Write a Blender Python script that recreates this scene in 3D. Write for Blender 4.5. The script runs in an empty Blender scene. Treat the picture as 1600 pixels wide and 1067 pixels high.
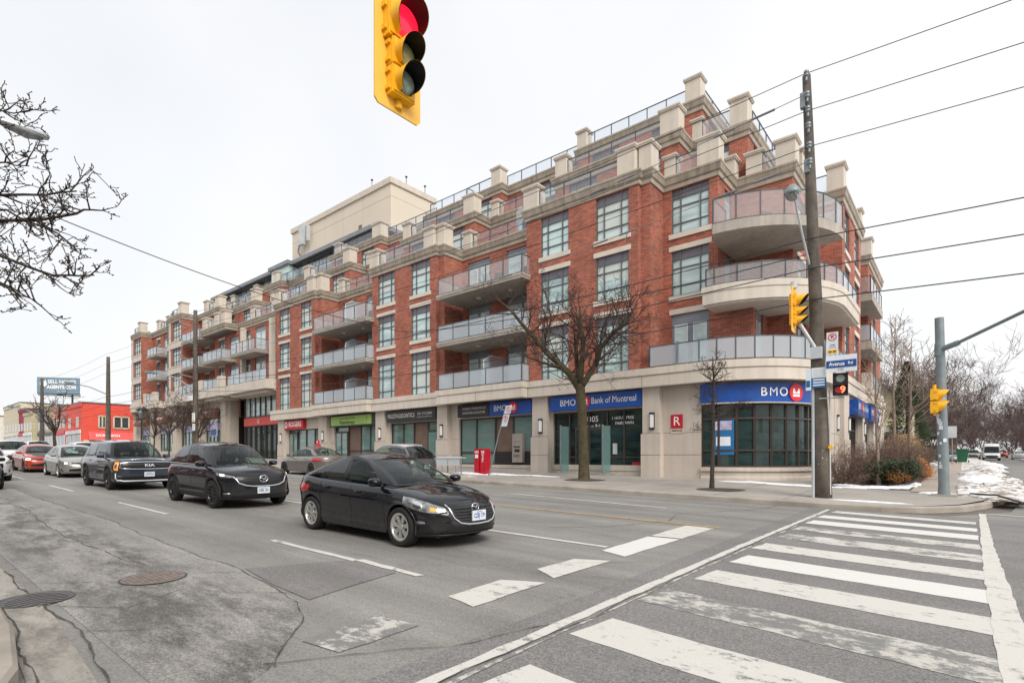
import bpy, bmesh, math, random
from mathutils import Vector, Matrix
R = math.radians
S = bpy.context.scene
# ------------------------------------------------------------------ camera
cam_d = bpy.data.cameras.new('camera'); cam = bpy.data.objects.new('camera', cam_d)
S.collection.objects.link(cam); S.camera = cam
cam_d.sensor_width = 36.0; cam_d.lens = 36.0 * 842 / 1600; cam_d.clip_start = 0.05; cam_d.clip_end = 3000
cam_d.shift_y = (714 - 533.5) / 1600.0
_a = math.atan(1009 / 842.0)
cam.location = (0, 0, 1.65); cam.rotation_euler = (R(90), 0, R(90) - _a)
# ------------------------------------------------------------------ sky and sun (bright overcast)
w = bpy.data.worlds.new('World'); S.world = w; w.use_nodes = True
nt = w.node_tree; bg = nt.nodes['Background']
sky = nt.nodes.new('ShaderNodeTexSky'); sky.sky_type = 'NISHITA'; sky.sun_disc = False
sky.sun_elevation = R(42); sky.sun_rotation = R(112); sky.dust_density = 6; sky.air_density = 1.2; sky.ozone_density = 2
mx = nt.nodes.new('ShaderNodeMixRGB'); mx.inputs[0].default_value = 0.86
tc = nt.nodes.new('ShaderNodeTexCoord'); cn = nt.nodes.new('ShaderNodeTexNoise'); cn.inputs['Scale'].default_value = 1.6; cn.inputs['Detail'].default_value = 5; cn.inputs['Roughness'].default_value = .45
nt.links.new(tc.outputs['Generated'], cn.inputs[0]); cr = nt.nodes.new('ShaderNodeValToRGB')        # the white cloud deck over the clear sky
cr.color_ramp.elements[0].position = .32; cr.color_ramp.elements[0].color = (7.7, 7.8, 8.0, 1); cr.color_ramp.elements[1].position = .62; cr.color_ramp.elements[1].color = (8.9, 8.9, 8.95, 1)
nt.links.new(cn.outputs[0], cr.inputs[0]); nt.links.new(cr.outputs[0], mx.inputs[2]); nt.links.new(sky.outputs[0], mx.inputs[1]); nt.links.new(mx.outputs[0], bg.inputs[0]); bg.inputs[1].default_value = 0.10
sd = bpy.data.lights.new('sun', 'SUN'); sd.energy = 1.9; sd.angle = R(30); sd.color = (1, .95, .87)
sun = bpy.data.objects.new('sun', sd); S.collection.objects.link(sun)
sun.rotation_euler = (R(48), 0, R(62))
S.view_settings.view_transform = 'Standard'; S.view_settings.look = 'None'
S.view_settings.exposure = 0.38; S.view_settings.gamma = 1.0; S.view_settings.use_curve_mapping = False
S.cycles.max_bounces = 6; S.cycles.transparent_max_bounces = 12; S.cycles.diffuse_bounces = 2
S.cycles.use_denoising = True
# ------------------------------------------------------------------ ground levels: the street climbs to the left
def G(x, y): return -.0198 * x + .0109 * y
# ------------------------------------------------------------------ materials
MATS = {}
def _mat(name):
    m = bpy.data.materials.new(name); m.use_nodes = True; MATS[name] = m
    return m, m.node_tree, m.node_tree.nodes['Principled BSDF']
def N(nt, t, **k):
    n = nt.nodes.new(t)
    for a, b in k.items(): setattr(n, a, b)
    return n
def pm(name, col, rough=.6, metal=0., var=.12, scale=1.5, bump=0., bs=30., coat=0., spec=.5, streak=0., alpha=None, emit=0.):
    m, nt, p = _mat(name); L = nt.links.new
    geo = N(nt, 'ShaderNodeNewGeometry'); mp = N(nt, 'ShaderNodeMapping'); L(geo.outputs['Position'], mp.inputs[0])
    n1 = N(nt, 'ShaderNodeTexNoise'); n1.inputs['Scale'].default_value = scale; n1.inputs['Detail'].default_value = 6
    L(mp.outputs[0], n1.inputs[0])
    r = N(nt, 'ShaderNodeMapRange'); r.inputs[1].default_value = .3; r.inputs[2].default_value = .7
    r.inputs[3].default_value = 1 - var; r.inputs[4].default_value = 1 + var; L(n1.outputs[0], r.inputs[0])
    v = N(nt, 'ShaderNodeVectorMath', operation='SCALE'); v.inputs[0].default_value = col; L(r.outputs[0], v.inputs['Scale'])
    out = v.outputs[0]
    if streak:
        mp2 = N(nt, 'ShaderNodeMapping'); mp2.inputs['Scale'].default_value = (2.2, 2.2, .12); L(geo.outputs['Position'], mp2.inputs[0])
        n2 = N(nt, 'ShaderNodeTexNoise'); n2.inputs['Scale'].default_value = 2.; n2.inputs['Detail'].default_value = 8; L(mp2.outputs[0], n2.inputs[0])
        r2 = N(nt, 'ShaderNodeMapRange'); r2.inputs[1].default_value = .42; r2.inputs[2].default_value = .72
        r2.inputs[3].default_value = 1; r2.inputs[4].default_value = 1 - streak; L(n2.outputs[0], r2.inputs[0])
        v2 = N(nt, 'ShaderNodeVectorMath', operation='SCALE'); L(out, v2.inputs[0]); L(r2.outputs[0], v2.inputs['Scale']); out = v2.outputs[0]
    L(out, p.inputs['Base Color'])
    p.inputs['Roughness'].default_value = rough; p.inputs['Metallic'].default_value = metal
    p.inputs['Specular IOR Level'].default_value = spec
    if coat: p.inputs['Coat Weight'].default_value = coat; p.inputs['Coat Roughness'].default_value = .04
    if bump:
        n3 = N(nt, 'ShaderNodeTexNoise'); n3.inputs['Scale'].default_value = bs; n3.inputs['Detail'].default_value = 4; L(geo.outputs['Position'], n3.inputs[0])
        b = N(nt, 'ShaderNodeBump'); b.inputs['Strength'].default_value = bump; b.inputs['Distance'].default_value = .02; L(n3.outputs[0], b.inputs['Height']); L(b.outputs[0], p.inputs['Normal'])
    if alpha is not None: p.inputs['Alpha'].default_value = alpha
    if emit: p.inputs['Emission Color'].default_value = (*col, 1); p.inputs['Emission Strength'].default_value = emit
    return m
def M(n): return MATS[n]
pm('precast', (.56, .495, .43), .8, var=.08, scale=.6, streak=.10, bump=.15)
pm('precast_joint', (.2, .17, .14), .9)
pm('band_stone', (.64, .575, .50), .8, var=.07, scale=.7, streak=.12)
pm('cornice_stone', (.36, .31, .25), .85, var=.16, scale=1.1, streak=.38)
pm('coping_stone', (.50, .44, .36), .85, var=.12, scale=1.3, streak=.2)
pm('pier_stone', (.63, .565, .485), .8, var=.07, scale=1.0, streak=.10)
pm('slab_concrete', (.42, .38, .33), .85, var=.15, scale=1.2, streak=.2)
pm('lintel_stone', (.64, .58, .50), .8, var=.08, scale=2)
pm('frame_metal', (.14, .145, .155), .45, metal=.3)
pm('frame_light', (.24, .25, .27), .45, metal=.3)
pm('spandrel', (.14, .135, .16), .35)
pm('door_grey', (.22, .25, .29), .5)
pm('white_trim', (.75, .76, .78), .5)
pm('dark_metal', (.025, .028, .03), .4)
pm('rail_metal', (.07, .08, .09), .4)
pm('galvanised', (.23, .27, .285), .5, metal=.3, var=.12, scale=4)
pm('galvanised_light', (.55, .58, .6), .4, metal=.3)
pm('storefront_frame', (.055, .04, .035), .4)
pm('brown_panel', (.16, .105, .075), .5, var=.15)
pm('black_panel', (.018, .016, .016), .4)
pm('bank_blue', (.004, .072, .36), .35, var=.03)
pm('bank_red', (.75, .02, .035), .4, var=.03)
pm('sign_white', (.85, .85, .85), .5, var=.02)
pm('sign_black', (.02, .02, .022), .4)
pm('sign_grey_text', (.6, .58, .56), .5)
pm('sign_red', (.55, .012, .03), .4, var=.03)
pm('sign_green', (.34, .55, .12), .4, var=.05)
pm('street_blue', (.015, .075, .28), .4, var=.03)
pm('blind', (.60, .66, .62), .5, var=.05)
pm('sky_blue_print', (.012, .13, .32), .5)
pm('signal_yellow', (.95, .48, .012), .35, var=.05, scale=6)
pm('board_yellow', (1.0, .56, .08), .45, var=.05, scale=4)
pm('signal_black', (.006, .006, .006), .5)
pm('lens_dark', (.26, .32, .27), .12, var=.2, scale=20)
pm('lens_dark_amber', (.33, .34, .16), .12, var=.2, scale=20)
pm('bark', (.055, .043, .034), .9, var=.3, scale=12, bump=.8, bs=25)
pm('bark_moss', (.07, .055, .028), .9, var=.35, scale=5, bump=.8, bs=25)
pm('bark_light', (.24, .18, .14), .9, var=.2, scale=10)
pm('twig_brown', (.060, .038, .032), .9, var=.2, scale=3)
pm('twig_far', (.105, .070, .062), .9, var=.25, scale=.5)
pm('pole_wood', (.125, .105, .085), .85, var=.28, scale=4, streak=.45, bump=.5, bs=18)
pm('wire', (.02, .02, .022), .6)
pm('wire_grey', (.20, .20, .21), .6)
pm('snow', (.86, .88, .92), .6, var=.06, scale=1.5, bump=.6, bs=6)
pm('snow_dirty', (.42, .37, .32), .8, var=.5, scale=2.2, bump=.9, bs=7)
def snow_mix():
    m, nt, p = _mat('snow_mix'); L = nt.links.new; geo = N(nt, 'ShaderNodeNewGeometry')
    n = N(nt, 'ShaderNodeTexNoise'); n.inputs['Scale'].default_value = 1.7; n.inputs['Detail'].default_value = 10; n.inputs['Roughness'].default_value = .7; L(geo.outputs['Position'], n.inputs[0])
    r = N(nt, 'ShaderNodeValToRGB'); e = r.color_ramp.elements; e[0].position = .40; e[0].color = (.20, .165, .13, 1); e[1].position = .56; e[1].color = (.84, .86, .90, 1); q = e.new(.47); q.color = (.50, .45, .39, 1)
    L(n.outputs[0], r.inputs[0]); L(r.outputs[0], p.inputs['Base Color']); p.inputs['Roughness'].default_value = .7
    b = N(nt, 'ShaderNodeBump'); b.inputs['Strength'].default_value = .9; b.inputs['Distance'].default_value = .06; L(n.outputs[0], b.inputs['Height']); L(b.outputs[0], p.inputs['Normal'])
snow_mix()
pm('mulch', (.075, .055, .045), .95, var=.4, scale=9, bump=1, bs=20)
pm('shrub_twig', (.17, .11, .085), .9, var=.25, scale=6)
pm('leaf_dark', (.035, .055, .022), .7, var=.35, scale=3)
pm('leaf_rust', (.20, .085, .02), .7, var=.3, scale=8)
pm('leaf_orange', (.62, .25, .07), .8, var=.2, scale=8)
pm('leaf_tan', (.40, .26, .13), .8, var=.25, scale=5)
pm('penthouse', (.66, .585, .48), .8, var=.04, scale=.3)
pm('iron_grey', (.10, .095, .09), .75, var=.3, scale=14)
pm('iron', (.20, .165, .145), .75, metal=.0, var=.3, scale=14, bump=.5)
pm('kerb_stone', (.36, .32, .275), .85, var=.22, scale=1.5, bump=.3)
pm('roof_grey', (.22, .22, .23), .9)
pm('atm_steel', (.42, .38, .35), .35, metal=.4)
pm('red_plastic', (.50, .01, .025), .4)
pm('poster', (.42, .40, .55), .4, var=.5, scale=4)
pm('sign_salmon', (.80, .09, .07), .4, var=.03)
pm('awning_brown', (.19, .085, .05), .8, var=.15)
pm('bin_green', (.01, .10, .045), .5)
pm('skin', (.52, .32, .24), .6, var=.03)
pm('hair', (.03, .02, .015), .8)
pm('coat_red', (.45, .01, .03), .8)
pm('cloth_dark', (.02, .02, .03), .9)
pm('tyre', (.014, .014, .014), .8, var=.2, scale=8)
pm('rim_silver', (.58, .58, .56), .3, metal=.7, var=.08)
pm('rim_dark', (.035, .035, .038), .3, metal=.5)
pm('chrome', (.72, .73, .74), .12, metal=1., var=.02)
pm('trim_black', (.012, .012, .013), .35)
pm('arch_black', (.025, .025, .026), .7)
pm('interior', (.10, .10, .10), .8, var=.3, scale=3)
pm('tail_red', (.42, .008, .01), .15, coat=.5)
pm('lamp_lens', (.30, .31, .31), .12, metal=.6, coat=1., var=.45, scale=16)
pm('lamp_amber', (.95, .32, .03), .3, emit=.5)
pm('lamp_lit', (1., .93, .78), .3, emit=1.6)
pm('plate_white', (.72, .77, .82), .4)
pm('plate_blue', (.03, .08, .33), .4)
def paint(name, col, metal=.35, rough=.32, dirt=.25):
    m, nt, p = _mat(name); L = nt.links.new
    g = N(nt, 'ShaderNodeTexCoord'); sx = N(nt, 'ShaderNodeSeparateXYZ'); L(g.outputs['Object'], sx.inputs[0])
    n1 = N(nt, 'ShaderNodeTexNoise'); n1.inputs['Scale'].default_value = 5; n1.inputs['Detail'].default_value = 8; L(g.outputs['Object'], n1.inputs[0])
    r = N(nt, 'ShaderNodeMapRange'); r.inputs[1].default_value = .75; r.inputs[2].default_value = .1; L(sx.outputs[2], r.inputs[0])
    mu = N(nt, 'ShaderNodeMath', operation='MULTIPLY'); L(r.outputs[0], mu.inputs[0]); L(n1.outputs[0], mu.inputs[1])
    mu2 = N(nt, 'ShaderNodeMath', operation='MULTIPLY'); L(mu.outputs[0], mu2.inputs[0]); mu2.inputs[1].default_value = dirt * 1.6
    c = N(nt, 'ShaderNodeMixRGB'); L(mu2.outputs[0], c.inputs[0]); c.inputs[1].default_value = (*col, 1); c.inputs[2].default_value = (.26, .245, .22, 1)
    L(c.outputs[0], p.inputs['Base Color'])
    ra = N(nt, 'ShaderNodeMath', operation='ADD'); L(mu2.outputs[0], ra.inputs[0]); ra.inputs[1].default_value = rough; L(ra.outputs[0], p.inputs['Roughness'])
    p.inputs['Metallic'].default_value = metal; p.inputs['Coat Weight'].default_value = 1; p.inputs['Coat IOR'].default_value = 1.5; p.inputs['Specular IOR Level'].default_value = .05 if metal == 0 else .4
    rb = N(nt, 'ShaderNodeMath', operation='ADD'); L(mu2.outputs[0], rb.inputs[0]); rb.inputs[1].default_value = 0.; mm = N(nt, 'ShaderNodeMath', operation='MULTIPLY_ADD'); L(rb.outputs[0], mm.inputs[0]); mm.inputs[1].default_value = .3; mm.inputs[2].default_value = .015; L(mm.outputs[0], p.inputs['Coat Roughness'])
paint('paint_black', (.003, .004, .008), metal=0, rough=.5, dirt=.16); paint('paint_navy', (.006, .008, .014), metal=0, rough=.5, dirt=.2)
paint('paint_slate', (.030, .042, .065), metal=.4, dirt=.18); paint('paint_gold', (.36, .37, .34), metal=.5, dirt=.2)
paint('paint_red', (.48, .035, .012), metal=.2, dirt=.25); paint('paint_white', (.72, .73, .73), metal=0, dirt=.3)
paint('paint_brown', (.20, .18, .165), metal=.5, dirt=.25); paint('paint_grey', (.13, .135, .14), metal=.5, dirt=.3)
def glassy(name, col, mix=.25, rough=.02, tint=(.7, .8, .8), spec=1.45, coat=0):
    # clear tinted pane: part transparent, part mirror, part body colour
    m, nt, p = _mat(name); L = nt.links.new
    tr = N(nt, 'ShaderNodeBsdfTransparent'); tr.inputs[0].default_value = (*tint, 1)
    p.inputs['Base Color'].default_value = (*col, 1); p.inputs['Roughness'].default_value = .3; p.inputs['Specular IOR Level'].default_value = .1
    gl = N(nt, 'ShaderNodeBsdfGlossy'); gl.inputs['Roughness'].default_value = rough; gl.inputs['Color'].default_value = (.95, .97, 1, 1)
    m1 = N(nt, 'ShaderNodeMixShader'); m1.inputs[0].default_value = mix; L(tr.outputs[0], m1.inputs[1]); L(p.outputs[0], m1.inputs[2])
    ge = N(nt, 'ShaderNodeNewGeometry'); dt = N(nt, 'ShaderNodeVectorMath', operation='DOT_PRODUCT'); L(ge.outputs['Normal'], dt.inputs[0]); L(ge.outputs['Incoming'], dt.inputs[1])
    ab = N(nt, 'ShaderNodeMath', operation='ABSOLUTE'); L(dt.outputs['Value'], ab.inputs[0]); om = N(nt, 'ShaderNodeMath', operation='SUBTRACT'); om.inputs[0].default_value = 1; L(ab.outputs[0], om.inputs[1])
    pw = N(nt, 'ShaderNodeMath', operation='POWER'); L(om.outputs[0], pw.inputs[0]); pw.inputs[1].default_value = 5; f0 = ((spec - 1) / (spec + 1)) ** 2
    fr = N(nt, 'ShaderNodeMath', operation='MULTIPLY_ADD'); L(pw.outputs[0], fr.inputs[0]); fr.inputs[1].default_value = 1 - f0; fr.inputs[2].default_value = f0
    ms = N(nt, 'ShaderNodeMixShader'); L(fr.outputs[0], ms.inputs[0]); L(m1.outputs[0], ms.inputs[1]); L(gl.outputs[0], ms.inputs[2])
    L(ms.outputs[0], nt.nodes['Material Output'].inputs[0])
glassy('rail_glass', (.82, .80, .80), .16, .05, (.90, .91, .92))
glassy('rail_frost', (.80, .86, .90), .34, .15, (.80, .84, .88))
glassy('rail_clear', (.70, .74, .80), .06, .03, (.93, .95, .97))
glassy('car_glass', (.010, .02, .02), .12, .01, (.66, .80, .74), 1.35)
glassy('door_glass', (.30, .48, .48), .40, .06, (.60, .80, .78))
glassy('car_glass_tint', (.006, .008, .009), .55, .01, (.3, .33, .33), 1.75)
def win_glass(name, col, dark, rough=.05, spec=.8, coat=.6):
    m, nt, p = _mat(name); L = nt.links.new
    oi = N(nt, 'ShaderNodeObjectInfo'); geo = N(nt, 'ShaderNodeNewGeometry')
    sx = N(nt, 'ShaderNodeSeparateXYZ'); L(geo.outputs['Position'], sx.inputs[0])
    wv = N(nt, 'ShaderNodeTexNoise'); mp = N(nt, 'ShaderNodeMapping'); mp.inputs['Scale'].default_value = (.5, .5, 2.2)
    L(geo.outputs['Position'], mp.inputs[0]); L(mp.outputs[0], wv.inputs[0]); wv.inputs['Scale'].default_value = 1.4; wv.inputs['Detail'].default_value = 3
    mr = N(nt, 'ShaderNodeMapRange'); mr.inputs[1].default_value = .35; mr.inputs[2].default_value = .75; L(wv.outputs[0], mr.inputs[0])
    mu = N(nt, 'ShaderNodeMath', operation='MULTIPLY'); L(mr.outputs[0], mu.inputs[0])
    m2 = N(nt, 'ShaderNodeMath', operation='MULTIPLY_ADD'); L(oi.outputs['Random'], m2.inputs[0]); m2.inputs[1].default_value = 1.25; m2.inputs[2].default_value = .05
    L(m2.outputs[0], mu.inputs[1])
    c = N(nt, 'ShaderNodeMixRGB'); c.inputs[1].default_value = (*col, 1); c.inputs[2].default_value = (*dark, 1); L(mu.outputs[0], c.inputs[0])
    L(c.outputs[0], p.inputs['Base Color']); p.inputs['Roughness'].default_value = rough; p.inputs['Specular IOR Level'].default_value = spec
    p.inputs['Coat Weight'].default_value = coat; p.inputs['Coat Roughness'].default_value = .02
win_glass('window_glass', (.58, .74, .72), (.25, .37, .39))
win_glass('shop_glass', (.030, .058, .055), (.006, .010, .010), .04, .45, 0)
win_glass('shop_glass_green', (.17, .29, .27), (.05, .10, .095), .05)
win_glass('dark_glass', (.05, .07, .08), (.015, .02, .025), .04)
def brick(name, c1, c2, mortar, bw=.25, bh=.083):
    m, nt, p = _mat(name); L = nt.links.new
    geo = N(nt, 'ShaderNodeNewGeometry'); sx = N(nt, 'ShaderNodeSeparateXYZ'); L(geo.outputs['Position'], sx.inputs[0])
    ad = N(nt, 'ShaderNodeMath', operation='ADD'); L(sx.outputs[0], ad.inputs[0]); L(sx.outputs[1], ad.inputs[1])
    cb = N(nt, 'ShaderNodeCombineXYZ'); L(ad.outputs[0], cb.inputs[0]); L(sx.outputs[2], cb.inputs[1])
    b = N(nt, 'ShaderNodeTexBrick'); L(cb.outputs[0], b.inputs[0]); b.inputs['Scale'].default_value = 1
    b.inputs['Brick Width'].default_value = bw; b.inputs['Row Height'].default_value = bh; b.inputs['Mortar Size'].default_value = .008
    b.inputs['Mortar Smooth'].default_value = .3; b.inputs['Bias'].default_value = -.1
    b.inputs['Color1'].default_value = (*c1, 1); b.inputs['Color2'].default_value = (*c2, 1); b.inputs['Mortar'].default_value = (*mortar, 1)
    n = N(nt, 'ShaderNodeTexNoise'); n.inputs['Scale'].default_value = .8; n.inputs['Detail'].default_value = 8; L(geo.outputs['Position'], n.inputs[0])
    r = N(nt, 'ShaderNodeMapRange'); r.inputs[1].default_value = .3; r.inputs[2].default_value = .7; r.inputs[3].default_value = .8; r.inputs[4].default_value = 1.2; L(n.outputs[0], r.inputs[0])
    v = N(nt, 'ShaderNodeVectorMath', operation='SCALE'); L(b.outputs[0], v.inputs[0]); L(r.outputs[0], v.inputs['Scale'])
    L(v.outputs[0], p.inputs['Base Color']); p.inputs['Roughness'].default_value = .9
    bp = N(nt, 'ShaderNodeBump'); bp.inputs['Strength'].default_value = .5; bp.inputs['Distance'].default_value = .01; bp.invert = True
    L(b.outputs['Fac'], bp.inputs['Height']); L(bp.outputs[0], p.inputs['Normal'])
brick('brick', (.45, .122, .072), (.22, .055, .036), (.34, .26, .20))
# ------------------------------------------------------------------ mesh building
class W:                                     # a wall frame: u along it, n outwards, z up
    def __init__(s, a, b):
        s.a = a; dx, dy = b[0] - a[0], b[1] - a[1]; s.L = math.hypot(dx, dy)
        s.d = (dx / s.L, dy / s.L); s.n = (s.d[1], -s.d[0])
    def p(s, u, n, z): return (s.a[0] + s.d[0] * u + s.n[0] * n, s.a[1] + s.d[1] * u + s.n[1] * n, z)
class MB:
    def __init__(s): s.v = []; s.f = []; s.m = []
    def add(s, vs, fs, mi=0):
        o = len(s.v); s.v += [tuple(q) for q in vs]
        for f in fs: s.f.append([o + i for i in f]); s.m.append(mi)
    def hexa(s, c, mi=0): s.add(c, [(3, 2, 1, 0), (4, 5, 6, 7), (0, 1, 5, 4), (1, 2, 6, 5), (2, 3, 7, 6), (3, 0, 4, 7)], mi)
    def box(s, x0, y0, z0, x1, y1, z1, mi=0):
        s.hexa([(x0, y0, z0), (x1, y0, z0), (x1, y1, z0), (x0, y1, z0), (x0, y0, z1), (x1, y0, z1), (x1, y1, z1), (x0, y1, z1)], mi)
    def wbox(s, w, u0, u1, n0, n1, z0, z1, mi=0):
        p = w.p; s.hexa([p(u0, n1, z0), p(u1, n1, z0), p(u1, n0, z0), p(u0, n0, z0), p(u0, n1, z1), p(u1, n1, z1), p(u1, n0, z1), p(u0, n0, z1)], mi)
    def wquad(s, w, u0, u1, n, z0, z1, mi=0): p = w.p; s.add([p(u0, n, z0), p(u1, n, z0), p(u1, n, z1), p(u0, n, z1)], [(0, 1, 2, 3)], mi)
    def prism(s, poly, z0, z1, mi=0, top=True, bot=True):
        n = len(poly); z0f = z0 if callable(z0) else (lambda x, y: z0); z1f = z1 if callable(z1) else (lambda x, y: z1)
        vs = [(x, y, z0f(x, y)) for x, y in poly] + [(x, y, z1f(x, y)) for x, y in poly]
        fs = [(i, (i + 1) % n, n + (i + 1) % n, n + i) for i in range(n)]
        if top: fs.append(tuple(range(n, 2 * n)))
        if bot: fs.append(tuple(range(n - 1, -1, -1)))
        s.add(vs, fs, mi)
    def tube(s, pts, r, n=6, mi=0, cap=True):
        pts = [Vector(q) for q in pts]; rr = r if isinstance(r, (list, tuple)) else [r] * len(pts)
        o = len(s.v); k = len(pts); up = None
        for i, q in enumerate(pts):
            d = (pts[min(i + 1, k - 1)] - pts[max(i - 1, 0)]).normalized()
            if up is None: up = Vector((0, 0, 1)) if abs(d.z) < .9 else Vector((1, 0, 0))
            a = d.cross(up).normalized(); b = a.cross(d).normalized(); up = b
            for j in range(n):
                t = 2 * math.pi * j / n; s.v.append(tuple(q + (a * math.cos(t) + b * math.sin(t)) * rr[i]))
        for i in range(k - 1):
            for j in range(n):
                s.f.append([o + i * n + j, o + i * n + (j + 1) % n, o + (i + 1) * n + (j + 1) % n, o + (i + 1) * n + j]); s.m.append(mi)
        if cap:
            s.f.append([o + j for j in range(n - 1, -1, -1)]); s.m.append(mi)
            s.f.append([o + (k - 1) * n + j for j in range(n)]); s.m.append(mi)
    def disc(s, c, ax, r, d, n=24, mi=0, r2=None):          # short cylinder centred at c along ax
        c = Vector(c); ax = Vector(ax).normalized(); s.tube([c - ax * d / 2, c + ax * d / 2], [r, r if r2 is None else r2], n, mi)
    def lathe(s, c, prof, n=24, mi=0, ax='Z'):
        o = len(s.v); k = len(prof)
        for r, h in prof:
            for j in range(n):
                t = 2 * math.pi * j / n
                q = (r * math.cos(t), r * math.sin(t), h) if ax == 'Z' else (r * math.cos(t), h, r * math.sin(t)) if ax == 'Y' else (h, r * math.cos(t), r * math.sin(t))
                s.v.append((c[0] + q[0], c[1] + q[1], c[2] + q[2]))
        for i in range(k - 1):
            for j in range(n):
                q = [o + i * n + j, o + i * n + (j + 1) % n, o + (i + 1) * n + (j + 1) % n, o + (i + 1) * n + j]
                s.f.append(q if ax != 'Y' else q[::-1]); s.m.append(mi)
    def grid(s, P, mi=0, flip=False, closed=False):
        o = len(s.v); a = len(P); b = len(P[0])
        for row in P: s.v += [tuple(q) for q in row]
        for i in range(a - 1):
            for j in range(b if closed else b - 1):
                q = [o + i * b + j, o + i * b + (j + 1) % b, o + (i + 1) * b + (j + 1) % b, o + (i + 1) * b + j]
                s.f.append(q[::-1] if flip else q); s.m.append(mi if not callable(mi) else mi(i, j))
    def build(s, name, mats, parent=None, smooth=False, local=False, angle=None):
        if isinstance(mats, str): mats = [mats]
        me = bpy.data.meshes.new(name); off = Vector((0, 0, 0)); q = parent
        if not local:
            while q is not None: off += q.location; q = q.parent
        me.from_pydata([tuple(Vector(v) - off) for v in s.v] if off.length else s.v, [], s.f)
        for m in mats: me.materials.append(MATS[m])
        me.polygons.foreach_set('material_index', s.m)
        if smooth: me.polygons.foreach_set('use_smooth', [True] * len(s.f))
        me.update()
        if smooth and angle: me.set_sharp_from_angle(angle=R(angle))
        o = bpy.data.objects.new(name, me); S.collection.objects.link(o)
        if parent is not None: o.parent = parent
        return o
def tag(o, label=None, cat=None, group=None, kind=None):
    if label: o['label'] = label
    if cat: o['category'] = cat
    if group: o['group'] = group
    if kind: o['kind'] = kind
    return o
def thing(name, label, cat, loc=(0, 0, 0), rz=0, group=None):
    o = bpy.data.objects.new(name, None); S.collection.objects.link(o); o.location = loc; o.rotation_euler = (0, 0, rz)
    o.empty_display_size = .3
    return tag(o, label, cat, group)
def copy_tree(o, parent=None):
    c = o.copy(); S.collection.objects.link(c)
    if parent is not None: c.parent = parent
    for ch in list(o.children): copy_tree(ch, c)
    return c
def text(mb, body, org, right, h, mi=0, align='CENTER', bold=0., depth=.006, up=(0, 0, 1), wmax=None, shear=0., squeeze=1.):
    cu = bpy.data.curves.new('t', 'FONT'); cu.body = body; cu.size = 1; cu.align_x = align; cu.align_y = 'CENTER'; cu.offset = bold; cu.shear = shear
    cu.resolution_u = 3
    ob = bpy.data.objects.new('t', cu); me = bpy.data.meshes.new_from_object(ob)
    if not me.vertices: return
    xs = [v.co.x for v in me.vertices]; wd = max(xs) - min(xs); sx = sy = h / .72; sx *= squeeze
    if wmax and wd * sx > wmax: sx = wmax / wd
    r = Vector(right).normalized(); u = Vector(up).normalized(); n = r.cross(u); o = Vector(org)
    vs = [o + r * v.co.x * sx + u * v.co.y * sy + n * depth for v in me.vertices]
    mb.add(vs, [tuple(p.vertices) for p in me.polygons], mi)
    bpy.data.objects.remove(ob); bpy.data.meshes.remove(me); bpy.data.curves.remove(cu)
def offset_line(pts, d):                       # mitred offset of an open polyline, d outwards (right of travel)
    out = []
    for i, p in enumerate(pts):
        ns = []
        if i > 0: a = W(pts[i - 1], p); ns.append(a.n)
        if i < len(pts) - 1: a = W(p, pts[i + 1]); ns.append(a.n)
        if len(ns) == 1: n = ns[0]; out.append((p[0] + n[0] * d, p[1] + n[1] * d))
        else:
            k = 1 + ns[0][0] * ns[1][0] + ns[0][1] * ns[1][1]; k = max(k, .3)
            out.append((p[0] + (ns[0][0] + ns[1][0]) * d / k, p[1] + (ns[0][1] + ns[1][1]) * d / k))
    return out
def sweep(mb, pts, prof, mi=0, mis=None):      # extrude profile [(offset, z)] along polyline
    rows = []
    for d, z in prof: rows.append([(x, y, z) for x, y in offset_line(pts, d)])
    for i in range(len(rows) - 1):
        o = len(mb.v); n = len(pts); mb.v += rows[i] + rows[i + 1]
        for j in range(n - 1): mb.f.append([o + j, o + j + 1, o + n + j + 1, o + n + j]); mb.m.append(mis[i] if mis else mi)
    for e in (0, len(pts) - 1):
        vs = [r[e] for r in rows]; f = list(range(len(vs))); mb.add(vs, [f if e == 0 else f[::-1]], mi)
# =================================================================== the brick condominium building
B0, B1, L3, L4, C0, C1 = 4.95, 5.81, 8.77, 11.74, 14.73, 15.36
T5, T6 = 17.70, 20.65
condo = thing('condominium_building', 'long red brick and beige stone condominium with stepped terraces and shops at street level', 'apartment building', (-25, 24, 1.0))
def facade(mb, pts, z0, z1, opens={}, mi=0, reveal=.14, rmi=None):
    rmi = mi if rmi is None else rmi
    for i in range(len(pts) - 1):
        wl = W(pts[i], pts[i + 1]); op = opens.get(i, [])
        us = sorted({0, wl.L} | {min(max(q, 0), wl.L) for o in op for q in o[:2]}); zs = sorted({z0, z1} | {min(max(q, z0), z1) for o in op for q in o[2:4]})
        for a, b in zip(us, us[1:]):
            for c, d in zip(zs, zs[1:]):
                mu, mz = (a + b) / 2, (c + d) / 2
                if b - a < 1e-4 or any(o[0] < mu < o[1] and o[2] < mz < o[3] for o in op): continue
                mb.wquad(wl, a, b, 0, c, d, mi)
        for u0, u1, a, b in op:
            p = wl.p; e = -reveal
            mb.add([p(u0, 0, a), p(u0, e, a), p(u0, e, b), p(u0, 0, b)], [(0, 1, 2, 3)], rmi); mb.add([p(u1, 0, a), p(u1, e, a), p(u1, e, b), p(u1, 0, b)], [(3, 2, 1, 0)], rmi)
            mb.add([p(u0, 0, b), p(u1, 0, b), p(u1, e, b), p(u0, e, b)], [(3, 2, 1, 0)], rmi); mb.add([p(u0, 0, a), p(u1, 0, a), p(u1, e, a), p(u0, e, a)], [(0, 1, 2, 3)], rmi)
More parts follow.
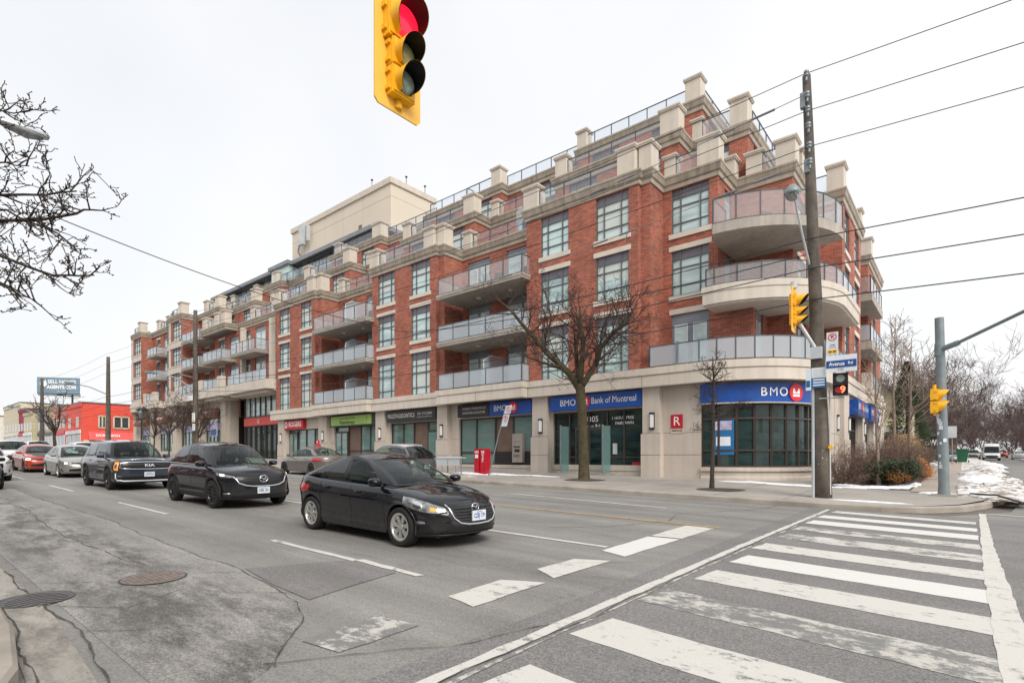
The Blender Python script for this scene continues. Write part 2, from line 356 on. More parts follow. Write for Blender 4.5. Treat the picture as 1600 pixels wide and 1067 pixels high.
def window(wl, u0, u1, z0, z1, sill=True, lintel=True, cols=(.24, .76), spand=.42, glass='window_glass', frame='frame_metal', low=.5, parent=condo, n0=0.):
    g = MB(); g.wquad(wl, u0, u1, n0 - .12, z0, z1 - spand, 0)
    if spand: g.wquad(wl, u0, u1, n0 - .10, z1 - spand, z1, 1)
    wo = g.build('window', [glass, 'spandrel'], parent)
    f = MB(); w_ = u1 - u0; t = .026
    for u in [u0 + t, *[u0 + w_ * c for c in cols], u1 - t]: f.wbox(wl, u - t, u + t, n0 - .125, n0 - .055, z0 + .002, z1 - .002)
    zz = [z0 + .035, z1 - spand] + ([z0 + low] if low else []) + ([z1 - spand - .42] if z1 - z0 > 1.6 else [])
    if z1 - z0 > 2.6: zz.append(z0 + low + .95)
    for z in zz: f.wbox(wl, u0 + .003, u1 - .003, n0 - .12, n0 - .065, z - .023, z + .023)
    f.build('window_frame', frame, wo)
    rb = random.Random(int(wl.p(u0, 0, z0)[0] * 37 + z0 * 91 + wl.a[1] * 13)); q_ = rb.random()
    if glass == 'window_glass' and q_ < .55: s = MB(); hb = (z1 - spand - z0) * rb.choice((.3, .45, .6, .8, 1)); a_ = u0 + w_ * (cols[0] if q_ > .2 else .03); b_ = u0 + w_ * (cols[-1] if q_ > .35 else .97); s.wquad(wl, a_, b_, n0 - .117, z1 - spand - hb, z1 - spand, 0); s.build('window_blind', 'blind', wo)
    if sill: s = MB(); s.wbox(wl, u0 - .12, u1 + .12, n0 - .13, n0 + .06, z0 - .24, z0 - .004); s.build('window_sill', 'lintel_stone', wo)
    if lintel: s = MB(); s.wbox(wl, u0 - .12, u1 + .12, n0 - .13, n0 + .035, z1 + .004, z1 + .25); s.build('lintel', 'lintel_stone', wo)
    return wo
def french_door(wl, u0, u1, z0, z1, leaves=2, lintel=False, tint='window_glass', parent=condo, trim='white_trim'):
    g = MB(); g.wbox(wl, u0, u1, -.14, -.09, z0, z1, 0)
    lw = (u1 - u0) / leaves
    for k in range(leaves):
        a = u0 + k * lw + .13; b = a + lw - .26; z2 = z1 - .5
        g.wbox(wl, a, b, -.10, -.07, z0 + .2, z2, 1); g.wbox(wl, a + .05, b - .05, -.07, -.062, z0 + .26, z2 - .06, 2)
    o = g.build('balcony_door', ['door_grey', trim, tint], parent)
    if lintel: s = MB(); s.wbox(wl, u0 - .1, u1 + .1, -.1, .035, z1 + .004, z1 + .26); s.build('lintel', 'lintel_stone', o)
    return o
def railing(pts, z, h=1.0, glass='rail_glass', parent=condo, step=1.3, top=True, name='railing'):
    g = MB(); f = MB()
    for a, b in zip(pts, pts[1:]):
        wl = W(a, b); n = max(1, round(wl.L / step))
        g.wbox(wl, .02, wl.L - .02, -.012, .012, z + .06, z + h - .03)
        for k in range(n + 1):
            u = wl.L * k / n; f.wbox(wl, u - .02, u + .02, -.03, .03, z, z + h)
        if top: f.wbox(wl, 0, wl.L, -.03, .03, z + h - .035, z + h)
        f.wbox(wl, 0, wl.L, -.02, .02, z + .03, z + .06)
    o = g.build(name, glass, parent); f.build('rail_frame', 'rail_metal', o); return o
def pier(x0, y0, x1, y1, z0, h, parent=condo):
    m = MB(); m.box(x0, y0, z0, x1, y1, z0 + h - .16); m.box(x0 - .07, y0 - .07, z0 + h - .16, x1 + .07, y1 + .07, z0 + h - .09); m.box(x0 - .1, y0 - .1, z0 + h - .09, x1 + .1, y1 + .1, z0 + h)
    return m.build('stone_pier', 'pier_stone', parent)
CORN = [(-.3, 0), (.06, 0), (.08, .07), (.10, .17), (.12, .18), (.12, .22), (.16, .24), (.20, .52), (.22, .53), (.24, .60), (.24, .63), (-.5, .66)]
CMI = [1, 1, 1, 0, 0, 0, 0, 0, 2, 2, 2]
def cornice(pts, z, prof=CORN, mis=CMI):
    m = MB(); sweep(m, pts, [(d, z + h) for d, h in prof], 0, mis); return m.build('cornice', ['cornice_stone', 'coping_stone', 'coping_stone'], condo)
BAYS = [(-47.5, -40.4), (-33.1, -25.7), (-18.7, -11.4)]; Y0, YR = 23.7, 25.6
def bay_outline(y0, yr, ext=0.):
    o = []
    for xl, xr in BAYS: o += [(xl, yr), (xl, y0), (xr - .5, y0), (xr - .5, y0 + .27), (xr, y0 + .27), (xr, yr)]
    return o
# --- storeys two to four
L_out = [(-57.5, 24.75), (-47.5, 24.75)] + bay_outline(Y0, YR)[1:-1] + [(-11.4, 25.35), (-8.7, 25.35), (-8.7, 27.7), (-6.05, 27.7), (-6.05, 32.0), (-4.7, 32.0), (-4.7, 38.6), (-6.6, 38.6), (-6.6, 43.6), (-4.9, 43.6), (-4.9, 51)]
def seg_index(pts, x, y=None):
    for i in range(len(pts) - 1):
        if abs(pts[i][0] - x[0]) < .02 and abs(pts[i][1] - x[1]) < .02: return i
opens = {}; wins = []
def op(i, u0, u1, z0, z1, kind='w', **k): opens.setdefault(i, []).append((u0, u1, z0, z1)); wins.append((i, u0, u1, z0, z1, kind, k))
ROWS = [(12.54, 14.70), (9.5, 11.7), (5.83, 8.65)]
cols = [[(.6, 2.4), (4.3, 6.0)], [(.7, 2.6), (4.4, 6.3)], [(.98, 2.8), (4.46, 6.3)]]
for (xl, xr), cc in zip(BAYS, cols):
    i = seg_index(L_out, (xl, Y0))
    for (a, b) in cc:
        for r, (z0, z1) in enumerate(ROWS): op(i, a, b, z0, z1, 'w', sill=r < 2, lintel=r > 0)
for x0, x1 in ((-40.4, -33.1), (-25.7, -18.7)):          # recessed balconies
    i = seg_index(L_out, (x0, YR))
    for z in (L4, L3, B1):
        op(i, .5, 2.5, z + .05, z + 2.75, 'd', leaves=2); op(i, 3.9, 6.4, z + .05, z + 2.75, 'd', leaves=2)
i1 = seg_index(L_out, (-11.4, 25.35))
op(i1, .45, 2.3, 12.54, 14.70, 'w', sill=True, lintel=False); op(i1, .45, 2.3, 9.5, 11.7, 'w'); op(i1, .45, 2.3, B1 + .05, 8.6, 'd', leaves=2, lintel=True)
i2 = seg_index(L_out, (-8.7, 25.35)); op(i2, .95, 1.95, L4 + .1, 14.5, 'd', leaves=1); op(i2, .95, 1.95, L3 + .1, 11.4, 'd', leaves=1)
i3 = seg_index(L_out, (-6.05, 27.7)); op(i3, .8, 2.6, 9.5, 11.3, 'w'); op(i3, .8, 2.6, 12.6, 14.3, 'w', sill=True, lintel=False); op(i3, .8, 2.6, 6.2, 8.4, 'w', sill=False)
i4 = seg_index(L_out, (-4.7, 32.0))
for (z0, z1) in ROWS:
    op(i4, .85, 2.35, z0, z1, 'w', sill=z0 > 6); op(i4, 4.2, 5.8, z0, z1, 'w', sill=z0 > 6)
i5 = seg_index(L_out, (-4.9, 43.6))
for (z0, z1) in ROWS: op(i5, 2.6, 4.2, z0, z1, 'w')
i6 = seg_index(L_out, (-6.6, 38.6))
for z in (L4, L3, B1): op(i6, 1.5, 3.5, z + .05, z + 2.6, 'd', leaves=2)
i7 = 0
for z in (L4, L3):
    op(0, .4, 2.6, z + .3, z + 2.7, 'w', sill=False, lintel=False, cols=(.33, .66)); op(0, 3.6, 5.8, z + .05, z + 2.7, 'd', leaves=2); op(0, 7.2, 9.2, z + .3, z + 2.7, 'w', sill=False, lintel=False)
opens.setdefault(0, []).append((0, 10, B1 - .01, 8.72)); mb = MB(); facade(mb, L_out, B1, C0, opens)
mb.build('brick_wall', 'brick', condo)
for i, u0, u1, z0, z1, kind, k in wins:
    wl = W(L_out[i], L_out[i + 1])
    if kind == 'w': window(wl, u0, u1, z0, z1, **{**dict(sill=True, lintel=True), **k})
    else: french_door(wl, u0, u1, z0, z1, **k)
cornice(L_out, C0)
m = MB(); m.prism(offset_line(L_out, .05) + [(-12, 51), (-12, 40), (-57.5, 40)], C0 + .3, C0 + .6); m.build('terrace_roof', 'roof_grey', condo)
# second storey corner projects further than the ones above
m = MB(); cw = [(-8.7, 25.35), (-7.15, 25.35), (-7.15, 27.7)]; facade(m, cw, B1, L3 - .1, {1: [(.5, 1.6, B1 + .05, 8.4)]}); m.prism([(-8.7, 25.35), (-7.15, 25.35), (-7.15, 27.7), (-8.7, 27.7)], L3 - .1, L3 + .02); m.build('corner_wall', 'brick', condo)
french_door(W((-7.15, 25.35), (-7.15, 27.7)), .5, 1.6, B1 + .05, 8.4, leaves=2)
# expansion joints in the brick of the right bays
m = MB()
for xl, xr in BAYS[1:]:
    for z in (L3 + .02, L4 + .02): m.box(xl, Y0 - .004, z, xl + .75, Y0, z + .015); m.box(xr - .5, Y0 + .262, z, xr, Y0 + .27, z + .015); m.box(xr, Y0 + .27, z, xr + .006, YR - .3, z + .015); m.box(xr - 1.0, Y0 - .006, z, xr - .5, Y0, z + .015)
m.build('brick_joint', 'precast_joint', condo)
# --- setback storeys five and six
T5_out = [(-66.0, 29), (-66.0, 26.6), (-57.6, 26.6), (-57.6, 28.2), (-47.7, 28.2), (-47.7, 26.6), (-40.2, 26.6), (-40.2, 28.2), (-33.1, 28.2), (-33.1, 26.6), (-25.5, 26.6), (-25.5, 28.2), (-18.8, 28.2), (-18.8, 26.6), (-11.1, 26.6), (-11.1, 28.2), (-8.2, 28.2), (-8.2, 36)]
T6_out = [(-80, 33), (-80, 30.6), (-66, 30.6), (-66, 29.6), (-58, 29.6), (-58, 30.4), (-47.5, 30.4), (-47.5, 29.3), (-39.6, 29.3), (-39.6, 30.1), (-33.1, 30.1), (-33.1, 29.3), (-25.4, 29.3), (-25.4, 30.0), (-18.9, 30.0), (-18.9, 29.3), (-10.9, 29.3), (-10.9, 36.5)]
for out, z0, z1 in ((T5_out, C1 + .04, T5), (T6_out, T5 + .6, T6)):
    opens = {}; ww = []
    for i in range(len(out) - 1):
        wl = W(out[i], out[i + 1])
        if wl.L < 2.4 or wl.n[0] < -.5: continue
        if wl.n[0] > .5: cc = [(1.0, 2.6), (4.6, 6.0)]
        elif wl.L < 4: cc = [(.5, 2.0)]
        else:
            n = int(wl.L // 3.4); cc = [(wl.L * (k + .5) / n - .95, wl.L * (k + .5) / n + .95) for k in range(n)]
        for a, b in cc:
            if b < wl.L - .2: opens.setdefault(i, []).append((a, b, z0 + .1, z1 - .04)); ww.append((wl, a, b, z0 + .1, z1 - .04))
    m = MB(); facade(m, out, z0, z1, opens); m.build('brick_wall', 'brick', condo)
    for q in ww: window(*q, sill=False, lintel=False, spand=.3, low=.6)
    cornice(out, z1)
    m = MB(); m.prism(offset_line(out, .05) + [(out[-1][0], 42), (out[0][0], 42)], z1 + .25, z1 + .6); m.build('terrace_roof', 'roof_grey', condo)
# grey metal top storey of the left half
m = MB(); m.box(-78, 31.2, T6 + .6, -42, 40, T6 + 2.2, 1); m.box(-79, 30.2, T6 + 2.35, -41.4, 40, T6 + 2.75, 0); m.box(-78.6, 30.5, T6 + 2.2, -41.8, 40, T6 + 2.35, 2)
for k in range(24): m.box(-77.8 + k * 1.5, 31.12, T6 + .6, -77.72 + k * 1.5, 31.2, T6 + 2.2, 0)
m.box(-61.5, 29.7, T6 + 2.35, -57, 31, T6 + 2.75, 0); m.box(-61.2, 30.0, T6 + .6, -57.3, 31.2, T6 + 2.35, 1)
m.build('top_storey', ['frame_light', 'window_glass', 'dark_metal'], condo)
# mechanical penthouse
m = MB(); m.box(-60.6, 32.2, T6 + .6, -42, 37.8, 27.9, 0); m.box(-60.75, 32.05, 27.9, -41.85, 37.95, 28.45, 1)
for x in (-57, -53.5, -50, -46.5): m.box(x, 32.19, 22, x + .02, 32.2, 27.9, 2)
m.box(-60.6, 32.19, 26.7, -42, 32.2, 26.73, 2); m.box(-42, 32.2, 26.7, -41.99, 37.8, 26.73, 2)
m.box(-52.6, 32.15, 22.8, -52.1, 32.2, 24.3, 3); m.box(-47.2, 32.15, 24.0, -46.7, 32.2, 25.2, 3)
m.build('mechanical_penthouse', ['penthouse', 'pier_stone', 'coping_stone', 'brown_panel'], condo)
m = MB()
m.box(-57.9, 31.5, 25.7, -57.1, 31.9, 27.9, 0); m.box(-56.4, 31.6, 25.9, -56.1, 31.9, 27.6, 0)
for k in range(6): m.box(-57.6 + .5 * k, 31.4, 22.6 + (k % 2) * .4, -57.3 + .5 * k, 31.7, 24.0 + (k % 2) * .3, 0); m.tube([(-57.45 + .5 * k, 31.8, 22), (-57.45 + .5 * k, 31.8, 24.3)], .05, 6, 1)
m.tube([(-57.7, 31.5, 25.7), (-57.8, 31.4, 24.9), (-57.2, 31.4, 24.2), (-55.8, 31.4, 24.1)], .09, 6, 1)
m.build('antenna_cluster', ['galvanised_light', 'frame_metal'], condo)
m = MB()
for x, y in ((-41.9, 34), (-41.9, 36.4), (-45, 32.2)): m.tube([(x, y, 28.4), (x, y, 29.1)], .03, 5); m.disc((x, y, 29.15), (0, 0, 1), .12, .1, 8)
m.build('roof_vent', 'dark_metal', condo)
# --- piers and terrace railings
for (xl, xr), nm in zip(BAYS, 'abc'):
    pier(xl - .12, Y0 - .15, xl + .85, Y0 + .6, C1, 1.25); pier(xr - 1.55, Y0 - .15, xr - .62, Y0 + .6, C1, 1.3); pier(xr - .55, Y0 + .14, xr + .1, Y0 + .95, C1, 1.35)
    railing([(xl + .85, Y0 + .05), (xr - 1.55, Y0 + .05)], C1 - .02, .92, 'rail_clear', step=1.6)
for x0, x1 in ((-40.4, -33.1), (-25.7, -18.7)):
    pier(x0 + .35, YR - .25, x0 + 1.0, YR + .4, C1, 1.15); railing([(x0 + 1.0, YR), (x1, YR)], C1 - .02, .92, 'rail_clear', step=1.7)
    m = MB(); m.add([(x0 + 4.6, YR + .1, C1), (x0 + 4.6, YR + 2, C1), (x0 + 4.6, YR + 2, C1 + 1.9), (x0 + 4.6, YR + .5, C1 + 1.9), (x0 + 4.6, YR + .1, C1 + 1.4)], [(0, 1, 2, 3, 4)]); m.build('divider_screen', 'rail_frost', condo)
pier(-11.25, 25.2, -10.7, 25.85, C1, 1.05); railing([(-10.7, 25.3), (-9.6, 25.3)], C1 - .02, .92, 'rail_glass'); pier(-9.6, 25.15, -8.6, 25.9, C1, 1.3)
pier(-8.95, 27.1, -8.5, 27.75, C1, 1.0); pier(-8.1, 27.55, -7.35, 28.2, C1, 1.1); railing([(-7.35, 27.6), (-6.75, 27.6)], C1 - .02, .92, 'rail_clear'); pier(-6.75, 27.5, -5.9, 28.3, C1, 1.2); pier(-6.45, 28.9, -5.9, 29.6, C1, 1.2)
railing([(-6.05, 31.9), (-5.35, 31.9)], C1 - .02, .92, 'rail_clear'); pier(-5.35, 31.8, -4.6, 32.6, C1, 1.3); pier(-5.25, 37.9, -4.6, 38.6, C1, 1.1); pier(-5.4, 43.6, -4.7, 44.4, C1, 1.2)
for (xl, xr) in ((-66, -57.6), (-47.7, -40.2), (-33.1, -25.5), (-18.8, -11.1)):
    pier(xl + .1, 26.45, xl + .9, 27.1, T5 + .63, 1.2); pier(xr - .95, 26.45, xr + .05, 27.2, T5 + .63, 1.3); railing([(xl + .9, 26.6), (xr - .95, 26.6)], T5 + .61, .9, 'rail_clear', step=1.5)
for x0, x1 in ((-57.6, -47.7), (-40.2, -33.1), (-25.5, -18.8)):
    pier(x0 + .35, 27.9, x0 + .95, 28.5, T5 + .63, 1.1); railing([(x0 + .95, 28.1), (x1, 28.1)], T5 + .61, .9, 'rail_clear', step=1.5)
pier(-10.95, 28.0, -10.45, 28.6, T5 + .63, 1.1); railing([(-10.45, 28.1), (-9.0, 28.1)], T5 + .61, .95, 'rail_glass'); pier(-9.0, 27.95, -8.15, 28.75, T5 + .63, 1.35)
railing([(-8.15, 28.8), (-8.15, 35)], T5 + .61, .9, 'rail_clear')
for (xl, xr) in ((-33.1, -25.4), (-18.9, -10.9)):
    pier(xr - .9, 29.15, xr - .05, 29.9, T6 + .63, 1.3); railing([(xl, 29.35), (xr - .9, 29.35)], T6 + .61, .85, 'rail_clear', step=1.25)
pier(-18.9, 29.15, -18.2, 29.8, T6 + .63, 1.15)
railing([(-25.4, 29.95), (-18.9, 29.95)], T6 + .61, .85, 'rail_clear', step=1.25); railing([(-39.6, 30.0), (-33.1, 30.0)], T6 + .61, .85, 'rail_clear'); pier(-40.8, 29.2, -39.5, 30, T6 + .63, 1.3); railing([(-47.3, 29.4), (-40.8, 29.4)], T6 + .61, .85, 'rail_clear')
railing([(-11.0, 29.9), (-11.0, 36)], T6 + .61, .85, 'rail_clear')
for x in (-47.5, -60, -66.5, -73, -80): pier(x, 29.6 if x > -62 else 30.4, x + .9, 30.4 if x > -62 else 31.2, T6 + .63, 1.3)
railing([(-58.8, 29.9), (-47.5, 30.3)], T6 + .61, .85, 'rail_clear'); railing([(-79, 30.6), (-66, 30.6)], T6 + .61, .85, 'rail_clear')
# glass and steel pergola on the roof terrace
m = MB()
for a, b in (((-30.5, 31, T6 + .6), (-30.5, 31, T6 + 2.6)), ((-30.5, 31, T6 + 2.6), (-27.5, 31, T6 + 2.6)), ((-27.5, 31, T6 + .6), (-27.5, 31, T6 + 2.6)), ((-30.5, 31, T6 + 2.6), (-30.5, 34, T6 + 2.6))): m.tube([a, b], .05, 4)
m.box(-36.2, 31.2, T6 + .6, -35, 31.5, T6 + 2.0); m.build('roof_pergola', 'dark_metal', condo)
# --- hung balconies between the bays
def balcony(x0, x1, yf, yb, z, glass, h=1.05, parent=condo, th=.24, right=True, left=True):
    m = MB(); m.box(x0, yf, z - th, x1, yb, z); m.box(x0 - .03, yf - .03, z - .1, x1 + .03, yb, z + .03); b = m.build('balcony', 'slab_concrete', parent)
    pts = ([(x0 + .08, yb)] if left else []) + [(x0 + .08, yf + .06), (x1 - .08, yf + .06)] + ([(x1 - .08, yb)] if right else [])
    railing(pts, z + .03, h, glass, b); return b
for x0, x1 in ((-40.05, -32.85), (-25.35, -18.45)):
    for z, gl in ((L4, 'rail_glass'), (L3, 'rail_frost')):
        b = balcony(x0, x1, 22.98, YR, z, gl)
        m = MB(); m.disc((x0 + 2.4, 24.3, z - .26), (0, 0, 1), .16, .06, 16); m.disc((x0 + 5, 24.3, z - .26), (0, 0, 1), .16, .06, 16); m.build('soffit_lamp', 'white_trim', b)
    railing([(x0 + .1, 24.2), (x0 + .1, 23.06), (x1 - .1, 23.06), (x1 - .1, 23.7)], B1 + .02, 1.0, 'rail_frost')
for x0, zz in ((-33.1, (L4, L3, B1)), (-18.7, (B1,))):                  # frosted privacy screens
    for z in zz:
        m = MB(); xs = x0 - 3.1
        m.add([(xs, 23.5, z), (xs, 25.5, z), (xs, 25.5, z + 1.95), (xs, 24.1, z + 1.95), (xs, 23.5, z + 1.6)], [(0, 1, 2, 3, 4)])
        f = MB(); f.tube([(xs, 23.5, z), (xs, 23.5, z + 1.6), (xs, 24.1, z + 1.95), (xs, 25.5, z + 1.95)], .03, 4)
        f.build('rail_frame', 'white_trim', m.build('divider_screen', 'rail_frost', condo))
# things standing on balconies
def chair(x, y, z, rz, label):
    t = thing('patio_chair', label, 'chair', (x, y, z), rz, 'chairs on the balconies')
    s = MB(); s.box(-.25, -.25, .40, .25, .25, .44); s.build('seat', 'cloth_dark', t, local=True)
    s = MB(); s.box(-.25, .22, .44, .25, .26, .95); s.build('backrest', 'cloth_dark', t, local=True)
    for a in (-.22, .22):
        for b in (-.22, .22): s = MB(); s.tube([(a, b, 0), (a, b, .4)], .018, 5); s.build('leg', 'dark_metal', t, local=True)
chair(-19.2, 24.3, L4 + .02, .3, 'black patio chair on the top hung balcony nearest the corner bay')
chair(-18.95, 24.6, L3 + .02, -.4, 'black patio chair at the right end of the middle hung balcony nearest the corner bay')
for q in ((-21.2, 24.2, L4, .8, 'black patio chair in the middle of the top hung balcony nearest the corner bay'), (-23.6, 24.4, L3, 2.0, 'black patio chair at the left of the middle hung balcony nearest the corner bay'), (-34.2, 24.2, L4, .2, 'black patio chair on the top hung balcony of the left hung stack'), (-35.5, 24.4, L3, -.6, 'black patio chair on the middle hung balcony of the left hung stack'), (-6.6, 26.0, L4 + .05, .9, 'black patio chair on the round corner balcony'), (-7.4, 26.6, L3 + .1, 2.4, 'black patio chair on the curved stone fronted corner balcony')): chair(q[0], q[1], q[2] + .02, q[3], q[4])
for x, y, z, l in ((-22.6, 24.9, L3, 'dark barbecue on the middle hung balcony nearest the corner bay'), (-38.4, 24.9, L4, 'dark barbecue on the top hung balcony of the left hung stack'), (-20.9, 26.6, C1 + .05, 'dark barbecue on the roof terrace between the two right bays')):
    t = thing('barbecue', l, 'barbecue', (x, y, z), .2, 'barbecues on the balconies'); m = MB(); m.box(-.35, -.25, .75, .35, .25, .95); m.tube([(-.35, 0, .95), (.35, 0, .95)], .22, 12); m.build('lid', 'trim_black', t, local=True); m = MB(); m.box(-.32, -.22, 0, .32, .22, .75); m.build('cabinet', 'cloth_dark', t, local=True)
# --- corner balconies
def arc(cx, cy, r, a0, a1, n=16): return [(cx + r * math.cos(R(a0 + (a1 - a0) * k / n)), cy + r * math.sin(R(a0 + (a1 - a0) * k / n))) for k in range(n + 1)]
a4 = arc(-8.35, 27.95, 4.3, -90, 0, 14)
m = MB(); m.prism([(-8.7, 25.0), (-8.35, 23.65)] + a4[1:] + [(-5.6, 28.3), (-8.6, 28.0)], L4 - .38, L4 + .05); b = m.build('corner_balcony', 'slab_concrete', condo)
railing([(-8.3, 25.2)] + [(x * .985 - .12, y + .06) for x, y in a4[::2]] + [(-4.35, 28.2), (-5.9, 28.2)], L4 + .05, 1.12, 'rail_glass', b, step=1.5)
a3 = arc(-8.4, 28.3, 4.4, -90, 0, 14); out3 = [(-8.9, 25.2), (-8.9, 23.95)] + a3 + [(-4.0, 32.4)]
m = MB(); sweep(m, out3, [(-.35, L3 - .45), (-.12, L3 - .45), (-.1, L3 - .38), (0, L3 - .36), (0, L3 + .12), (.04, L3 + .15), (.04, L3 + .42), (-.15, L3 + .44), (-.15, L3 + .1)], 0)
m.prism(offset_line(out3, -.1) + [(-6.2, 32.4), (-6.2, 27.6), (-8.8, 27.6)], L3 - .44, L3 + .08); b = m.build('corner_balcony', 'band_stone', condo)
pr = offset_line(out3, -.12); railing([pr[0]] + pr[1:2] + pr[2:-1:2] + [pr[-1]], L3 + .44, .82, 'rail_glass', b, step=1.6)
m = MB(); m.disc((-6.6, 26.6, L3 - .32), (0, 0, 1), .28, .06, 20); m.build('soffit_lamp', 'white_trim', b)
# --- podium band and terrace over the shops
arcP = arc(-8.9, 27.9, 4.45, -90, 0, 18)
band = [(-48.1, 23.45), (-40.15, 23.45), (-40.15, 23.0), (-32.85, 23.0), (-32.85, 23.45), (-25.45, 23.45), (-25.45, 23.0), (-18.45, 23.0), (-18.45, 23.45)] + arcP + [(-4.45, 39.2), (-4.2, 39.2), (-4.2, 45.4), (-4.6, 45.4), (-4.6, 51)]
m = MB(); sweep(m, band, [(-.35, B0), (0, B0), (0, 5.44), (-.025, 5.45), (-.025, 5.47), (.045, 5.49), (.045, B1), (-.9, B1 + .01)]); m.build('podium_band', 'band_stone', condo)
m = MB(); m.prism(offset_line(band, -.06) + [(-20, 51), (-20, 34), (-48.1, 34)], B0 + .03, B1 - .02); m.build('podium_slab', 'slab_concrete', condo)
m = MB()
for x in (-44, -40.16, -36.5, -32.84, -29.2, -25.44, -22, -18.44, -15.2, -11.6): m.box(x, (23.0 if any(a < x < b for a, b in ((-40.1, -32.9), (-25.4, -18.5))) else 23.45) - .006, B0 + .01, x + .018, 23.5, 5.43)
m.build('stone_joint', 'precast_joint', condo)
pr = offset_line([(-11.25, 23.45)] + arcP + [(-4.45, 31.6)], -.12); railing([(-11.25, 23.95), pr[0], (-9.9, 23.57)] + pr[1:-1:2] + [pr[-1]], B1 + .02, 1.0, 'rail_frost', step=1.35)
m = MB(); m.box(-9.95, 23.5, B1, -9.85, 23.62, B1 + 1.08); m.build('rail_post', 'frame_light', condo)
# side balconies over the lane
for z, gl in ((L4, 'rail_glass'), (L3, 'rail_frost')):
    m = MB(); m.box(-6.6, 39.3, z - .5, -4.2, 45.2, z); b = m.build('balcony', 'slab_concrete', condo); railing([(-6.5, 39.38), (-4.28, 39.38), (-4.28, 45.1)], z, 1.05, gl, b)
railing([(-6.5, 39.38), (-4.3, 39.38), (-4.3, 45.2)], B1 + .02, 1.0, 'rail_frost')
m = MB(); m.box(-4.72, 39.1, B1 - .02, -4.2, 39.5, B1 + 1.0); m.build('stone_pier', 'pier_stone', condo)
# --- ground floor
YG = 24.1
shops = [(-46.1, -40.7), (-38.7, -32.9), (-31.5, -26.3), (-24.5, -18.6), (-17.2, -11.8)]
gw = [(-48.0, 27), (-48.0, YG), (-9.0, YG)]
m = MB(); facade(m, gw, -.3, B0 + .02, {1: [(a + 48, b + 48, 1.2 if a > -30 and a not in (-17.2,) else 1.25, 4.05) for a, b in shops]}, reveal=.3)
arcW = arc(-9.0, 27.9, 3.8, -90, 0, 16); 
cwall = arcW
facade(m, cwall, -.3, 1.2); facade(m, cwall, 4.0, B0 + .02)
sidew = [(-5.2, 27.9), (-4.75, 28.3), (-4.75, 52)]
facade(m, sidew, -.3, B0 + .02, {1: [(5.8, 9.8, .3, 4.0), (11.2, 15.0, .3, 4.0), (17, 21, .9, 4)]}, reveal=.3)
m.build('podium_wall', 'precast', condo)
for x0, x1 in ((-47.2, -46.15), (-40.5, -39.3), (-32.75, -31.7), (-26.15, -25.2), (-18.35, -17.3), (-11.7, -10.85)):
    m = MB(); m.box(x0, 23.74, -.2, x1, YG + .02, B0 + .01); m.box(x0 - .06, 23.68, -.2, x1 + .06, YG + .02, 2.75); m.build('pilaster', 'precast', condo)
for y0, y1 in ((31.6, 33.2), (38.2, 39.2), (43.4, 44.4)): m = MB(); m.box(-4.76, y0, -.2, -4.55, y1, B0 + .01); m.box(-4.76, y0 - .06, -.2, -4.49, y1 + .06, 2.55); m.build('pilaster', 'precast', condo)
m = MB()
for z in (2.77, 1.75): 
    for x0, x1 in ((-47.26, -46.1), (-40.56, -39.24), (-32.81, -31.64), (-26.21, -25.14), (-18.41, -17.24), (-11.76, -10.79)): m.box(x0, 23.672 if z < 2.7 else 23.735, z, x1, 23.72 if z < 2.7 else 23.76, z + .02)
    m.box(-10.79, YG - .006, z, -9.0, YG, z + .02)
    m.box(-25.1, YG - .006, z, -24.5, YG, z + .02); m.box(-39.2, YG - .006, z, -38.7, YG, z + .02)
    for y0, y1 in ((28.4, 31.5), (31.53, 33.27), (38.13, 39.27)): m.box(-4.75, y0, z, (-4.744 if y0 == 28.4 else -4.484) if z < 2.7 else -4.744, y1, z + .02)
for y in (29.2, 30.2, 31.3): m.box(-4.75, y, .3, -4.744, y + .02, 4.9)
m.box(-17.2, YG - .02, .95, -11.8, YG, .97); m.box(-24.5, YG - .02, 1.0, -18.6, YG, 1.02)
m.build('stone_joint', 'precast_joint', condo)
m = MB(); sweep(m, cwall, [(.0, .2), (.12, .2), (.12, .75), (.04, .8), (.04, 1.02), (.14, 1.04), (.14, 1.2), (-.1, 1.21)]); m.build('window_base', 'precast', condo)
# shopfronts: frame, panes, doors
def shopfront(x0, x1, zb, cuts, door=None, glass='shop_glass', brown=(), zt=4.05):
    g = MB(); Yg = YG + .22
    for a, b in zip([x0] + cuts, cuts + [x1]):
        mid = (a + b) / 2
        g.box(a, Yg, zb, b, Yg + .02, zt, 1 if any(p < mid < q for p, q in brown) else 0)
    o = g.build('shopfront', [glass, 'brown_panel'], condo)
    f = MB()
    for x in [x0 + .04] + cuts + [x1 - .04]: f.box(x - .04, Yg - .08, zb, x + .04, Yg, zt)
    for z in (zb + .04, zt - .04, zb + .75): f.box(x0, Yg - .07, z - .04, x1, Yg - .001, z + .04)
    f.build('window_frame', 'storefront_frame', o)
    if door:
        d0, d1, zd = door; d = MB(); gz = G(d0, YG) + .2
        d.box(d0, Yg - .14, gz, d1, Yg - .05, gz + 2.45, 0); n = 2 if d1 - d0 > 1.3 else 1; w_ = (d1 - d0) / n
        for k in range(n): d.box(d0 + k * w_ + .1, Yg - .15, gz + .15, d0 + (k + 1) * w_ - .1, Yg - .13, gz + 2.3, 1)
        dd = d.build('door', ['storefront_frame', glass], o)
        h = MB(); h.tube([(d0 + w_ * .8, Yg - .2, gz + .9), (d0 + w_ * .8, Yg - .2, gz + 1.3)], .018, 6); h.build('handle', 'chrome', dd)
    return o
shopfront(-46.1, -40.7, 1.45, [-44.6, -43.3, -41.9], (-46.0, -44.65, 0), 'shop_glass_green')
shopfront(-38.7, -32.9, 1.4, [-36.9, -35.3, -34.1], (-38.6, -36.95, 0), 'shop_glass_green', [(-36.9, -35.3)])
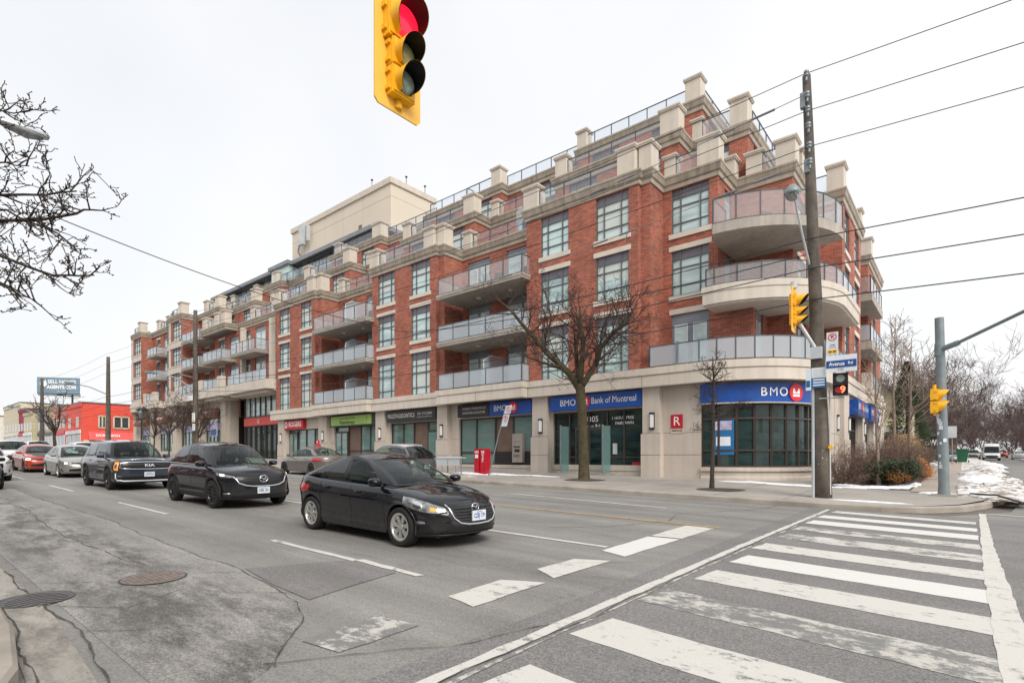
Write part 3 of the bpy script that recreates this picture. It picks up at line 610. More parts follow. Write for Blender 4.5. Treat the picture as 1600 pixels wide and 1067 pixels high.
shopfront(-31.5, -26.3, 1.3, [-30.2, -29.05, -27.6], (-27.55, -26.35, 0), 'shop_glass_green', [(-29.05, -27.6)])
shopfront(-24.5, -18.6, 1.2, [-23.1, -21.55, -20.15], None, 'shop_glass_green', [(-21.55, -20.15)])
s5 = shopfront(-17.2, -11.8, .9, [-16.2, -15.0, -13.9, -12.95], (-15.8, -14.1, 0), 'shop_glass')
m = MB(); m.box(-21.5, YG + .1, 1.25, -18.7, YG + .2, 1.95, 0); m.build('wall_panel', 'black_panel', condo)
# curved corner bank window
g = MB(); sweep(g, offset_line(arcW, -.12), [(0, 1.2), (0, 4.02)]); cwin = g.build('curved_window', 'shop_glass', condo)
f = MB(); aw = offset_line(arcW, -.08)
for k in (0, 2, 4, 6, 8, 10, 12, 14, 16): f.box(aw[k][0] - .045, aw[k][1] - .045, 1.2, aw[k][0] + .045, aw[k][1] + .045, 4.02)
for z in (1.25, 1.95, 3.35, 3.97): sweep(f, aw, [(-.03, z - .035), (.04, z - .035), (.04, z + .035), (-.03, z + .035)])
f.build('window_frame', 'storefront_frame', cwin)
for y0, y1 in ((34.1, 38.1), (39.5, 43.3), (45.3, 49.3)):
    g = MB(); g.box(-5.0, y0, .3, -4.98, y1, 4.0); o = g.build('shopfront', 'shop_glass', condo); f = MB()
    for k in range(5): y = y0 + .04 + (y1 - y0 - .08) * k / 4; f.box(-4.98, y - .04, .3, -4.9, y + .04, 4.0)
    for z in (1.2, 3.2, 3.96): f.box(-4.98, y0, z - .04, -4.92, y1, z + .04)
    f.build('window_frame', 'storefront_frame', o)
# glass wing walls either side of the bank door, and the cash machine
for x in (-16.05, -13.55):
    m = MB(); z = G(x, YG) + .18; m.box(x, 23.2, z + .15, x + .03, 23.9, z + 2.5, 0); b = m.build('glass_screen', 'door_glass', condo)
    f = MB(); f.box(x - .02, 23.14, z, x + .05, 23.2, z + 2.55); f.box(x - .2, 23.1, z - .1, x + .25, 23.95, z + .12, 1); f.build('screen_frame', ['galvanised', 'kerb_stone'], b)
m = MB(); m.box(-20.0, 23.98, 1.35, -19.25, YG + .2, 3.0); m.box(-19.95, 23.96, 2.55, -19.3, 23.98, 2.9, 1); m.box(-19.85, 23.94, 2.2, -19.4, 23.98, 2.3, 2); m.box(-19.85, 23.92, 1.7, -19.4, 23.98, 1.82, 2); m.box(-19.8, 23.95, 1.95, -19.45, 23.98, 2.1, 3)
tag(m.build('cash_machine', ['atm_steel', 'atm_steel', 'chrome', 'black_panel']), 'grey steel cash machine set in the shopfront behind the leaning sign post', 'cash machine')
# wall lamps
labs = ['left of the red shop sign', 'between the red sign and the green sign', 'between the green sign and the black sign', 'right of the black sign', 'left of the widest blue bank sign', 'right of the widest blue bank sign, above the red plaque']
def lamp(x, y, z, side, label):
    m = MB()
    if side: m.box(x, y - .12, z, x + .1, y + .12, z + .09); m.box(x, y - .12, z + .71, x + .1, y + .12, z + .8); m.box(x, y - .1, z, x + .02, y + .1, z + .8)
    else: m.box(x - .12, y - .1, z, x + .12, y, z + .09); m.box(x - .12, y - .1, z + .71, x + .12, y, z + .8); m.box(x - .12, y - .02, z, x + .12, y, z + .8)
    t = m.build('wall_lamp', 'dark_metal'); tag(t, 'slim black wall lamp ' + label, 'wall lamp', 'wall lamps on the stone pilasters')
    g = MB()
    if side: g.box(x + .02, y - .07, z + .09, x + .09, y + .07, z + .71)
    else: g.box(x - .075, y - .09, z + .09, x + .075, y - .02, z + .71)
    g.build('diffuser', 'sign_white', t)
for x, l in zip((-46.7, -39.8, -32.2, -25.7, -17.75, -11.2), labs): lamp(x, 23.74, 2.95, False, l)
lamp(-4.75, 30.9, 2.95, True, 'round the corner behind the countdown signal'); lamp(-4.55, 33.0, 2.95, True, 'just before the blue sign round the corner'); lamp(-4.55, 38.9, 2.95, True, 'between the two blue signs round the corner')
# =================================================================== left wing of the condominium
LW0, LW1, LC = 7.75, 8.72, 17.7
def bow(xl, xr, y, sag=1.6, n=8):     # bay front: straight on the right, sweeping back at its left end
    xm = xl + (xr - xl) * .55
    return [(xl + (xm - xl) * k / n, y + sag * (1 - math.sin(math.pi / 2 * k / n))) for k in range(n)] + [(xm, y), (xr, y)]
bJ = bow(-90.6, -84.0, 23.5, .95); bH = bow(-76.6, -69.4, 23.5, .8)
lw = [(-90.6, 40)] + bJ + [(-84.0, 24.9), (-76.6, 24.9)] + bH[1:] + [(-69.4, 25.4), (-63.4, 25.4)]
opens = {}; ww = []
def lwop(i, u0, u1, z0, z1, **k): opens.setdefault(i, []).append((u0, u1, z0, z1)); ww.append((i, u0, u1, z0, z1, k))
m = MB(); facade(m, [(-90.6, 40), (-90.6, 25.5)], LW1, LC)
FL = (8.77, 11.74, 14.71)
for b in (bJ, bH):
    facade(m, b, LW1, LC, {len(b) - 2: [(.15, 2.75, z + .75, z + 2.85) for z in FL], 5: [], })
    facade(m, [b[-1], (b[-1][0], 25.4)], LW1, LC)
for a in ([(-84.0, 24.9), (-76.6, 24.9)], [(-69.4, 25.4), (-63.2, 25.4)]):
    facade(m, a, LW1, LC, {0: [(1.6, 2.7, z + .1, z + 2.5) for z in FL] + [(4.0, 5.2, z + .1, z + 2.5) for z in FL]})
facade(m, [(-63.2, 24.6), (-56.3, 24.6)], LW1, C0, {0: [(1.2, 2.6, z + .7, z + 2.5) for z in FL[:2]] + [(3.9, 6.0, z + .1, z + 2.5) for z in FL[:2]]}); facade(m, [(-56.3, 24.6), (-56.3, 25)], LW1, C0); facade(m, [(-63.2, 24.6), (-63.2, 25.4)][::-1], LW1, C0)
facade(m, [(-58.0, 24.7), (-57.5, 24.7)], LW1, C0)
m.build('brick_wall', 'brick', condo)
for b in (bJ, bH):                                        # stone spandrel bands and wide windows of the bowed bays
    m = MB()
    for z in (L3 + .0, L4, FL[2]): sweep(m, b, [(0, z - .22), (.09, z - .2), (.09, z + .5), (.13, z + .52), (.13, z + .66), (0, z + .68)])
    x = b[6]; m.box(x[0] - .1, x[1] - .1, LW1, x[0] + .45, x[1] + .2, LC)
    m.build('spandrel_band', 'band_stone', condo)
    for z in FL:
        wl = W(b[-2], b[-1]); window(wl, .15, 2.75, z + .75, z + 2.85, sill=False, lintel=False, cols=(.33, .66), low=.45)
        wl = W(b[3], b[5]); window(wl, .1, wl.L - .1, z + .75, z + 2.85, sill=False, lintel=False, cols=(.5,), low=.45, n0=.18)
for x0, y in ((-84.0, 24.9), (-69.4, 25.4)):
    for z in FL: window(W((x0, y), (x0 + 7, y)), 1.6, 2.7, z + .1, z + 2.5, sill=False, lintel=True, cols=(.5,), low=.6); french_door(W((x0, y), (x0 + 7, y)), 4.0, 5.2, z + .1, z + 2.5, leaves=1)
for z in FL[:2]: window(W((-63.2, 24.6), (-56.3, 24.6)), 1.2, 2.6, z + .7, z + 2.5, cols=(.5,), low=.5); french_door(W((-63.2, 24.6), (-56.3, 24.6)), 3.9, 6.0, z + .1, z + 2.5, leaves=2)
lcorn = [(-90.7, 40)] + bJ + [(-84, 24.8), (-76.7, 24.8)] + bH[1:] + [(-69.4, 25.2), (-63.4, 25.2), (-63.4, 27)]
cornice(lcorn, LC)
m = MB(); m.prism([(-90.6, 40)] + bJ + [(-84, 25), (-76.6, 25)] + bH[1:] + [(-69.4, 25.4), (-63.4, 25.4), (-63.4, 40)], LC + .2, LC + .6); m.build('terrace_roof', 'roof_grey', condo)
bx = [(-63.3, 26), (-63.3, 23.5), (-57.6, 23.5), (-57.6, 24.75)]
cornice(bx, C0); m = MB(); m.box(-63.3, 23.5, C0 + .02, -57.6, 26, C0 + .55); m.build('terrace_roof', 'roof_grey', condo)
for x, y in ((-63.2, 23.35), (-60.1, 23.35), (-58.4, 23.35), (-54.6, 24.6), (-50.2, 24.6)): pier(x, y, x + .85, y + .7, C1, 1.3)
railing([(-62.4, 23.55), (-60.1, 23.55)], C1 - .02, .9); railing([(-59.3, 23.55), (-58.4, 23.55)], C1 - .02, .9); railing([(-53.7, 24.7), (-50.2, 24.7)], C1 - .02, .9, 'rail_clear'); railing([(-49.3, 24.7), (-47.5, 24.7)], C1 - .02, .9, 'rail_clear')
for x, y in ((-90.5, 25.3), (-84.9, 23.4), (-82, 24.7), (-78.4, 24.7), (-76.4, 24.6), (-70.4, 23.4), (-67.5, 25.1), (-64.4, 25.1)): pier(x, y, x + 1.0, y + .8, LC + .63, 1.35)
railing(bow(-89.6, -84.9, 23.65, 1.6), LC + .62, .9, 'rail_clear', step=1.2); railing(bow(-75.4, -70.4, 23.65, 1.2), LC + .62, .9, 'rail_clear', step=1.2)
railing([(-81, 24.9), (-78.4, 24.9)], LC + .62, .9, 'rail_clear'); railing([(-66.5, 25.3), (-64.4, 25.3)], LC + .62, .9, 'rail_clear')
for z in (11.74, 14.71): balcony(-81.9, -78.3, 23.5, 24.9, z, 'rail_frost', .95)
for z in (11.74, 14.71): balcony(-68.9, -63.6, 23.2, 25.4, z, 'rail_frost', .95)
for z, gl in ((11.74, 'rail_frost'),): balcony(-62.6, -57.8, 23.1, 24.6, z, gl, 1.0)
for z in (11.74,): balcony(-56.0, -50.6, 23.2, 24.75, z, 'rail_glass', 1.05)
for z in (11.74, 14.71): balcony(-92.3, -90.6, 25.8, 28.2, z, 'rail_glass', 1.0)
m = MB()
for x in (-56.2, -50.1): m.box(x, 24.3, LW1, x + .4, 24.75, C0)
m.build('stone_column', 'band_stone', condo)
for x0, x1, y in ((-82.2, -78.0, 23.2), (-70.0, -63.5, 22.9), (-63.0, -57.4, 22.9), (-56.6, -48.2, 23.1)):
    m = MB(); m.box(x0, y, LW0 + .15, x1, 25, LW1 + .04); m.box(x0 + .5, y + .4, LW0 - .15, x1 - .5, 25, LW0 + .15)
    if x1 < -57: 
        for x in (x0, x1 - .9): m.box(x, y, LW1, x + .9, y + .5, LW1 + 1.15)
    m.build('balcony_box', 'band_stone', condo)
for x0, x1, y in ((-81.3, -78.9, 23.3), (-69.1, -64.4, 23.0), (-62.1, -58.3, 23.0), (-56.5, -48.3, 23.2)): railing([(x0, y), (x1, y)], LW1 + .04, .98, 'rail_frost')
pb = [(-91, 40)] + [(x, y - .25) for x, y in bJ] + [(-84, 24.5), (-76.6, 24.5)] + [(x, y - .25) for x, y in bH[1:]] + [(-69.2, 24.9), (-57.4, 24.9), (-57.4, 23.9), (-47.6, 23.9)]
m = MB(); sweep(m, pb, [(-.4, LW0), (0, LW0), (0, LW0 + .55), (.05, LW0 + .57), (.05, LW1), (-1.5, LW1 + .01)]); m.build('podium_band', 'band_stone', condo)
m = MB(); m.prism([(-90.9, 40)] + [(x, y) for x, y in bJ] + [(-84, 24.6), (-76.6, 24.6)] + bH[1:] + [(-69.2, 25), (-57.4, 25), (-57.4, 24), (-47.6, 24), (-47.6, 40)], LW0 + .03, LW1 - .03); m.build('podium_slab', 'slab_concrete', condo)
pw = [(-89.8, 38), (-89.8, 24.6), (-59.3, 24.6), (-59.3, 25.5)]
sp = [(2.2, 6.6), (9.2, 14.4), (16.6, 21.8), (24.0, 28.8)]
m = MB(); facade(m, pw, .5, LW0 + .04, {1: [(a, b, 2.4, 5.5) for a, b in sp]}, reveal=.3)
for x in (-90.1, -83.0, -74.8, -67.4, -60.8): m.box(x, 24.25, .4, x + 1.2, 24.62, LW0 + .02); m.box(x - .06, 24.19, .4, x + 1.26, 24.6, 3.2)
m.build('podium_wall', 'precast', condo)
for a, b in sp:
    x0 = -89.8 + a; x1 = -89.8 + b; g = MB(); g.box(x0, 24.82, 2.4, x1, 24.84, 5.5); o = g.build('shopfront', 'shop_glass_green', condo); f = MB()
    for k in range(6): x = x0 + .04 + (x1 - x0 - .08) * k / 5; f.box(x - .035, 24.75, 2.4, x + .035, 24.82, 5.5)
    f.box(x0, 24.75, 4.55, x1, 24.81, 4.62); f.build('window_frame', 'storefront_frame', o)
    g = MB(); random.seed(int(a)); 
    for k in range(5): xx = x0 + .15 + (x1 - x0 - .3) * k / 5; g.box(xx, 24.72, 4.66, xx + (x1 - x0) / 5.6, 24.74, 5.4)
    g.build('window_poster', 'poster', o)
m = MB()                                                 # carriageway passage and tall glazed entrance
m.box(-59.4, 33, .5, -47.6, 33.2, LW0); m.box(-59.4, 25.5, .3, -59.3, 33, LW0); m.box(-57.7, 25.6, .3, -57.6, 33, LW0); m.build("passage_wall", "black_panel", condo)  # near-black walls: the shade inside the passage put into their colour
g = MB(); g.box(-57.6, 25.5, 1.2, -47.5, 25.52, LW0); o = g.build('entrance_glazing', 'shop_glass', condo)
g2 = MB(); g2.box(-57.6, 25.46, 5.75, -47.5, 25.49, LW0); g2.build('upper_glazing', 'window_glass', o)
f = MB()
for k in range(10): x = -57.55 + 10.05 * k / 9; f.box(x - .05, 25.36, 1.3, x + .05, 25.47, LW0)
f.box(-57.6, 25.38, 5.65, -47.5, 25.45, 5.8); f.box(-57.6, 25.38, 4.75, -47.5, 25.45, 4.85); f.build('window_frame', 'storefront_frame', o)
m = MB(); m.box(-57.6, 25.3, 4.85, -47.6, 25.35, 5.65, 0)
for x in (-54.4, -49.0): m.disc((x, 25.29, 5.25), (0, 1, 0), .22, .02, 16, 1); m.disc((x, 25.28, 5.25), (0, 1, 0), .12, .02, 16, 0)
tag(m.build('shop_sign', ['sign_salmon', 'sign_white']), 'long salmon red sign band with white roundels across the tall glazed entrance beside the passage', 'sign')
def awning(x0, x1, word, label):
    t = thing('shop_awning', label, 'awning', ((x0 + x1) / 2, 24.3, 5.6), 0, 'brown shop awnings on the left wing')
    m = MB(); a = [(24.25, 7.0), (23.7, 6.15), (23.7, 5.9), (24.25, 5.9)]
    m.add([(x0, y, z) for y, z in a] + [(x1, y, z) for y, z in a], [(3, 2, 1, 0), (4, 5, 6, 7), (0, 1, 5, 4), (1, 2, 6, 5), (2, 3, 7, 6)]); m.build('canopy', 'awning_brown', t)
    m = MB(); s = Vector((0, -.55, -.85)).normalized(); text(m, word, ((x0 + x1) / 2, 23.93, 6.56), (1, 0, 0), .42, 0, up=-s, bold=.01, depth=.03, wmax=(x1 - x0) * .75, shear=.3); m.build('lettering', 'sign_white', t)
awning(-88.0, -83.6, 'Lettieri', 'brown awning with white script at the far left corner of the brick building')
awning(-81.0, -75.8, 'Pharmacy', 'second brown awning from the far left corner, behind the bare street trees')
awning(-73.4, -68.0, 'Pharmacy', 'third brown awning from the far left corner, behind the bare street trees')
awning(-66.2, -61.4, 'MARKET', 'brown awning with white letters nearest the dark passage, behind the wooden pole')
m = MB(); m.box(-62.6, 23.9, 3.9, -60.9, 24.0, 5.7, 0); m.box(-62.5, 23.89, 4.0, -61.0, 23.9, 4.6, 1)
tag(m.build('poster_board', ['poster', 'street_blue', 'sign_red']), 'purple and blue poster panel hanging on the stone wall left of the dark passage', 'poster')
# =================================================================== shop signs
YS = YG - .32
def sign_box(x0, x1, z0, z1, mat, name, label, y=YS, cat='sign'):
    t = thing(name, label, cat, ((x0 + x1) / 2, y, z0)); m = MB(); m.box(x0, y, z0, x1, YG - .01, z1); m.build('panel', mat, t); return t
def roundel(mb, c, r, ri, right=(1, 0, 0), n=(0, -1, 0), red=0, white=1):
    R_ = Vector(right); Nn = Vector(n); U = Vector((0, 0, 1)); c = Vector(c)
    mb.disc(c + Nn * .015, Nn, r, .03, 32, red)
    def q(pts): mb.add([c + Nn * .036 + R_ * a * r + U * b * r for a, b in pts], [tuple(range(len(pts)))], white)
    # two lobed M over a bar: the bank's roundel
    q([(-.52, -.14), (-.52, .30), (-.36, .52), (-.2, .30), (-.2, -.14)]); q([(.2, -.14), (.2, .30), (.36, .52), (.52, .30), (.52, -.14)])
    q([(-.2, -.14), (-.2, .2), (0, .0), (.2, .2), (.2, -.14)]); q([(-.52, -.48), (-.52, -.22), (.52, -.22), (.52, -.48)])
t = sign_box(-17.15, -11.75, 4.12, 4.88, 'bank_blue', 'bank_sign', 'widest bright blue bank sign with the full name in white over the bank entrance')
m = MB(); text(m, 'BMO', (-16.0, YS, 4.5), (1, 0, 0), .34, 1, bold=.0, wmax=1.1); roundel(m, (-14.95, YS, 4.52), .32, 0); text(m, 'Bank of Montreal', (-13.3, YS, 4.52), (1, 0, 0), .33, 1, bold=.0, wmax=2.5); m.build('lettering', ['bank_red', 'sign_white'], t)
t = sign_box(-21.6, -18.45, 4.12, 4.88, 'bank_blue', 'bank_sign', 'short bright blue bank sign above the cash machine, left of the wide bank sign')
m = MB(); text(m, 'BMO', (-20.75, YS, 4.5), (1, 0, 0), .34, 1, bold=.0, wmax=1.05); roundel(m, (-19.75, YS, 4.52), .32, 0); m.build('lettering', ['bank_red', 'sign_white'], t)
t = sign_box(-24.3, -21.65, 4.12, 4.88, 'sign_black', 'shop_sign', 'black sign with two lines of small white print joined to the short blue bank sign')
m = MB(); text(m, 'THORLEY & THORNTON LLP', (-22.9, YS, 4.62), (1, 0, 0), .14, 0, wmax=2.0, bold=.01); text(m, 'BARRISTERS & SOLICITORS', (-22.9, YS, 4.36), (1, 0, 0), .14, 0, wmax=1.9, bold=.01); m.build('lettering', 'sign_grey_text', t)
t = sign_box(-31.5, -26.35, 4.1, 4.88, 'sign_black', 'shop_sign', 'long black sign reading PROSTHODONTICS in white capitals')
m = MB(); text(m, 'PROSTHODONTICS', (-29.9, YS, 4.5), (1, 0, 0), .3, 0, wmax=2.9, bold=.01); text(m, 'DR. RYCZAN', (-27.4, YS, 4.56), (1, 0, 0), .18, 0, wmax=1.5); m.box(-28.2, YS - .006, 4.34, -26.7, YS, 4.36, 0); m.build('lettering', 'sign_grey_text', t)
t = thing('shop_sign', 'lime green physiotherapy sign in a black frame', 'sign', (-35.8, YS, 4.1))
m = MB(); m.box(-38.8, YS, 4.02, -32.7, YG - .01, 4.92, 1); m.box(-38.65, YS - .02, 4.12, -33.3, YS, 4.82, 0); m.build('panel', ['sign_green', 'sign_black'], t)
m = MB(); text(m, 'Physiotherapy', (-36.4, YS - .02, 4.32), (1, 0, 0), .26, 0, wmax=3.6, bold=.02); text(m, 'Lawrence Park & Back', (-36.4, YS - .02, 4.65), (1, 0, 0), .17, 0, wmax=3.6); text(m, '?', (-33.9, YS - .02, 4.48), (1, 0, 0), .4, 0, shear=.2); m.build('lettering', 'sign_black', t)
t = sign_box(-46.3, -43.0, 4.1, 4.85, 'sign_red', 'shop_sign', 'dark red sign reading ROGERS in white at the left end of the shop row')
m = MB(); text(m, 'ROGERS', (-44.35, YS, 4.48), (1, 0, 0), .42, 0, wmax=2.1, bold=.02)
o = len(m.v); rr = [(-45.85 + r * math.cos(R(a)), YS - .008, 4.48 + 1.25 * r * math.sin(R(a))) for r in (.13, .23) for a in range(0, 360, 20)]
m.add(rr, [(k, (k + 1) % 18, 18 + (k + 1) % 18, 18 + k) for k in range(18)], 0); m.build('lettering', 'sign_white', t)
t = thing('bank_sign', 'curved blue bank sign with white letters and red roundel over the rounded corner window', 'sign', (-6.5, 25.0, 4.0))
m = MB(); sweep(m, arcW, [(.0, 4.03), (.22, 4.03), (.22, 4.86), (0, 4.87)]); m.build('panel', 'bank_blue', t)
m = MB(); sweep(m, arcW, [(0, 3.99), (.26, 3.99), (.26, 4.03), (0, 4.04)]); m.build('trim', 'pier_stone', t)
m = MB()
def on_arc(ang, r=4.04): return (-9 + r * math.cos(R(ang)), 27.9 + r * math.sin(R(ang)), 4.45), (-math.sin(R(ang)), math.cos(R(ang)), 0), (math.cos(R(ang)), math.sin(R(ang)), 0)
for ch, ang in (('B', -52.2), ('M', -46.2), ('O', -39.6)):
    c, r_, n_ = on_arc(ang); text(m, ch, c, r_, .38, 1, bold=0 if ch == 'M' else .01)
c, r_, n_ = on_arc(-30.5, 4.03); roundel(m, c, .38, 0, r_, n_); m.build('lettering', ['bank_red', 'sign_white'], t)
for (y0, y1, lab) in ((34.0, 38.15, 'blue projecting bank sign over the side door round the corner, nearest the street'), (39.4, 43.6, 'blue bank sign further along the side wall, behind the young trees')):
    t = thing('bank_sign', lab, 'sign', (-4.7, (y0 + y1) / 2, 4)); m = MB(); m.box(-4.76, y0, 3.95, -4.25, y1, 4.75); m.build('panel', 'bank_blue', t)
    m = MB(); text(m, 'BMO', (-4.25, y0 + .7, 4.4), (0, 1, 0), .34, 1, bold=.01, wmax=.9); roundel(m, (-4.25, y0 + 1.55, 4.4), .28, 0, (0, 1, 0), (1, 0, 0)); text(m, 'Bank of Montreal', (-4.25, y0 + 3.0, 4.4), (0, 1, 0), .34, 1, wmax=1.9); m.build('lettering', ['bank_red', 'sign_white'], t)
t = thing('wall_plaque', 'red square plaque with a white R on the stone wall beside the rounded corner window', 'sign', (-10.1, YG, 2.8))
m = MB(); m.box(-10.42, YG - .04, 2.98, -9.86, YG - .001, 3.62, 0); m.box(-10.42, YG - .03, 2.76, -9.84, YG - .001, 2.97, 1); m.build('panel', ['red_plastic', 'pier_stone'], t)
m = MB(); text(m, 'R', (-10.14, YG - .04, 3.3), (1, 0, 0), .42, 0); text(m, 'RESIDENCES', (-10.13, YG - .03, 2.87), (1, 0, 0), .09, 1, wmax=.5, bold=.02); m.build('lettering', ['sign_white', 'sign_black'], t)
# vinyl lettering on the bank glass
m = MB(); yv = YG + .2
text(m, '3305', (-14.85, yv, 3.62), (1, 0, 0), .30, 0, bold=.012); text(m, 'Avenue Rd', (-14.95, yv, 3.25), (1, 0, 0), .20, 0, bold=.01)
text(m, '1 HOUR FREE', (-13.05, yv, 3.62), (1, 0, 0), .15, 0, bold=.01); text(m, 'FAIRLAWN', (-12.95, yv, 3.36), (1, 0, 0), .15, 0, bold=.01)
m.build('window_lettering', 'sign_white', condo)
for b, mt in (((-15.5, yv - .1, 1.9, -15.2, yv - .09, 2.2), 'sky_blue_print'), ((-14.6, yv - .1, 1.9, -14.35, yv - .09, 2.15), 'plate_white'), ((-13.6, yv - .02, 1.8, -13.35, yv - .01, 2.35), 'galvanised_light'), ((-12.5, yv - .02, 1.22, -12.1, yv - .01, 1.4), 'sign_red')): m = MB(); m.box(*b); m.build('window_sticker', mt, condo)
m = MB(); c, r_, n_ = on_arc(-76, 3.72); m.add([Vector(c) + Vector(r_) * a + Vector((0, 0, b)) for a, b in ((-.45, -2.7), (.45, -2.7), (.45, -1.1), (-.45, -1.1))], [(0, 1, 2, 3)], 0)
m.add([Vector(c) + Vector(r_) * a + Vector(n_) * .01 + Vector((0, 0, b)) for a, b in ((-.35, -1.6), (.35, -1.6), (.35, -1.2), (-.35, -1.2))], [(0, 1, 2, 3)], 1)
m.add([Vector(c) + Vector(r_) * a + Vector(n_) * .01 + Vector((0, 0, b)) for a, b in ((-.3, -2.3), (.3, -2.3), (.3, -1.9), (-.3, -1.9))], [(0, 1, 2, 3)], 2)
m.build('window_poster', ['sky_blue_print', 'poster', 'plate_white'], condo)
# =================================================================== ground, roads, pavements
def asphalt(name, base, warm=(1, .97, .93), grain=.22, streak=.22, stain=0., stain_y=2.0, crack=.0):
    m, nt, p = _mat(name); L = nt.links.new
    geo = N(nt, 'ShaderNodeNewGeometry')
    def noise(scale, det, msc=(1, 1, 1), rough=.6):
        mp = N(nt, 'ShaderNodeMapping'); mp.inputs['Scale'].default_value = msc; L(geo.outputs['Position'], mp.inputs[0])
        n = N(nt, 'ShaderNodeTexNoise'); n.inputs['Scale'].default_value = scale; n.inputs['Detail'].default_value = det; n.inputs['Roughness'].default_value = rough; L(mp.outputs[0], n.inputs[0]); return n.outputs[0]
    def rng(s, a, b, c, d):
        r = N(nt, 'ShaderNodeMapRange'); r.inputs[1].default_value = a; r.inputs[2].default_value = b; r.inputs[3].default_value = c; r.inputs[4].default_value = d; L(s, r.inputs[0]); return r.outputs[0]
    def mul(a, b):
        q = N(nt, 'ShaderNodeMath', operation='MULTIPLY'); L(a, q.inputs[0]); L(b, q.inputs[1]); return q.outputs[0]
    v = rng(noise(60, 3, rough=.85), .32, .68, 1 - grain * 1.5, 1 + grain * 1.5)
    v = mul(v, rng(noise(28, 4, rough=.7), .35, .65, 1 - grain * .55, 1 + grain * .55))
    v = mul(v, rng(noise(.55, 6), .3, .7, .86, 1.12))
    v = mul(v, rng(noise(1.0, 5, (.05, 1.5, 1)), .35, .65, 1 - streak, 1 + streak * .5))
    if crack:
        vo = N(nt, 'ShaderNodeTexVoronoi', feature='DISTANCE_TO_EDGE'); mp = N(nt, 'ShaderNodeMapping'); mp.inputs['Scale'].default_value = (.22, .42, 1)
        ad = N(nt, 'ShaderNodeMixRGB', blend_type='LINEAR_LIGHT'); ad.inputs[0].default_value = .12
        nz = N(nt, 'ShaderNodeTexNoise'); nz.inputs['Scale'].default_value = 3; nz.inputs['Detail'].default_value = 8; L(geo.outputs['Position'], nz.inputs[0])
        L(geo.outputs['Position'], mp.inputs[0]); L(mp.outputs[0], ad.inputs[1]); L(nz.outputs['Color'], ad.inputs[2]); L(ad.outputs[0], vo.inputs[0]); vo.inputs['Scale'].default_value = 1
        v = mul(v, rng(vo.outputs[0], 0., .0045, 1 - crack, 1))
    if stain:
        sx = N(nt, 'ShaderNodeSeparateXYZ'); L(geo.outputs['Position'], sx.inputs[0])
        d = N(nt, 'ShaderNodeMath', operation='SUBTRACT'); L(sx.outputs[1], d.inputs[0]); d.inputs[1].default_value = stain_y
        ab = N(nt, 'ShaderNodeMath', operation='ABSOLUTE'); L(d.outputs[0], ab.inputs[0])
        band = rng(ab.outputs[0], .4, 1.15, 1, 0); n = noise(1.9, 12, (.38, 1.0, 1), .80)
        s = mul(band, rng(n, .43, .58, 0, stain)); s = mul(s, rng(noise(50, 3, rough=.9), .35, .6, .55, 1)); q = N(nt, 'ShaderNodeMath', operation='SUBTRACT'); q.inputs[0].default_value = 1; L(s, q.inputs[1]); v = mul(v, q.outputs[0])
    sc = N(nt, 'ShaderNodeVectorMath', operation='SCALE'); sc.inputs[0].default_value = tuple(base * c for c in warm); L(v, sc.inputs['Scale']); L(sc.outputs[0], p.inputs['Base Color'])
    p.inputs['Roughness'].default_value = .82; p.inputs['Specular IOR Level'].default_value = .35
    b = N(nt, 'ShaderNodeBump'); b.inputs['Strength'].default_value = .35; b.inputs['Distance'].default_value = .01; L(noise(80, 4), b.inputs['Height']); L(b.outputs[0], p.inputs['Normal'])
asphalt('asphalt', .245, (1, .965, .905), crack=.22)
asphalt('asphalt_pale', .33, (1, .96, .90), grain=.34, stain=.75, stain_y=2.05, crack=.2)
asphalt('asphalt_patch', .20, (1, .95, .93), grain=.3)
asphalt('asphalt_cross', .20, (1, .975, .95), grain=.34, streak=.08, crack=.15)
asphalt('gutter_concrete', .37, (1, .93, .83), grain=.10, stain=.6, stain_y=.95)
asphalt('pavement_concrete', .37, (1, .925, .84), grain=.06, streak=.1, crack=.25)
asphalt('pavement_warm', .40, (1, .84, .72), grain=.06, streak=.06)
asphalt('earth', .16, (1, .9, .8), grain=.3)
def worn(name, col, under, amount, sc=3.5):
    m, nt, p = _mat(name); L = nt.links.new
    geo = N(nt, 'ShaderNodeNewGeometry'); mp = N(nt, 'ShaderNodeMapping'); mp.inputs['Scale'].default_value = (.75, 1.1, 1); L(geo.outputs['Position'], mp.inputs[0])
    n = N(nt, 'ShaderNodeTexNoise'); n.inputs['Scale'].default_value = sc * 1.5; n.inputs['Detail'].default_value = 15; n.inputs['Roughness'].default_value = .82; L(mp.outputs[0], n.inputs[0])
    r = N(nt, 'ShaderNodeMapRange'); r.inputs[1].default_value = amount; r.inputs[2].default_value = amount + .06; L(n.outputs[0], r.inputs[0])
    n2 = N(nt, 'ShaderNodeTexNoise'); n2.inputs['Scale'].default_value = 90; L(geo.outputs['Position'], n2.inputs[0])
    c = N(nt, 'ShaderNodeMixRGB'); L(r.outputs[0], c.inputs[0]); c.inputs[1].default_value = (under, under, under * .96, 1); c.inputs[2].default_value = (*col, 1)
    c2 = N(nt, 'ShaderNodeMixRGB', blend_type='MULTIPLY'); c2.inputs[0].default_value = .35; L(c.outputs[0], c2.inputs[1]); L(n2.outputs[0], c2.inputs[2])
    L(c2.outputs[0], p.inputs['Base Color']); p.inputs['Roughness'].default_value = .75
worn('road_white', (.78, .775, .745), .235, .34); worn('road_white_worn', (.68, .66, .61), .235, .46, 2.2); worn('road_cream', (.70, .685, .635), .235, .39); worn('road_white_rubbed', (.62, .60, .55), .235, .485, 2.6)
worn('road_yellow', (.62, .40, .14), .24, .43, 6)
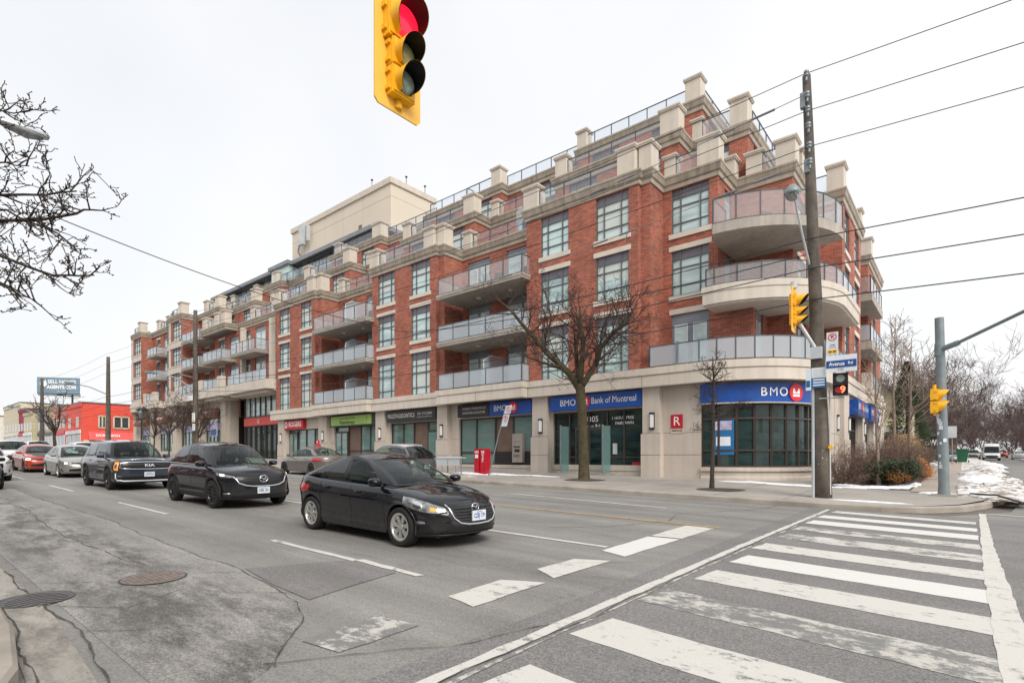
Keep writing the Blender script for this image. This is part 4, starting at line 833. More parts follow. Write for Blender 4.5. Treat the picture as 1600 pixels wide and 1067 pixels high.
def sheet(name, poly, dz, mat, kind='structure', cell=None):
    m = MB(); m.add([(x, y, G(x, y) + dz) for x, y in poly], [tuple(range(len(poly)))]); return tag(m.build(name, mat), kind=kind)
sheet('ground', [(-700, -400), (500, -400), (500, 700), (-700, 700)], -.03, 'earth')
KR = [(-300, 16.9), (-2.6, 16.9)] + [(-2.4 + 3.6 * math.sin(R(a)), 20.5 - 3.6 * math.cos(R(a)) - .0) for a in (15, 35, 55, 72)] + [(1.35, 22.5), (1.9, 27), (2.1, 40), (2.3, 200)]
sheet('road', [(-300, .4), (120, .4), (120, 17.2), (10.5, 17.2), (10.5, 200), (2.3, 200), (2.1, 40), (1.9, 27), (1.35, 22.5), (1.0, 19.4), (-.3, 17.0), (-2.6, 16.95), (-300, 16.95)], 0, 'asphalt')
sheet('road_surface', [(-3.2, .4), (120, .4), (120, 16.5), (-3.2, 16.5)], .004, 'asphalt_cross')
seam = [(-90, 3.3), (-29, 3.38), (-20, 3.2), (-14, 3.3), (-9, 3.1), (-7.2, 3.15), (-5.3, 2.9), (-4.6, 2.5), (-3.9, 1.9)]
sheet('road_surface', [(-90, 1.3)] + [(-3.5, 1.25)] + seam[::-1], .004, 'asphalt_pale')
sheet('gutter', [(-90, .82), (-12, .82), (-7.2, .82), (-4.5, .68), (-3.4, .5), (-3.4, .85), (-4.6, 1.02), (-6.6, 1.14), (-9.3, 1.12), (-90, 1.15)], .008, 'gutter_concrete')
sheet('road_patch', [(-7.25, 3.2), (-6.2, 3.05), (-5.3, 3.0), (-5.45, 3.6), (-5.6, 4.38), (-6.7, 4.4)], .008, 'asphalt_patch')
random.seed(5)
def crack(pts, wd=.02, mat='black_panel', seg=.13, jit=.012, dz=.0125, m=None):
    own = m is None; m = m or MB()
    P = []; ph = random.uniform(0, 6)
    for a, b in zip(pts, pts[1:]):
        n = max(1, int(math.dist(a, b) / seg)); P += [(a[0] + (b[0] - a[0]) * k / n + random.uniform(-jit, jit), a[1] + (b[1] - a[1]) * k / n + random.uniform(-jit, jit)) for k in range(n)]
    P.append(pts[-1]); L_ = []; P = [(x + .035 * math.sin(i * .55 + ph) * math.sin(i * .13), y + .045 * math.sin(i * .37 + 2 * ph) * math.sin(i * .21)) for i, (x, y) in enumerate(P)]
    for i, p in enumerate(P):
        a = P[max(i - 1, 0)]; b = P[min(i + 1, len(P) - 1)]; d = math.dist(a, b) or 1; nx, ny = -(b[1] - a[1]) / d, (b[0] - a[0]) / d; q = wd * random.uniform(.2, 1.1) / 2 * .75
        L_.append([(p[0] - nx * q, p[1] - ny * q, G(*p) + dz), (p[0] + nx * q, p[1] + ny * q, G(*p) + dz)])
    m.grid(L_); 
    if own: tag(m.build('road_crack', mat), kind='structure')
pm('crack_fill', (.075, .068, .06), .9, var=.4, scale=12)
m = MB()
crack(seam, .018, m=m); crack([(-2.70, 16.5), (-2.755, 7.7), (-2.75, 5.5), (-2.74, 4.5), (-2.76, 3.9), (-2.78, 2.2)], .022, m=m, jit=.008)
crack([(-9.3, 1.12), (-6.6, 1.17), (-5.5, 1.15), (-4.6, 1.05), (-3.9, .9)], .03, m=m); crack([(-9.3, .84), (-7.2, .86), (-4.5, .72)], .035, m=m)
crack([(-7.0, 1.2), (-6.4, 1.7), (-6.7, 2.2), (-5.7, 3.0)], .016, m=m); crack([(-8.5, 1.1), (-7.6, 1.9), (-7.9, 2.3), (-7.0, 3.1)], .02, m=m); crack([(-9.4, 1.2), (-8.6, 2.6), (-8.9, 3.2)], .014, m=m)
crack([(-5.9, 1.15), (-5.6, 1.5), (-5.3, 2.0)], .016, m=m); crack([(-7.3, 4.6), (-5.6, 4.9), (-3.4, 7.2)], .012, m=m); crack([(-9, 5.1), (-5.0, 5.3), (-3.0, 6.1)], .01, m=m)
crack([(-6.4, 8.9), (-5.6, 9.8), (-5.0, 11.4), (-5.4, 12.8), (-4.2, 15.2), (-4.0, 16.8)], .03, m=m); crack([(-5.2, 11.2), (-3.9, 11.5), (-2.9, 11.3)], .018, m=m); crack([(-26, 2.3), (-18, 2.5), (-12, 2.2), (-8.4, 2.4)], .02, m=m)
crack([(-4.0, 1.9), (-3.2, 3.1), (-2.9, 4.0)], .02, m=m); crack([(-7.6, 8.6), (-6, 9.0), (-4.4, 8.6)], .012, m=m)
tag(m.build('road_crack', 'crack_fill'), kind='structure')
# --- painted markings
def mark(polys, mat, nm='road_marking', dz=.008):
    m = MB()
    for poly in polys:
        q = []
        for a, b in zip(poly, poly[1:] + poly[:1]):
            n = max(1, int(math.dist(a, b) / .22)); q += [(a[0] + (b[0] - a[0]) * k / n + random.uniform(-.012, .012), a[1] + (b[1] - a[1]) * k / n + random.uniform(-.012, .012)) for k in range(n)]
        m.add([(x, y, G(x, y) + dz) for x, y in q], [tuple(range(len(q)))])
    return tag(m.build(nm, mat), kind='structure')
bars = [(.9, 1.45), (1.7, 2.2), (2.55, 3.2), (3.95, 4.58), (5.3, 5.95), (6.65, 7.32), (7.95, 8.66), (9.3, 9.96), (10.66, 11.4), (11.98, 12.6), (13.2, 13.9), (14.5, 15.1), (15.85, 16.35)]
for k, (a, b) in enumerate(bars):
    x0 = -2.62 + random.uniform(-.06, .06); x1 = .24
    mark([[(x0, a), (x1, a - .26), (x1, b - .26), (x0 + .06, b)]], ('road_white', 'road_cream', 'road_cream', 'road_cream', 'road_white_rubbed', 'road_cream', 'road_white', 'road_cream', 'road_white_worn', 'road_white_worn', 'road_white', 'road_white', 'road_cream')[k])
mark([[(.22, .8), (.62, .8), (.55, 3.5), (.46, 5), (.45, 8), (.42, 12), (.47, 18.3), (.34, 18.3), (.28, 14), (.22, 9)]], 'road_cream', dz=.010)
mark([[(-2.90, .8), (-2.78, .8), (-2.78, 4), (-2.78, 9), (-2.70, 16.6), (-2.79, 16.6), (-2.89, 9), (-2.90, 4)]], 'road_cream', dz=.010)
mark([[(-2.73, .8), (-2.69, .8), (-2.70, 6), (-2.66, 16.2), (-2.69, 16.2), (-2.73, 6)]], 'road_white_rubbed', dz=.010)
mark([[(-4.38, 7.45), (-3.88, 7.28), (-3.86, 9.3), (-4.42, 9.2)]], 'road_white'); mark([[(-4.42, 9.3), (-3.86, 9.4), (-3.86, 11.06), (-4.46, 11.05)]], 'road_cream'); mark([[(-4.36, 5.75), (-3.9, 5.5), (-3.88, 6.88), (-4.35, 6.62)]], 'road_cream'); mark([[(-4.3, 4.05), (-3.83, 3.98), (-3.85, 5.25), (-4.35, 5.0)]], 'road_cream')
mark([[(-4.24, 2.34), (-3.78, 2.4), (-3.8, 3.22), (-4.32, 3.19)]], 'road_white_rubbed')
dash = [(-9.05, -6.6)] + [(-17.8 - 8.75 * k, -14.1 - 8.75 * k) for k in range(9)]
mark([[(a, 4.39), (b, 4.40), (b, 4.51), (a, 4.50)] for a, b in dash] + [[(-6.65, 4.45), (-5.25, 4.41), (-5.22, 4.52), (-6.6, 4.57)]], 'road_cream')
mark([[(-60, 7.77), (-4.45, 7.72), (-4.45, 7.84), (-60, 7.89)]], 'road_cream')
mark([[(-120, 11.10), (-3.8, 11.14), (-3.8, 11.26), (-120, 11.22)]], 'road_yellow')
mark([[(-11.9, 14.15), (-6.1, 13.75), (-6.1, 13.87), (-11.9, 14.27)]], 'road_cream'); mark([[(.47, 18.3), (3.4, 17.7), (3.4, 17.85), (.47, 18.45)]], 'road_cream', dz=.010)
# --- kerbs and pavements
def GS(x, y): return G(x, y) + .15 + .012 * max(0, min(y - 17, 8))
def kerb(pts, name='kerb', wd=.16, h=.15, out=1):
    m = MB(); rows = []
    for d, z in ((.0, -.02), (.0, h - .03), (-.03, h + .002), (-wd, h + .002)):
        o = offset_line(pts, d * out); rows.append([(x, y, G(x, y) + z) for x, y in o])
    m.grid(rows); return tag(m.build(name, 'kerb_stone'), kind='structure')
def dense(pts, s=1.2):
    q = []
    for a, b in zip(pts, pts[1:]): n = max(1, int(math.dist(a, b) / s)); q += [(a[0] + (b[0] - a[0]) * k / n, a[1] + (b[1] - a[1]) * k / n) for k in range(n)]
    return q + [pts[-1]]
KL = [(-300, 16.9), (-3.0, 16.9), (-1.6, 17.05), (-.6, 17.7), (0.1, 18.8), (.6, 20.4), (1.0, 22.5), (1.5, 27), (1.8, 40), (2.2, 200)]
kerb(dense(KL[:2], 4) + KL[2:])
inner = offset_line(KL, -.16)
m = MB(); m.add([(x, y, GS(x, y)) for x, y in dense(inner[:2], 8) + inner[2:-1]] + [(x, y, GS(x, y)) for x, y in [(-4.6, 40), (-4.6, 26), (-9, 24.2), (-60, 24.6), (-300, 24.6)]], [tuple(range(len(dense(inner[:2], 8) + inner[2:-1]) + 5))])
tag(m.build('pavement', 'pavement_concrete'), kind='structure')
m = MB()
for x in range(-60, -3, 2): m.add([(x, 17.08, GS(x, 17.08) + .004), (x + .012, 17.08, GS(x, 17.08) + .004), (x + .012, 24, GS(x, 24) + .006), (x, 24, GS(x, 24) + .006)], [(0, 1, 2, 3)])
for y in (18.6, 20.2): 
    pts = [(-60 + k * 1.5, y) for k in range(39)]; m.grid([[(x, y, GS(x, y) + .004) for x, y in pts], [(x, y + .014, GS(x, y) + .004) for x, y in pts]])
tag(m.build('pavement_joint', 'crack_fill'), kind='structure')
m = MB(); pts = [(-300, 17.0), (-200, 17), (-100, 17), (-50, 17), (-30, 17), (-15, 17), (-3.0, 17.0)]
m.add([(-1.35, 22.6, GS(-1.35, 22.6) + .012), (-.15, 21.8, GS(-.15, 21.8) + .012), (-.1, 30, GS(-.1, 30) + .012), (0, 60, GS(0, 60) + .012), (.2, 190, GS(.2, 190) + .012), (-1.6, 190, GS(-1.6, 190) + .012), (-1.75, 55, GS(-1.75, 55) + .012), (-1.3, 30, GS(-1.3, 30) + .012)], [tuple(range(8))])
tag(m.build('footpath', 'pavement_warm'), kind='structure')
m = MB(); m.add([(x, y, GS(x, y) + .008) for x, y in [(-4.55, 23.4), (-2.1, 22.9), (-1.35, 23.2), (-1.3, 30), (-1.75, 55), (-4.5, 55), (-4.5, 24)]], [tuple(range(7))]); tag(m.build('planting_bed', 'mulch'), kind='structure')
m = MB(); m.add([(x, y, GS(x, y) + .008) for x, y in [(1.2, 20.3), (1.45, 27), (1.75, 40), (2.1, 190), (.2, 190), (-.05, 60), (-.1, 24), (-.1, 22.6)]], [tuple(range(8))]); tag(m.build('verge', 'snow_mix'), kind='structure')
# near pavement at the left edge of the picture
NK = [(-90, .80), (-7.2, .80), (-6.0, .78), (-4.9, .66), (-4.0, .35), (-3.3, -.3), (-3.0, -1.2), (-2.9, -30)]
kerb(dense(NK, 3)[::-1], out=1)
q = offset_line(dense(NK, 3)[::-1], -.16); m = MB(); m.add([(x, y, G(x, y) + .15) for x, y in q] + [(-90, -30, G(-90, -30) + .15)], [tuple(range(len(q) + 1))]); tag(m.build('pavement', 'pavement_concrete'), kind='structure')
# right-hand side of the side street
m = MB(); m.add([(x, y, G(x, y) + .15) for x, y in [(9.2, 19), (9.2, 190), (40, 190), (40, 19)]], [(0, 1, 2, 3)]); tag(m.build('snow_field', 'snow'), kind='structure')
# --- covers in the road
m = MB(); c = (-7.55, 2.24); z = G(*c)
def tilt_disc(m, c, r0, r1, dz, mi, n=40):
    a = [(c[0] + r * math.cos(2 * math.pi * k / n), c[1] + r * math.sin(2 * math.pi * k / n)) for r in (r0, r1) for k in range(n)]
    m.add([(x, y, G(x, y) + dz) for x, y in a], [(k, (k + 1) % n, n + (k + 1) % n, n + k) for k in range(n)], mi)
t = thing('manhole_cover', 'round rusty brown manhole cover in the near lane', 'manhole cover', (c[0], c[1], z))
tilt_disc(m, c, .33, .02, .014, 0); m.build('lid', 'iron', t)
m = MB(); tilt_disc(m, c, .355, .33, .012, 0); 
for k in range(-5, 6):
    for j in range(-5, 6):
        if k * k + j * j < 27: x, y = c[0] + k * .055, c[1] + j * .055; zz = G(x, y) + .014; m.box(x - .017, y - .017, zz, x + .017, y + .017, zz + .006, 1)
m.build('frame', ['crack_fill', 'iron'], t)
c = (-7.42, 1.14); t = thing('drain_grate', 'oval iron drain grate with chevron bars beside the near kerb', 'drain grate', (c[0], c[1], G(*c)))
m = MB(); tilt_disc(m, c, .30, .0, .013, 0, 32); tilt_disc(m, c, .32, .30, .015, 1, 32); m.build('frame', ['black_panel', 'iron_grey'], t)
m = MB()
for k in range(-3, 5):
    x0 = c[0] + k * .078
    for s in (-1, 1):
        ye = max(.088 - (k * .078) ** 2, .003) ** .5 * .85
        a = (x0 - .06, c[1]); b = (x0 + .04, c[1] + s * ye)
        m.add([(a[0], a[1], G(*a) + .017), (a[0] + .034, a[1], G(*a) + .017), (b[0] + .034, b[1], G(*b) + .017), (b[0], b[1], G(*b) + .017)], [(0, 1, 2, 3)])
m.build('bars', 'asphalt_patch', t)
# --- snow
def snow(cx, cy, rx, ry, h, seed, mat='snow', rot=0., base=GS, n=26):
    random.seed(seed); ph = [(random.uniform(0, 6), random.uniform(.8, 3.4), random.uniform(.8, 3.4)) for _ in range(7)]; m = MB(); rows = []
    for i in range(n + 1):
        row = []
        for j in range(n + 1):
            u, v = i / n * 2 - 1, j / n * 2 - 1; r = math.hypot(u, v)
            nz = sum(math.sin(p + a * u * 4 + b * v * 4) for p, a, b in ph) / 7
            nz2 = random.uniform(-.13, .13) + .12 * math.sin(9 * u + ph[0][0]) * math.sin(11 * v + ph[1][0])
            e = max(0, 1 - r * (1 + .35 * nz)); hh = h * .72 * (e ** .7 * (1 + .8 * nz) + nz2 * (e > 0)) - (.04 if e < .04 else 0)
            x = cx + (u * rx) * math.cos(rot) - v * ry * math.sin(rot); y = cy + u * rx * math.sin(rot) + v * ry * math.cos(rot)
            row.append((x, y, base(x, y) + hh))
        rows.append(row)
    m.grid(rows); return m
def snowo(*a, **k): mt = a[6] if len(a) > 6 else 'snow'; return tag(snow(*a, **k).build('snow', mt, smooth=True), kind='stuff')
for a in [(-19.6, 20.0, 1.7, .35, .12, 1), (-18.0, 20.6, 1.5, .4, .09, 2), (-15.8, 20.9, 1.4, .22, .06, 3), (-18.9, 18.4, 1.5, .3, .14, 4, 'snow_dirty'), (-20.6, 18.6, 1.6, .35, .16, 5), (-31, 19.6, 2.5, .5, .14, 6), (-27, 19.4, 1.8, .4, .12, 61), (-36, 20, 2, .5, .15, 62),
          (-6.6, 23.3, 1.5, .28, .06, 7), (-4.7, 22.9, 1.4, .3, .06, 8), (-2.8, 23.2, .9, .3, .07, 9), (-1.7, 26.4, .5, 2.4, .10, 10), (-2.2, 23.9, .8, .5, .08, 11), (-3.4, 24.2, .5, .4, .07, 12),
          (.35, 22.0, .6, .55, .10, 13, 'snow_mix'), (1.0, 21.4, .5, .6, .10, 14, 'snow_mix'), (1.1, 23.6, .6, 1.4, .10, 15, 'snow_mix'), (.3, 25.8, .5, 2.2, .20, 16, 'snow_mix'), (1.3, 28.6, .6, 3.2, .16, 17, 'snow_mix'), (.7, 33.5, .9, 4, .28, 18), (.9, 42, 1.0, 6, .38, 19, 'snow_mix'), (1.3, 56, 1.1, 9, .4, 20, 'snow_mix'), (1.2, 78, 1.2, 12, .45, 21, 'snow_mix'), (-.6, 22.2, .5, .35, .08, 22),
          (-3.6, 62, 2.6, 7, 1.0, 23), (-5.5, 74, 3, 8, .8, 24), (9.2, 95, 2.2, 22, .9, 25), (9.5, 60, 2, 12, .7, 26), (-2.0, 18.1, 1.0, .2, .03, 27), (1.6, 34, .5, 2.5, .2, 28, 'snow_mix'), (-4.4, 46, 1.6, 6, .25, 29), (2.0, 66, .9, 8, .3, 30)]:
    snowo(*a)
# =================================================================== poles, wires, signals, street furniture
def emis(name, col, s):
    m, nt, p = _mat(name); p.inputs['Base Color'].default_value = (*col, 1); p.inputs['Emission Color'].default_value = (*col, 1); p.inputs['Emission Strength'].default_value = s; p.inputs['Roughness'].default_value = .2
emis('lens_red_lit', (1., .01, .04), 1.0); emis('digit_lit', (1., .16, .06), 2.2)
def signal_head(root, secs, depth=.2, board=None, hw=.13, vis=.27):
    """local: faces +X, centre line on the Z axis"""
    zs = [z for z, r, c in secs]; zt = secs[0][0] + secs[0][1] + .05; zb = secs[-1][0] - secs[-1][1] - .05
    m = MB()
    for z, r, c in secs:
        h = r + .03; y = max(hw, r + .02); m.box(-depth, -y, z - h + .004, -.012, y, z + h - .004); m.box(-.03, -y + .012, z - h + .02, 0, y - .012, z + h - .02); m.box(-depth - .02, -.03, z - .05, -depth, .03, z + .05)
        m.box(-.1, -y - .02, z - h * .7, -.04, -y, z - h * .45); m.box(-.1, -y - .02, z + h * .45, -.04, -y, z + h * .7)
    m.tube([(-depth / 2, 0, zt - .02), (-depth / 2, 0, zt + .12)], .045, 12); m.tube([(-depth / 2, 0, zb + .02), (-depth / 2, 0, zb - .05)], .04, 12)
    m.build('housing', 'signal_yellow', root, local=True)
    for z, r, c in secs:
        l = MB(); prof = [(r * math.cos(R(a)), .01 + .035 * math.sin(R(a))) for a in (0, 20, 40, 60, 80, 90)]
        l.lathe((0, 0, z), prof, 28, ax='X'); l.build('lens', c, root, smooth=True, local=True)
        v = MB()
        for rr, mi, fl in ((r + .012, 0, False), (r + .004, 1, True)):
            rows = []
            for a in range(-150, 151, 12):
                ln = vis * (.16 + .84 * ((1 + math.cos(R(a))) / 2) ** .8); rows.append([(x, rr * math.sin(R(a)), z + rr * math.cos(R(a)) * (1 - .12 * x / vis)) for x in (0, ln * .5, ln)])
            v.grid(rows, mi, flip=fl)
        v.build('visor', ['signal_yellow', 'signal_black'], root, smooth=True, local=True)
    if board:
        y0, y1, z0, z1 = board; b = MB(); pts = [(y0, z0 + .04), (y0 + .04, z0), (y1 - .04, z0), (y1, z0 + .04), (y1, z1), (y0, z1)]
        b.add([(-.115, y, z) for y, z in pts] + [(-.10, y, z) for y, z in pts], [tuple(range(6))[::-1], tuple(range(6, 12))] + [(k, (k + 1) % 6, 6 + (k + 1) % 6, 6 + k) for k in range(6)])
        b.build('backboard', 'board_yellow', root, local=True)
t = thing('traffic_light', 'large hanging yellow traffic light showing red, seen from below at the top of the picture', 'traffic light', (-3.94, 3.18, 0))
signal_head(t, [(5.645, .15, 'lens_red_lit'), (5.35, .105, 'lens_dark_amber'), (5.095, .105, 'lens_dark')], board=(-.26, .27, 4.85, 6.12), vis=.21)
m = MB(); m.tube([(-4.04, 3.18, 5.95), (-4.04, 3.18, 6.35)], .03, 10); m.tube([(-4.04, 3.25, 6.36), (-4.04, 1.2, 6.3), (-4.04, -2.0, 6.1)], .055, 10); m.tube([(-4.04, -2.0, G(-4, -2)), (-4.04, -2.0, 6.6)], .1, 12)
tag(m.build('mast_arm', 'galvanised'), 'grey steel pole and arm that carry the large hanging traffic light', 'pole')
t = thing('traffic_light', 'yellow traffic light seen side on, on a slanted bracket before the tall wooden pole', 'traffic light', (-3.80, 18.0, 0))
signal_head(t, [(6.38, .15, 'lens_dark'), (6.05, .105, 'lens_dark_amber'), (5.78, .105, 'lens_dark')], board=(-.27, .27, 5.42, 6.8), vis=.30)
m = MB(); m.tube([(-3.9, 18.0, 6.75), (-3.9, 18.0, 6.95)], .09, 10); m.tube([(-3.9, 18.05, 5.95), (-3.35, 18.35, 4.85)], .055, 10); m.box(-3.5, 18.2, 4.6, -3.2, 18.36, 4.95); m.build('bracket', 'galvanised_light', t)
t = thing('pedestrian_signal', 'yellow two-section signal seen from the side on the grey steel pole', 'traffic light', (-.55, 21.35, 0))
signal_head(t, [(3.57, .165, 'lens_dark'), (3.22, .165, 'lens_dark')], depth=.2, hw=.19, vis=.27)
t = thing('pedestrian_signal', 'black pedestrian signal with a glowing red countdown 9 beside the wooden pole', 'traffic light', (-2.72, 18.25, 3.45), .12)
m = MB()
for z in (0, .33):
    m.box(-.19, -.1, z, .19, .12, z + .31); m.box(-.19, -.2, z + .285, .19, -.1, z + .305); m.box(-.19, -.2, z, -.175, -.1, z + .3); m.box(.175, -.2, z, .19, -.1, z + .3)
m.build('housing', 'trim_black', t, local=True)
m = MB(); m.box(-.16, -.104, .02, .16, -.10, .28, 0); m.disc((-.05, -.106, .16), (0, 1, 0), .09, .006, 20, 1); m.disc((0, -.106, .49), (0, 1, 0), .11, .006, 20, 2); m.build('lens', ['signal_black', 'sign_red', 'lens_dark'], t, local=True)
m = MB(); text(m, '9', (.06, -.11, .155), (1, 0, 0), .2, 0, bold=.02); m.build('digit', 'digit_lit', t, local=True)
m = MB(); m.tube([(-.55, .1, .72), (.1, .1, .72)], .02, 8); m.tube([(-.55, .1, -.05), (.1, .1, -.05)], .02, 8); m.build('bracket', 'galvanised_light', t, local=True)
# --- wooden poles
def wood_pole(x, y, zt, r0, r1, label, lean=0., extra=None):
    zb = GS(x, y); t = thing('utility_pole', label, 'utility pole', (x, y, zb), 0, 'wooden poles along the street')
    m = MB(); n = 12; m.tube([(lean * k / n, 0, (zt - zb) * k / n) for k in range(n + 1)], [r0 + (r1 - r0) * k / n for k in range(n + 1)], 14)
    m.build('shaft', 'pole_wood', t, smooth=True, local=True); return t, zb
pa, za = wood_pole(-3.2, 18.5, 13.35, .235, .115, 'tall leaning wooden pole with a lamp, signals and signs at the corner of the pavement', -.46)
def lx(z): return -.46 * (z - za) / (13.35 - za)
for z in (13.2, 12.55, 12.1, 11.6, 11.0, 10.5):
    m = MB(); x = lx(z); m.tube([(x, -.1, z - za - .12), (x + .03, -.2, z - za - .1), (x + .03, -.2, z - za + .08)], .035, 8); m.lathe((x + .03, -.2, z - za), [(.03, 0), (.075, .02), (.075, .07), (.045, .09), (.075, .11), (.07, .17), (.03, .2)], 10); m.build('insulator', 'galvanised', pa, local=True)
for b in ((lx(12.7) - .16, -.22, 12.3 - za, lx(12.7) - .02, -.05, 12.75 - za), (lx(10.6) - .13, -.2, 10.3 - za, lx(10.6) + .03, -.05, 10.7 - za)): m = MB(); m.box(*b); m.build('bracket', 'galvanised', pa, local=True)
m = MB(); m.tube([(-.24, -.17, 0), (-.25, -.17, 3.5)], .045, 10); m.build('conduit', 'galvanised_light', pa, local=True)
m = MB(); m.tube([(.2, -.1, .1), (.17, -.1, 3.2)], .02, 8); m.build('ground_wire', 'sign_grey_text', pa, local=True)
m = MB()
for k in range(26): z = 1.0 + k * .11 + random.uniform(-.03, .03); a = random.uniform(3.6, 5.6); rr = .225 - z * .01; m.disc((lx(z + za) + rr * math.cos(a), rr * math.sin(a), z), (math.cos(a), math.sin(a), 0), random.uniform(.01, .03), .012, 6)
m.build('staple', 'galvanised_light', pa, local=True)
m = MB(); z = 7.5 - za; m.tube([(lx(7.5) - .1, -.12, z), (lx(8) - .16, -.5, z + .6), (lx(9) - .2, -1.0, z + 1.35), (lx(9) - .22, -1.3, z + 1.75)], .032, 8); m.build('lamp_arm', 'galvanised_light', pa, local=True)
m = MB(); c = (lx(9) - .23, -1.42, z + 1.72); m.lathe(c, [(.02, .26), (.08, .25), (.17, .15), (.215, .04), (.215, 0), (.2, -.02)], 20); m.build('lamp_housing', 'galvanised', pa, smooth=True, local=True)
m = MB(); m.lathe(c, [(.2, -.01), (.18, -.09), (.12, -.16), (.05, -.2), (.001, -.21)], 20); m.build('lamp_globe', 'lamp_lens', pa, smooth=True, local=True)
tag(m.v and MB.build((lambda q: (q.disc((-2.98, 18.3, 1.95), (0, -1, 0), .06, .08, 12), q)[1])(MB()), 'push_button', 'signal_yellow'), 'small yellow crossing button on the right side of the tall leaning wooden pole', 'button')
t = thing('street_name_sign', 'blue and white street sign reading Avenue Rd on the tall leaning wooden pole', 'sign', (-2.7, 18.15, 4.2))
m = MB(); m.box(-3.08, 18.16, 4.13, -2.3, 18.18, 4.62, 1); m.box(-3.07, 18.15, 4.26, -2.31, 18.16, 4.47, 0); m.build('panel', ['street_blue', 'plate_white'], t)
m = MB(); text(m, 'Avenue', (-2.80, 18.15, 4.365), (1, 0, 0), .115, 0, bold=.02, wmax=.4); text(m, 'Rd', (-2.46, 18.15, 4.37), (1, 0, 0), .08, 0, bold=.02); text(m, '1755', (-2.7, 18.155, 4.2), (1, 0, 0), .055, 1); m.build('lettering', ['sign_white', 'sign_black'], t)
def nopark(x, y, z, w_, h, label, tiltx=0., extra='yellow', letter='P'):
    t = thing('parking_sign', label, 'sign', (x, y, z)); c = lambda a, b: (x + a + tiltx * b, y, z + b)
    m = MB(); q = [c(-w_ / 2, 0), c(w_ / 2, 0), c(w_ / 2, h), c(-w_ / 2, h)]; m.add(q + [(a, b + .01, d) for a, b, d in q], [(0, 1, 2, 3), (7, 6, 5, 4)]); m.build('panel', 'plate_white', t)
    m = MB(); n = 24; cz = h - w_ * .48; o = c(0, cz)
    pts = [(o[0] + r * math.cos(2 * math.pi * k / n), y - .008, o[2] + r * math.sin(2 * math.pi * k / n)) for r in (w_ * .30, w_ * .38) for k in range(n)]
    m.add(pts, [(k, (k + 1) % n, n + (k + 1) % n, n + k) for k in range(n)], 0); text(m, letter, (o[0], y - .002, o[2]), (1, 0, 0), w_ * .34, 1, bold=.02)
    d = w_ * .26; m.add([(o[0] - d, y - .009, o[2] + d - .01), (o[0] - d, y - .009, o[2] + d + .01), (o[0] + d, y - .009, o[2] - d + .01), (o[0] + d, y - .009, o[2] - d - .01)], [(0, 1, 2, 3)], 0)
    if h > w_ * 1.3:
        text(m, '7AM', c(0, h * .42), (1, 0, 0), h * .07, 1, bold=.01); text(m, 'MON-FRI', c(0, h * .32), (1, 0, 0), h * .05, 1)
        if extra == 'yellow':
            p = c(0, h * .13); m.box(p[0] - w_ * .4, y - .008, p[2] - h * .08, p[0] + w_ * .4, y - .003, p[2] + h * .09, 2); m.box(p[0] - w_ * .3, y - .012, p[2] - .02, p[0] - w_ * .06, y - .008, p[2] + .02, 1); m.box(p[0] + w_ * .06, y - .012, p[2] - .02, p[0] + w_ * .3, y - .008, p[2] + .02, 1)
    m.build('lettering', ['bank_red', 'sign_black', 'signal_yellow'], t); return t
nopark(-2.92, 18.2, 4.66, .30, .66, 'white no parking sign with a yellow tow panel above the street name sign')
m = MB(); m.box(-3.47, 18.22, 3.72, -3.08, 18.235, 4.02, 1); m.box(-3.47, 18.22, 4.02, -3.08, 18.235, 4.32, 0); m.box(-3.62, 18.2, 3.66, -3.48, 18.215, 4.30, 0)
for k in range(5): m.box(-3.43, 18.215, 4.06 + k * .05, -3.12, 18.22, 4.075 + k * .05, 2)
for k in range(3): m.box(-3.43, 18.215, 3.78 + k * .08, -3.12, 18.22, 3.82 + k * .08, 0)
m.box(-3.61, 18.195, 3.75, -3.5, 18.2, 3.95, 1)
tag(m.build('notice', ['plate_white', 'sky_blue_print', 'sign_grey_text']), 'white and light blue paper notices on the tall leaning wooden pole', 'notice')
pb_, zb = wood_pole(-51.6, 18.5, 14.5, .26, .15, 'wooden pole with a lamp arm in front of the left wing of the brick building')
m = MB()
for z in (12.9, 11.4, 9.9, 8.4):
    m.tube([(0, -.1, z - 1.2), (-.9, -.9, z - .9)], .04, 6); m.lathe((-.9, -.9, z - .95), [(.03, 0), (.1, .05), (.1, .2), (.03, .25)], 8)
m.tube([(0, -.1, 6.2), (-1.2, -1.2, 7.2), (-2.2, -2.4, 7.6)], .06, 6); m.build('bracket', 'galvanised', pb_, local=True)
m = MB(); m.box(-2.6, -3.1, 7.5, -2.0, -2.3, 7.66); m.build('lamp_head', 'galvanised', pb_, local=True)
m = MB(); m.box(-.9, -.35, 5.2, .1, -.25, 5.65, 0); m.box(.2, -.35, 3.3, .75, -.3, 4.1, 0); m.box(.2, -.36, 3.35, .75, -.35, 3.5, 1); m.box(.25, -.35, 2.55, .75, -.3, 3.15, 0); tag(m.build('street_sign', ['plate_white', 'signal_yellow'], pb_, local=True))
pc, zc = wood_pole(-78.2, 18.5, 13.6, .30, .18, 'wooden pole with a long lamp arm in front of the red building')
m = MB(); m.tube([(0, -.1, 7.2), (-1.8, -1.4, 8.1), (-3.9, -2.6, 8.6)], .06, 6); m.build('bracket', 'galvanised', pc, local=True); m = MB(); m.box(-4.9, -3.2, 8.5, -3.7, -2.5, 8.75); m.build('lamp_head', 'galvanised', pc, local=True)
pd, zd = wood_pole(-116, 18.5, 14.6, .34, .2, 'wooden pole in front of the billboard, nearest the bare street tree')
m = MB(); m.tube([(0, -.1, 6), (-3, -2, 7), (-5.5, -3, 7.4)], .07, 6); m.build('bracket', 'galvanised', pd, local=True); m = MB(); m.box(-6.8, -3.4, 7.3, -5.2, -2.7, 7.6); m.build('lamp_head', 'galvanised', pd, local=True)
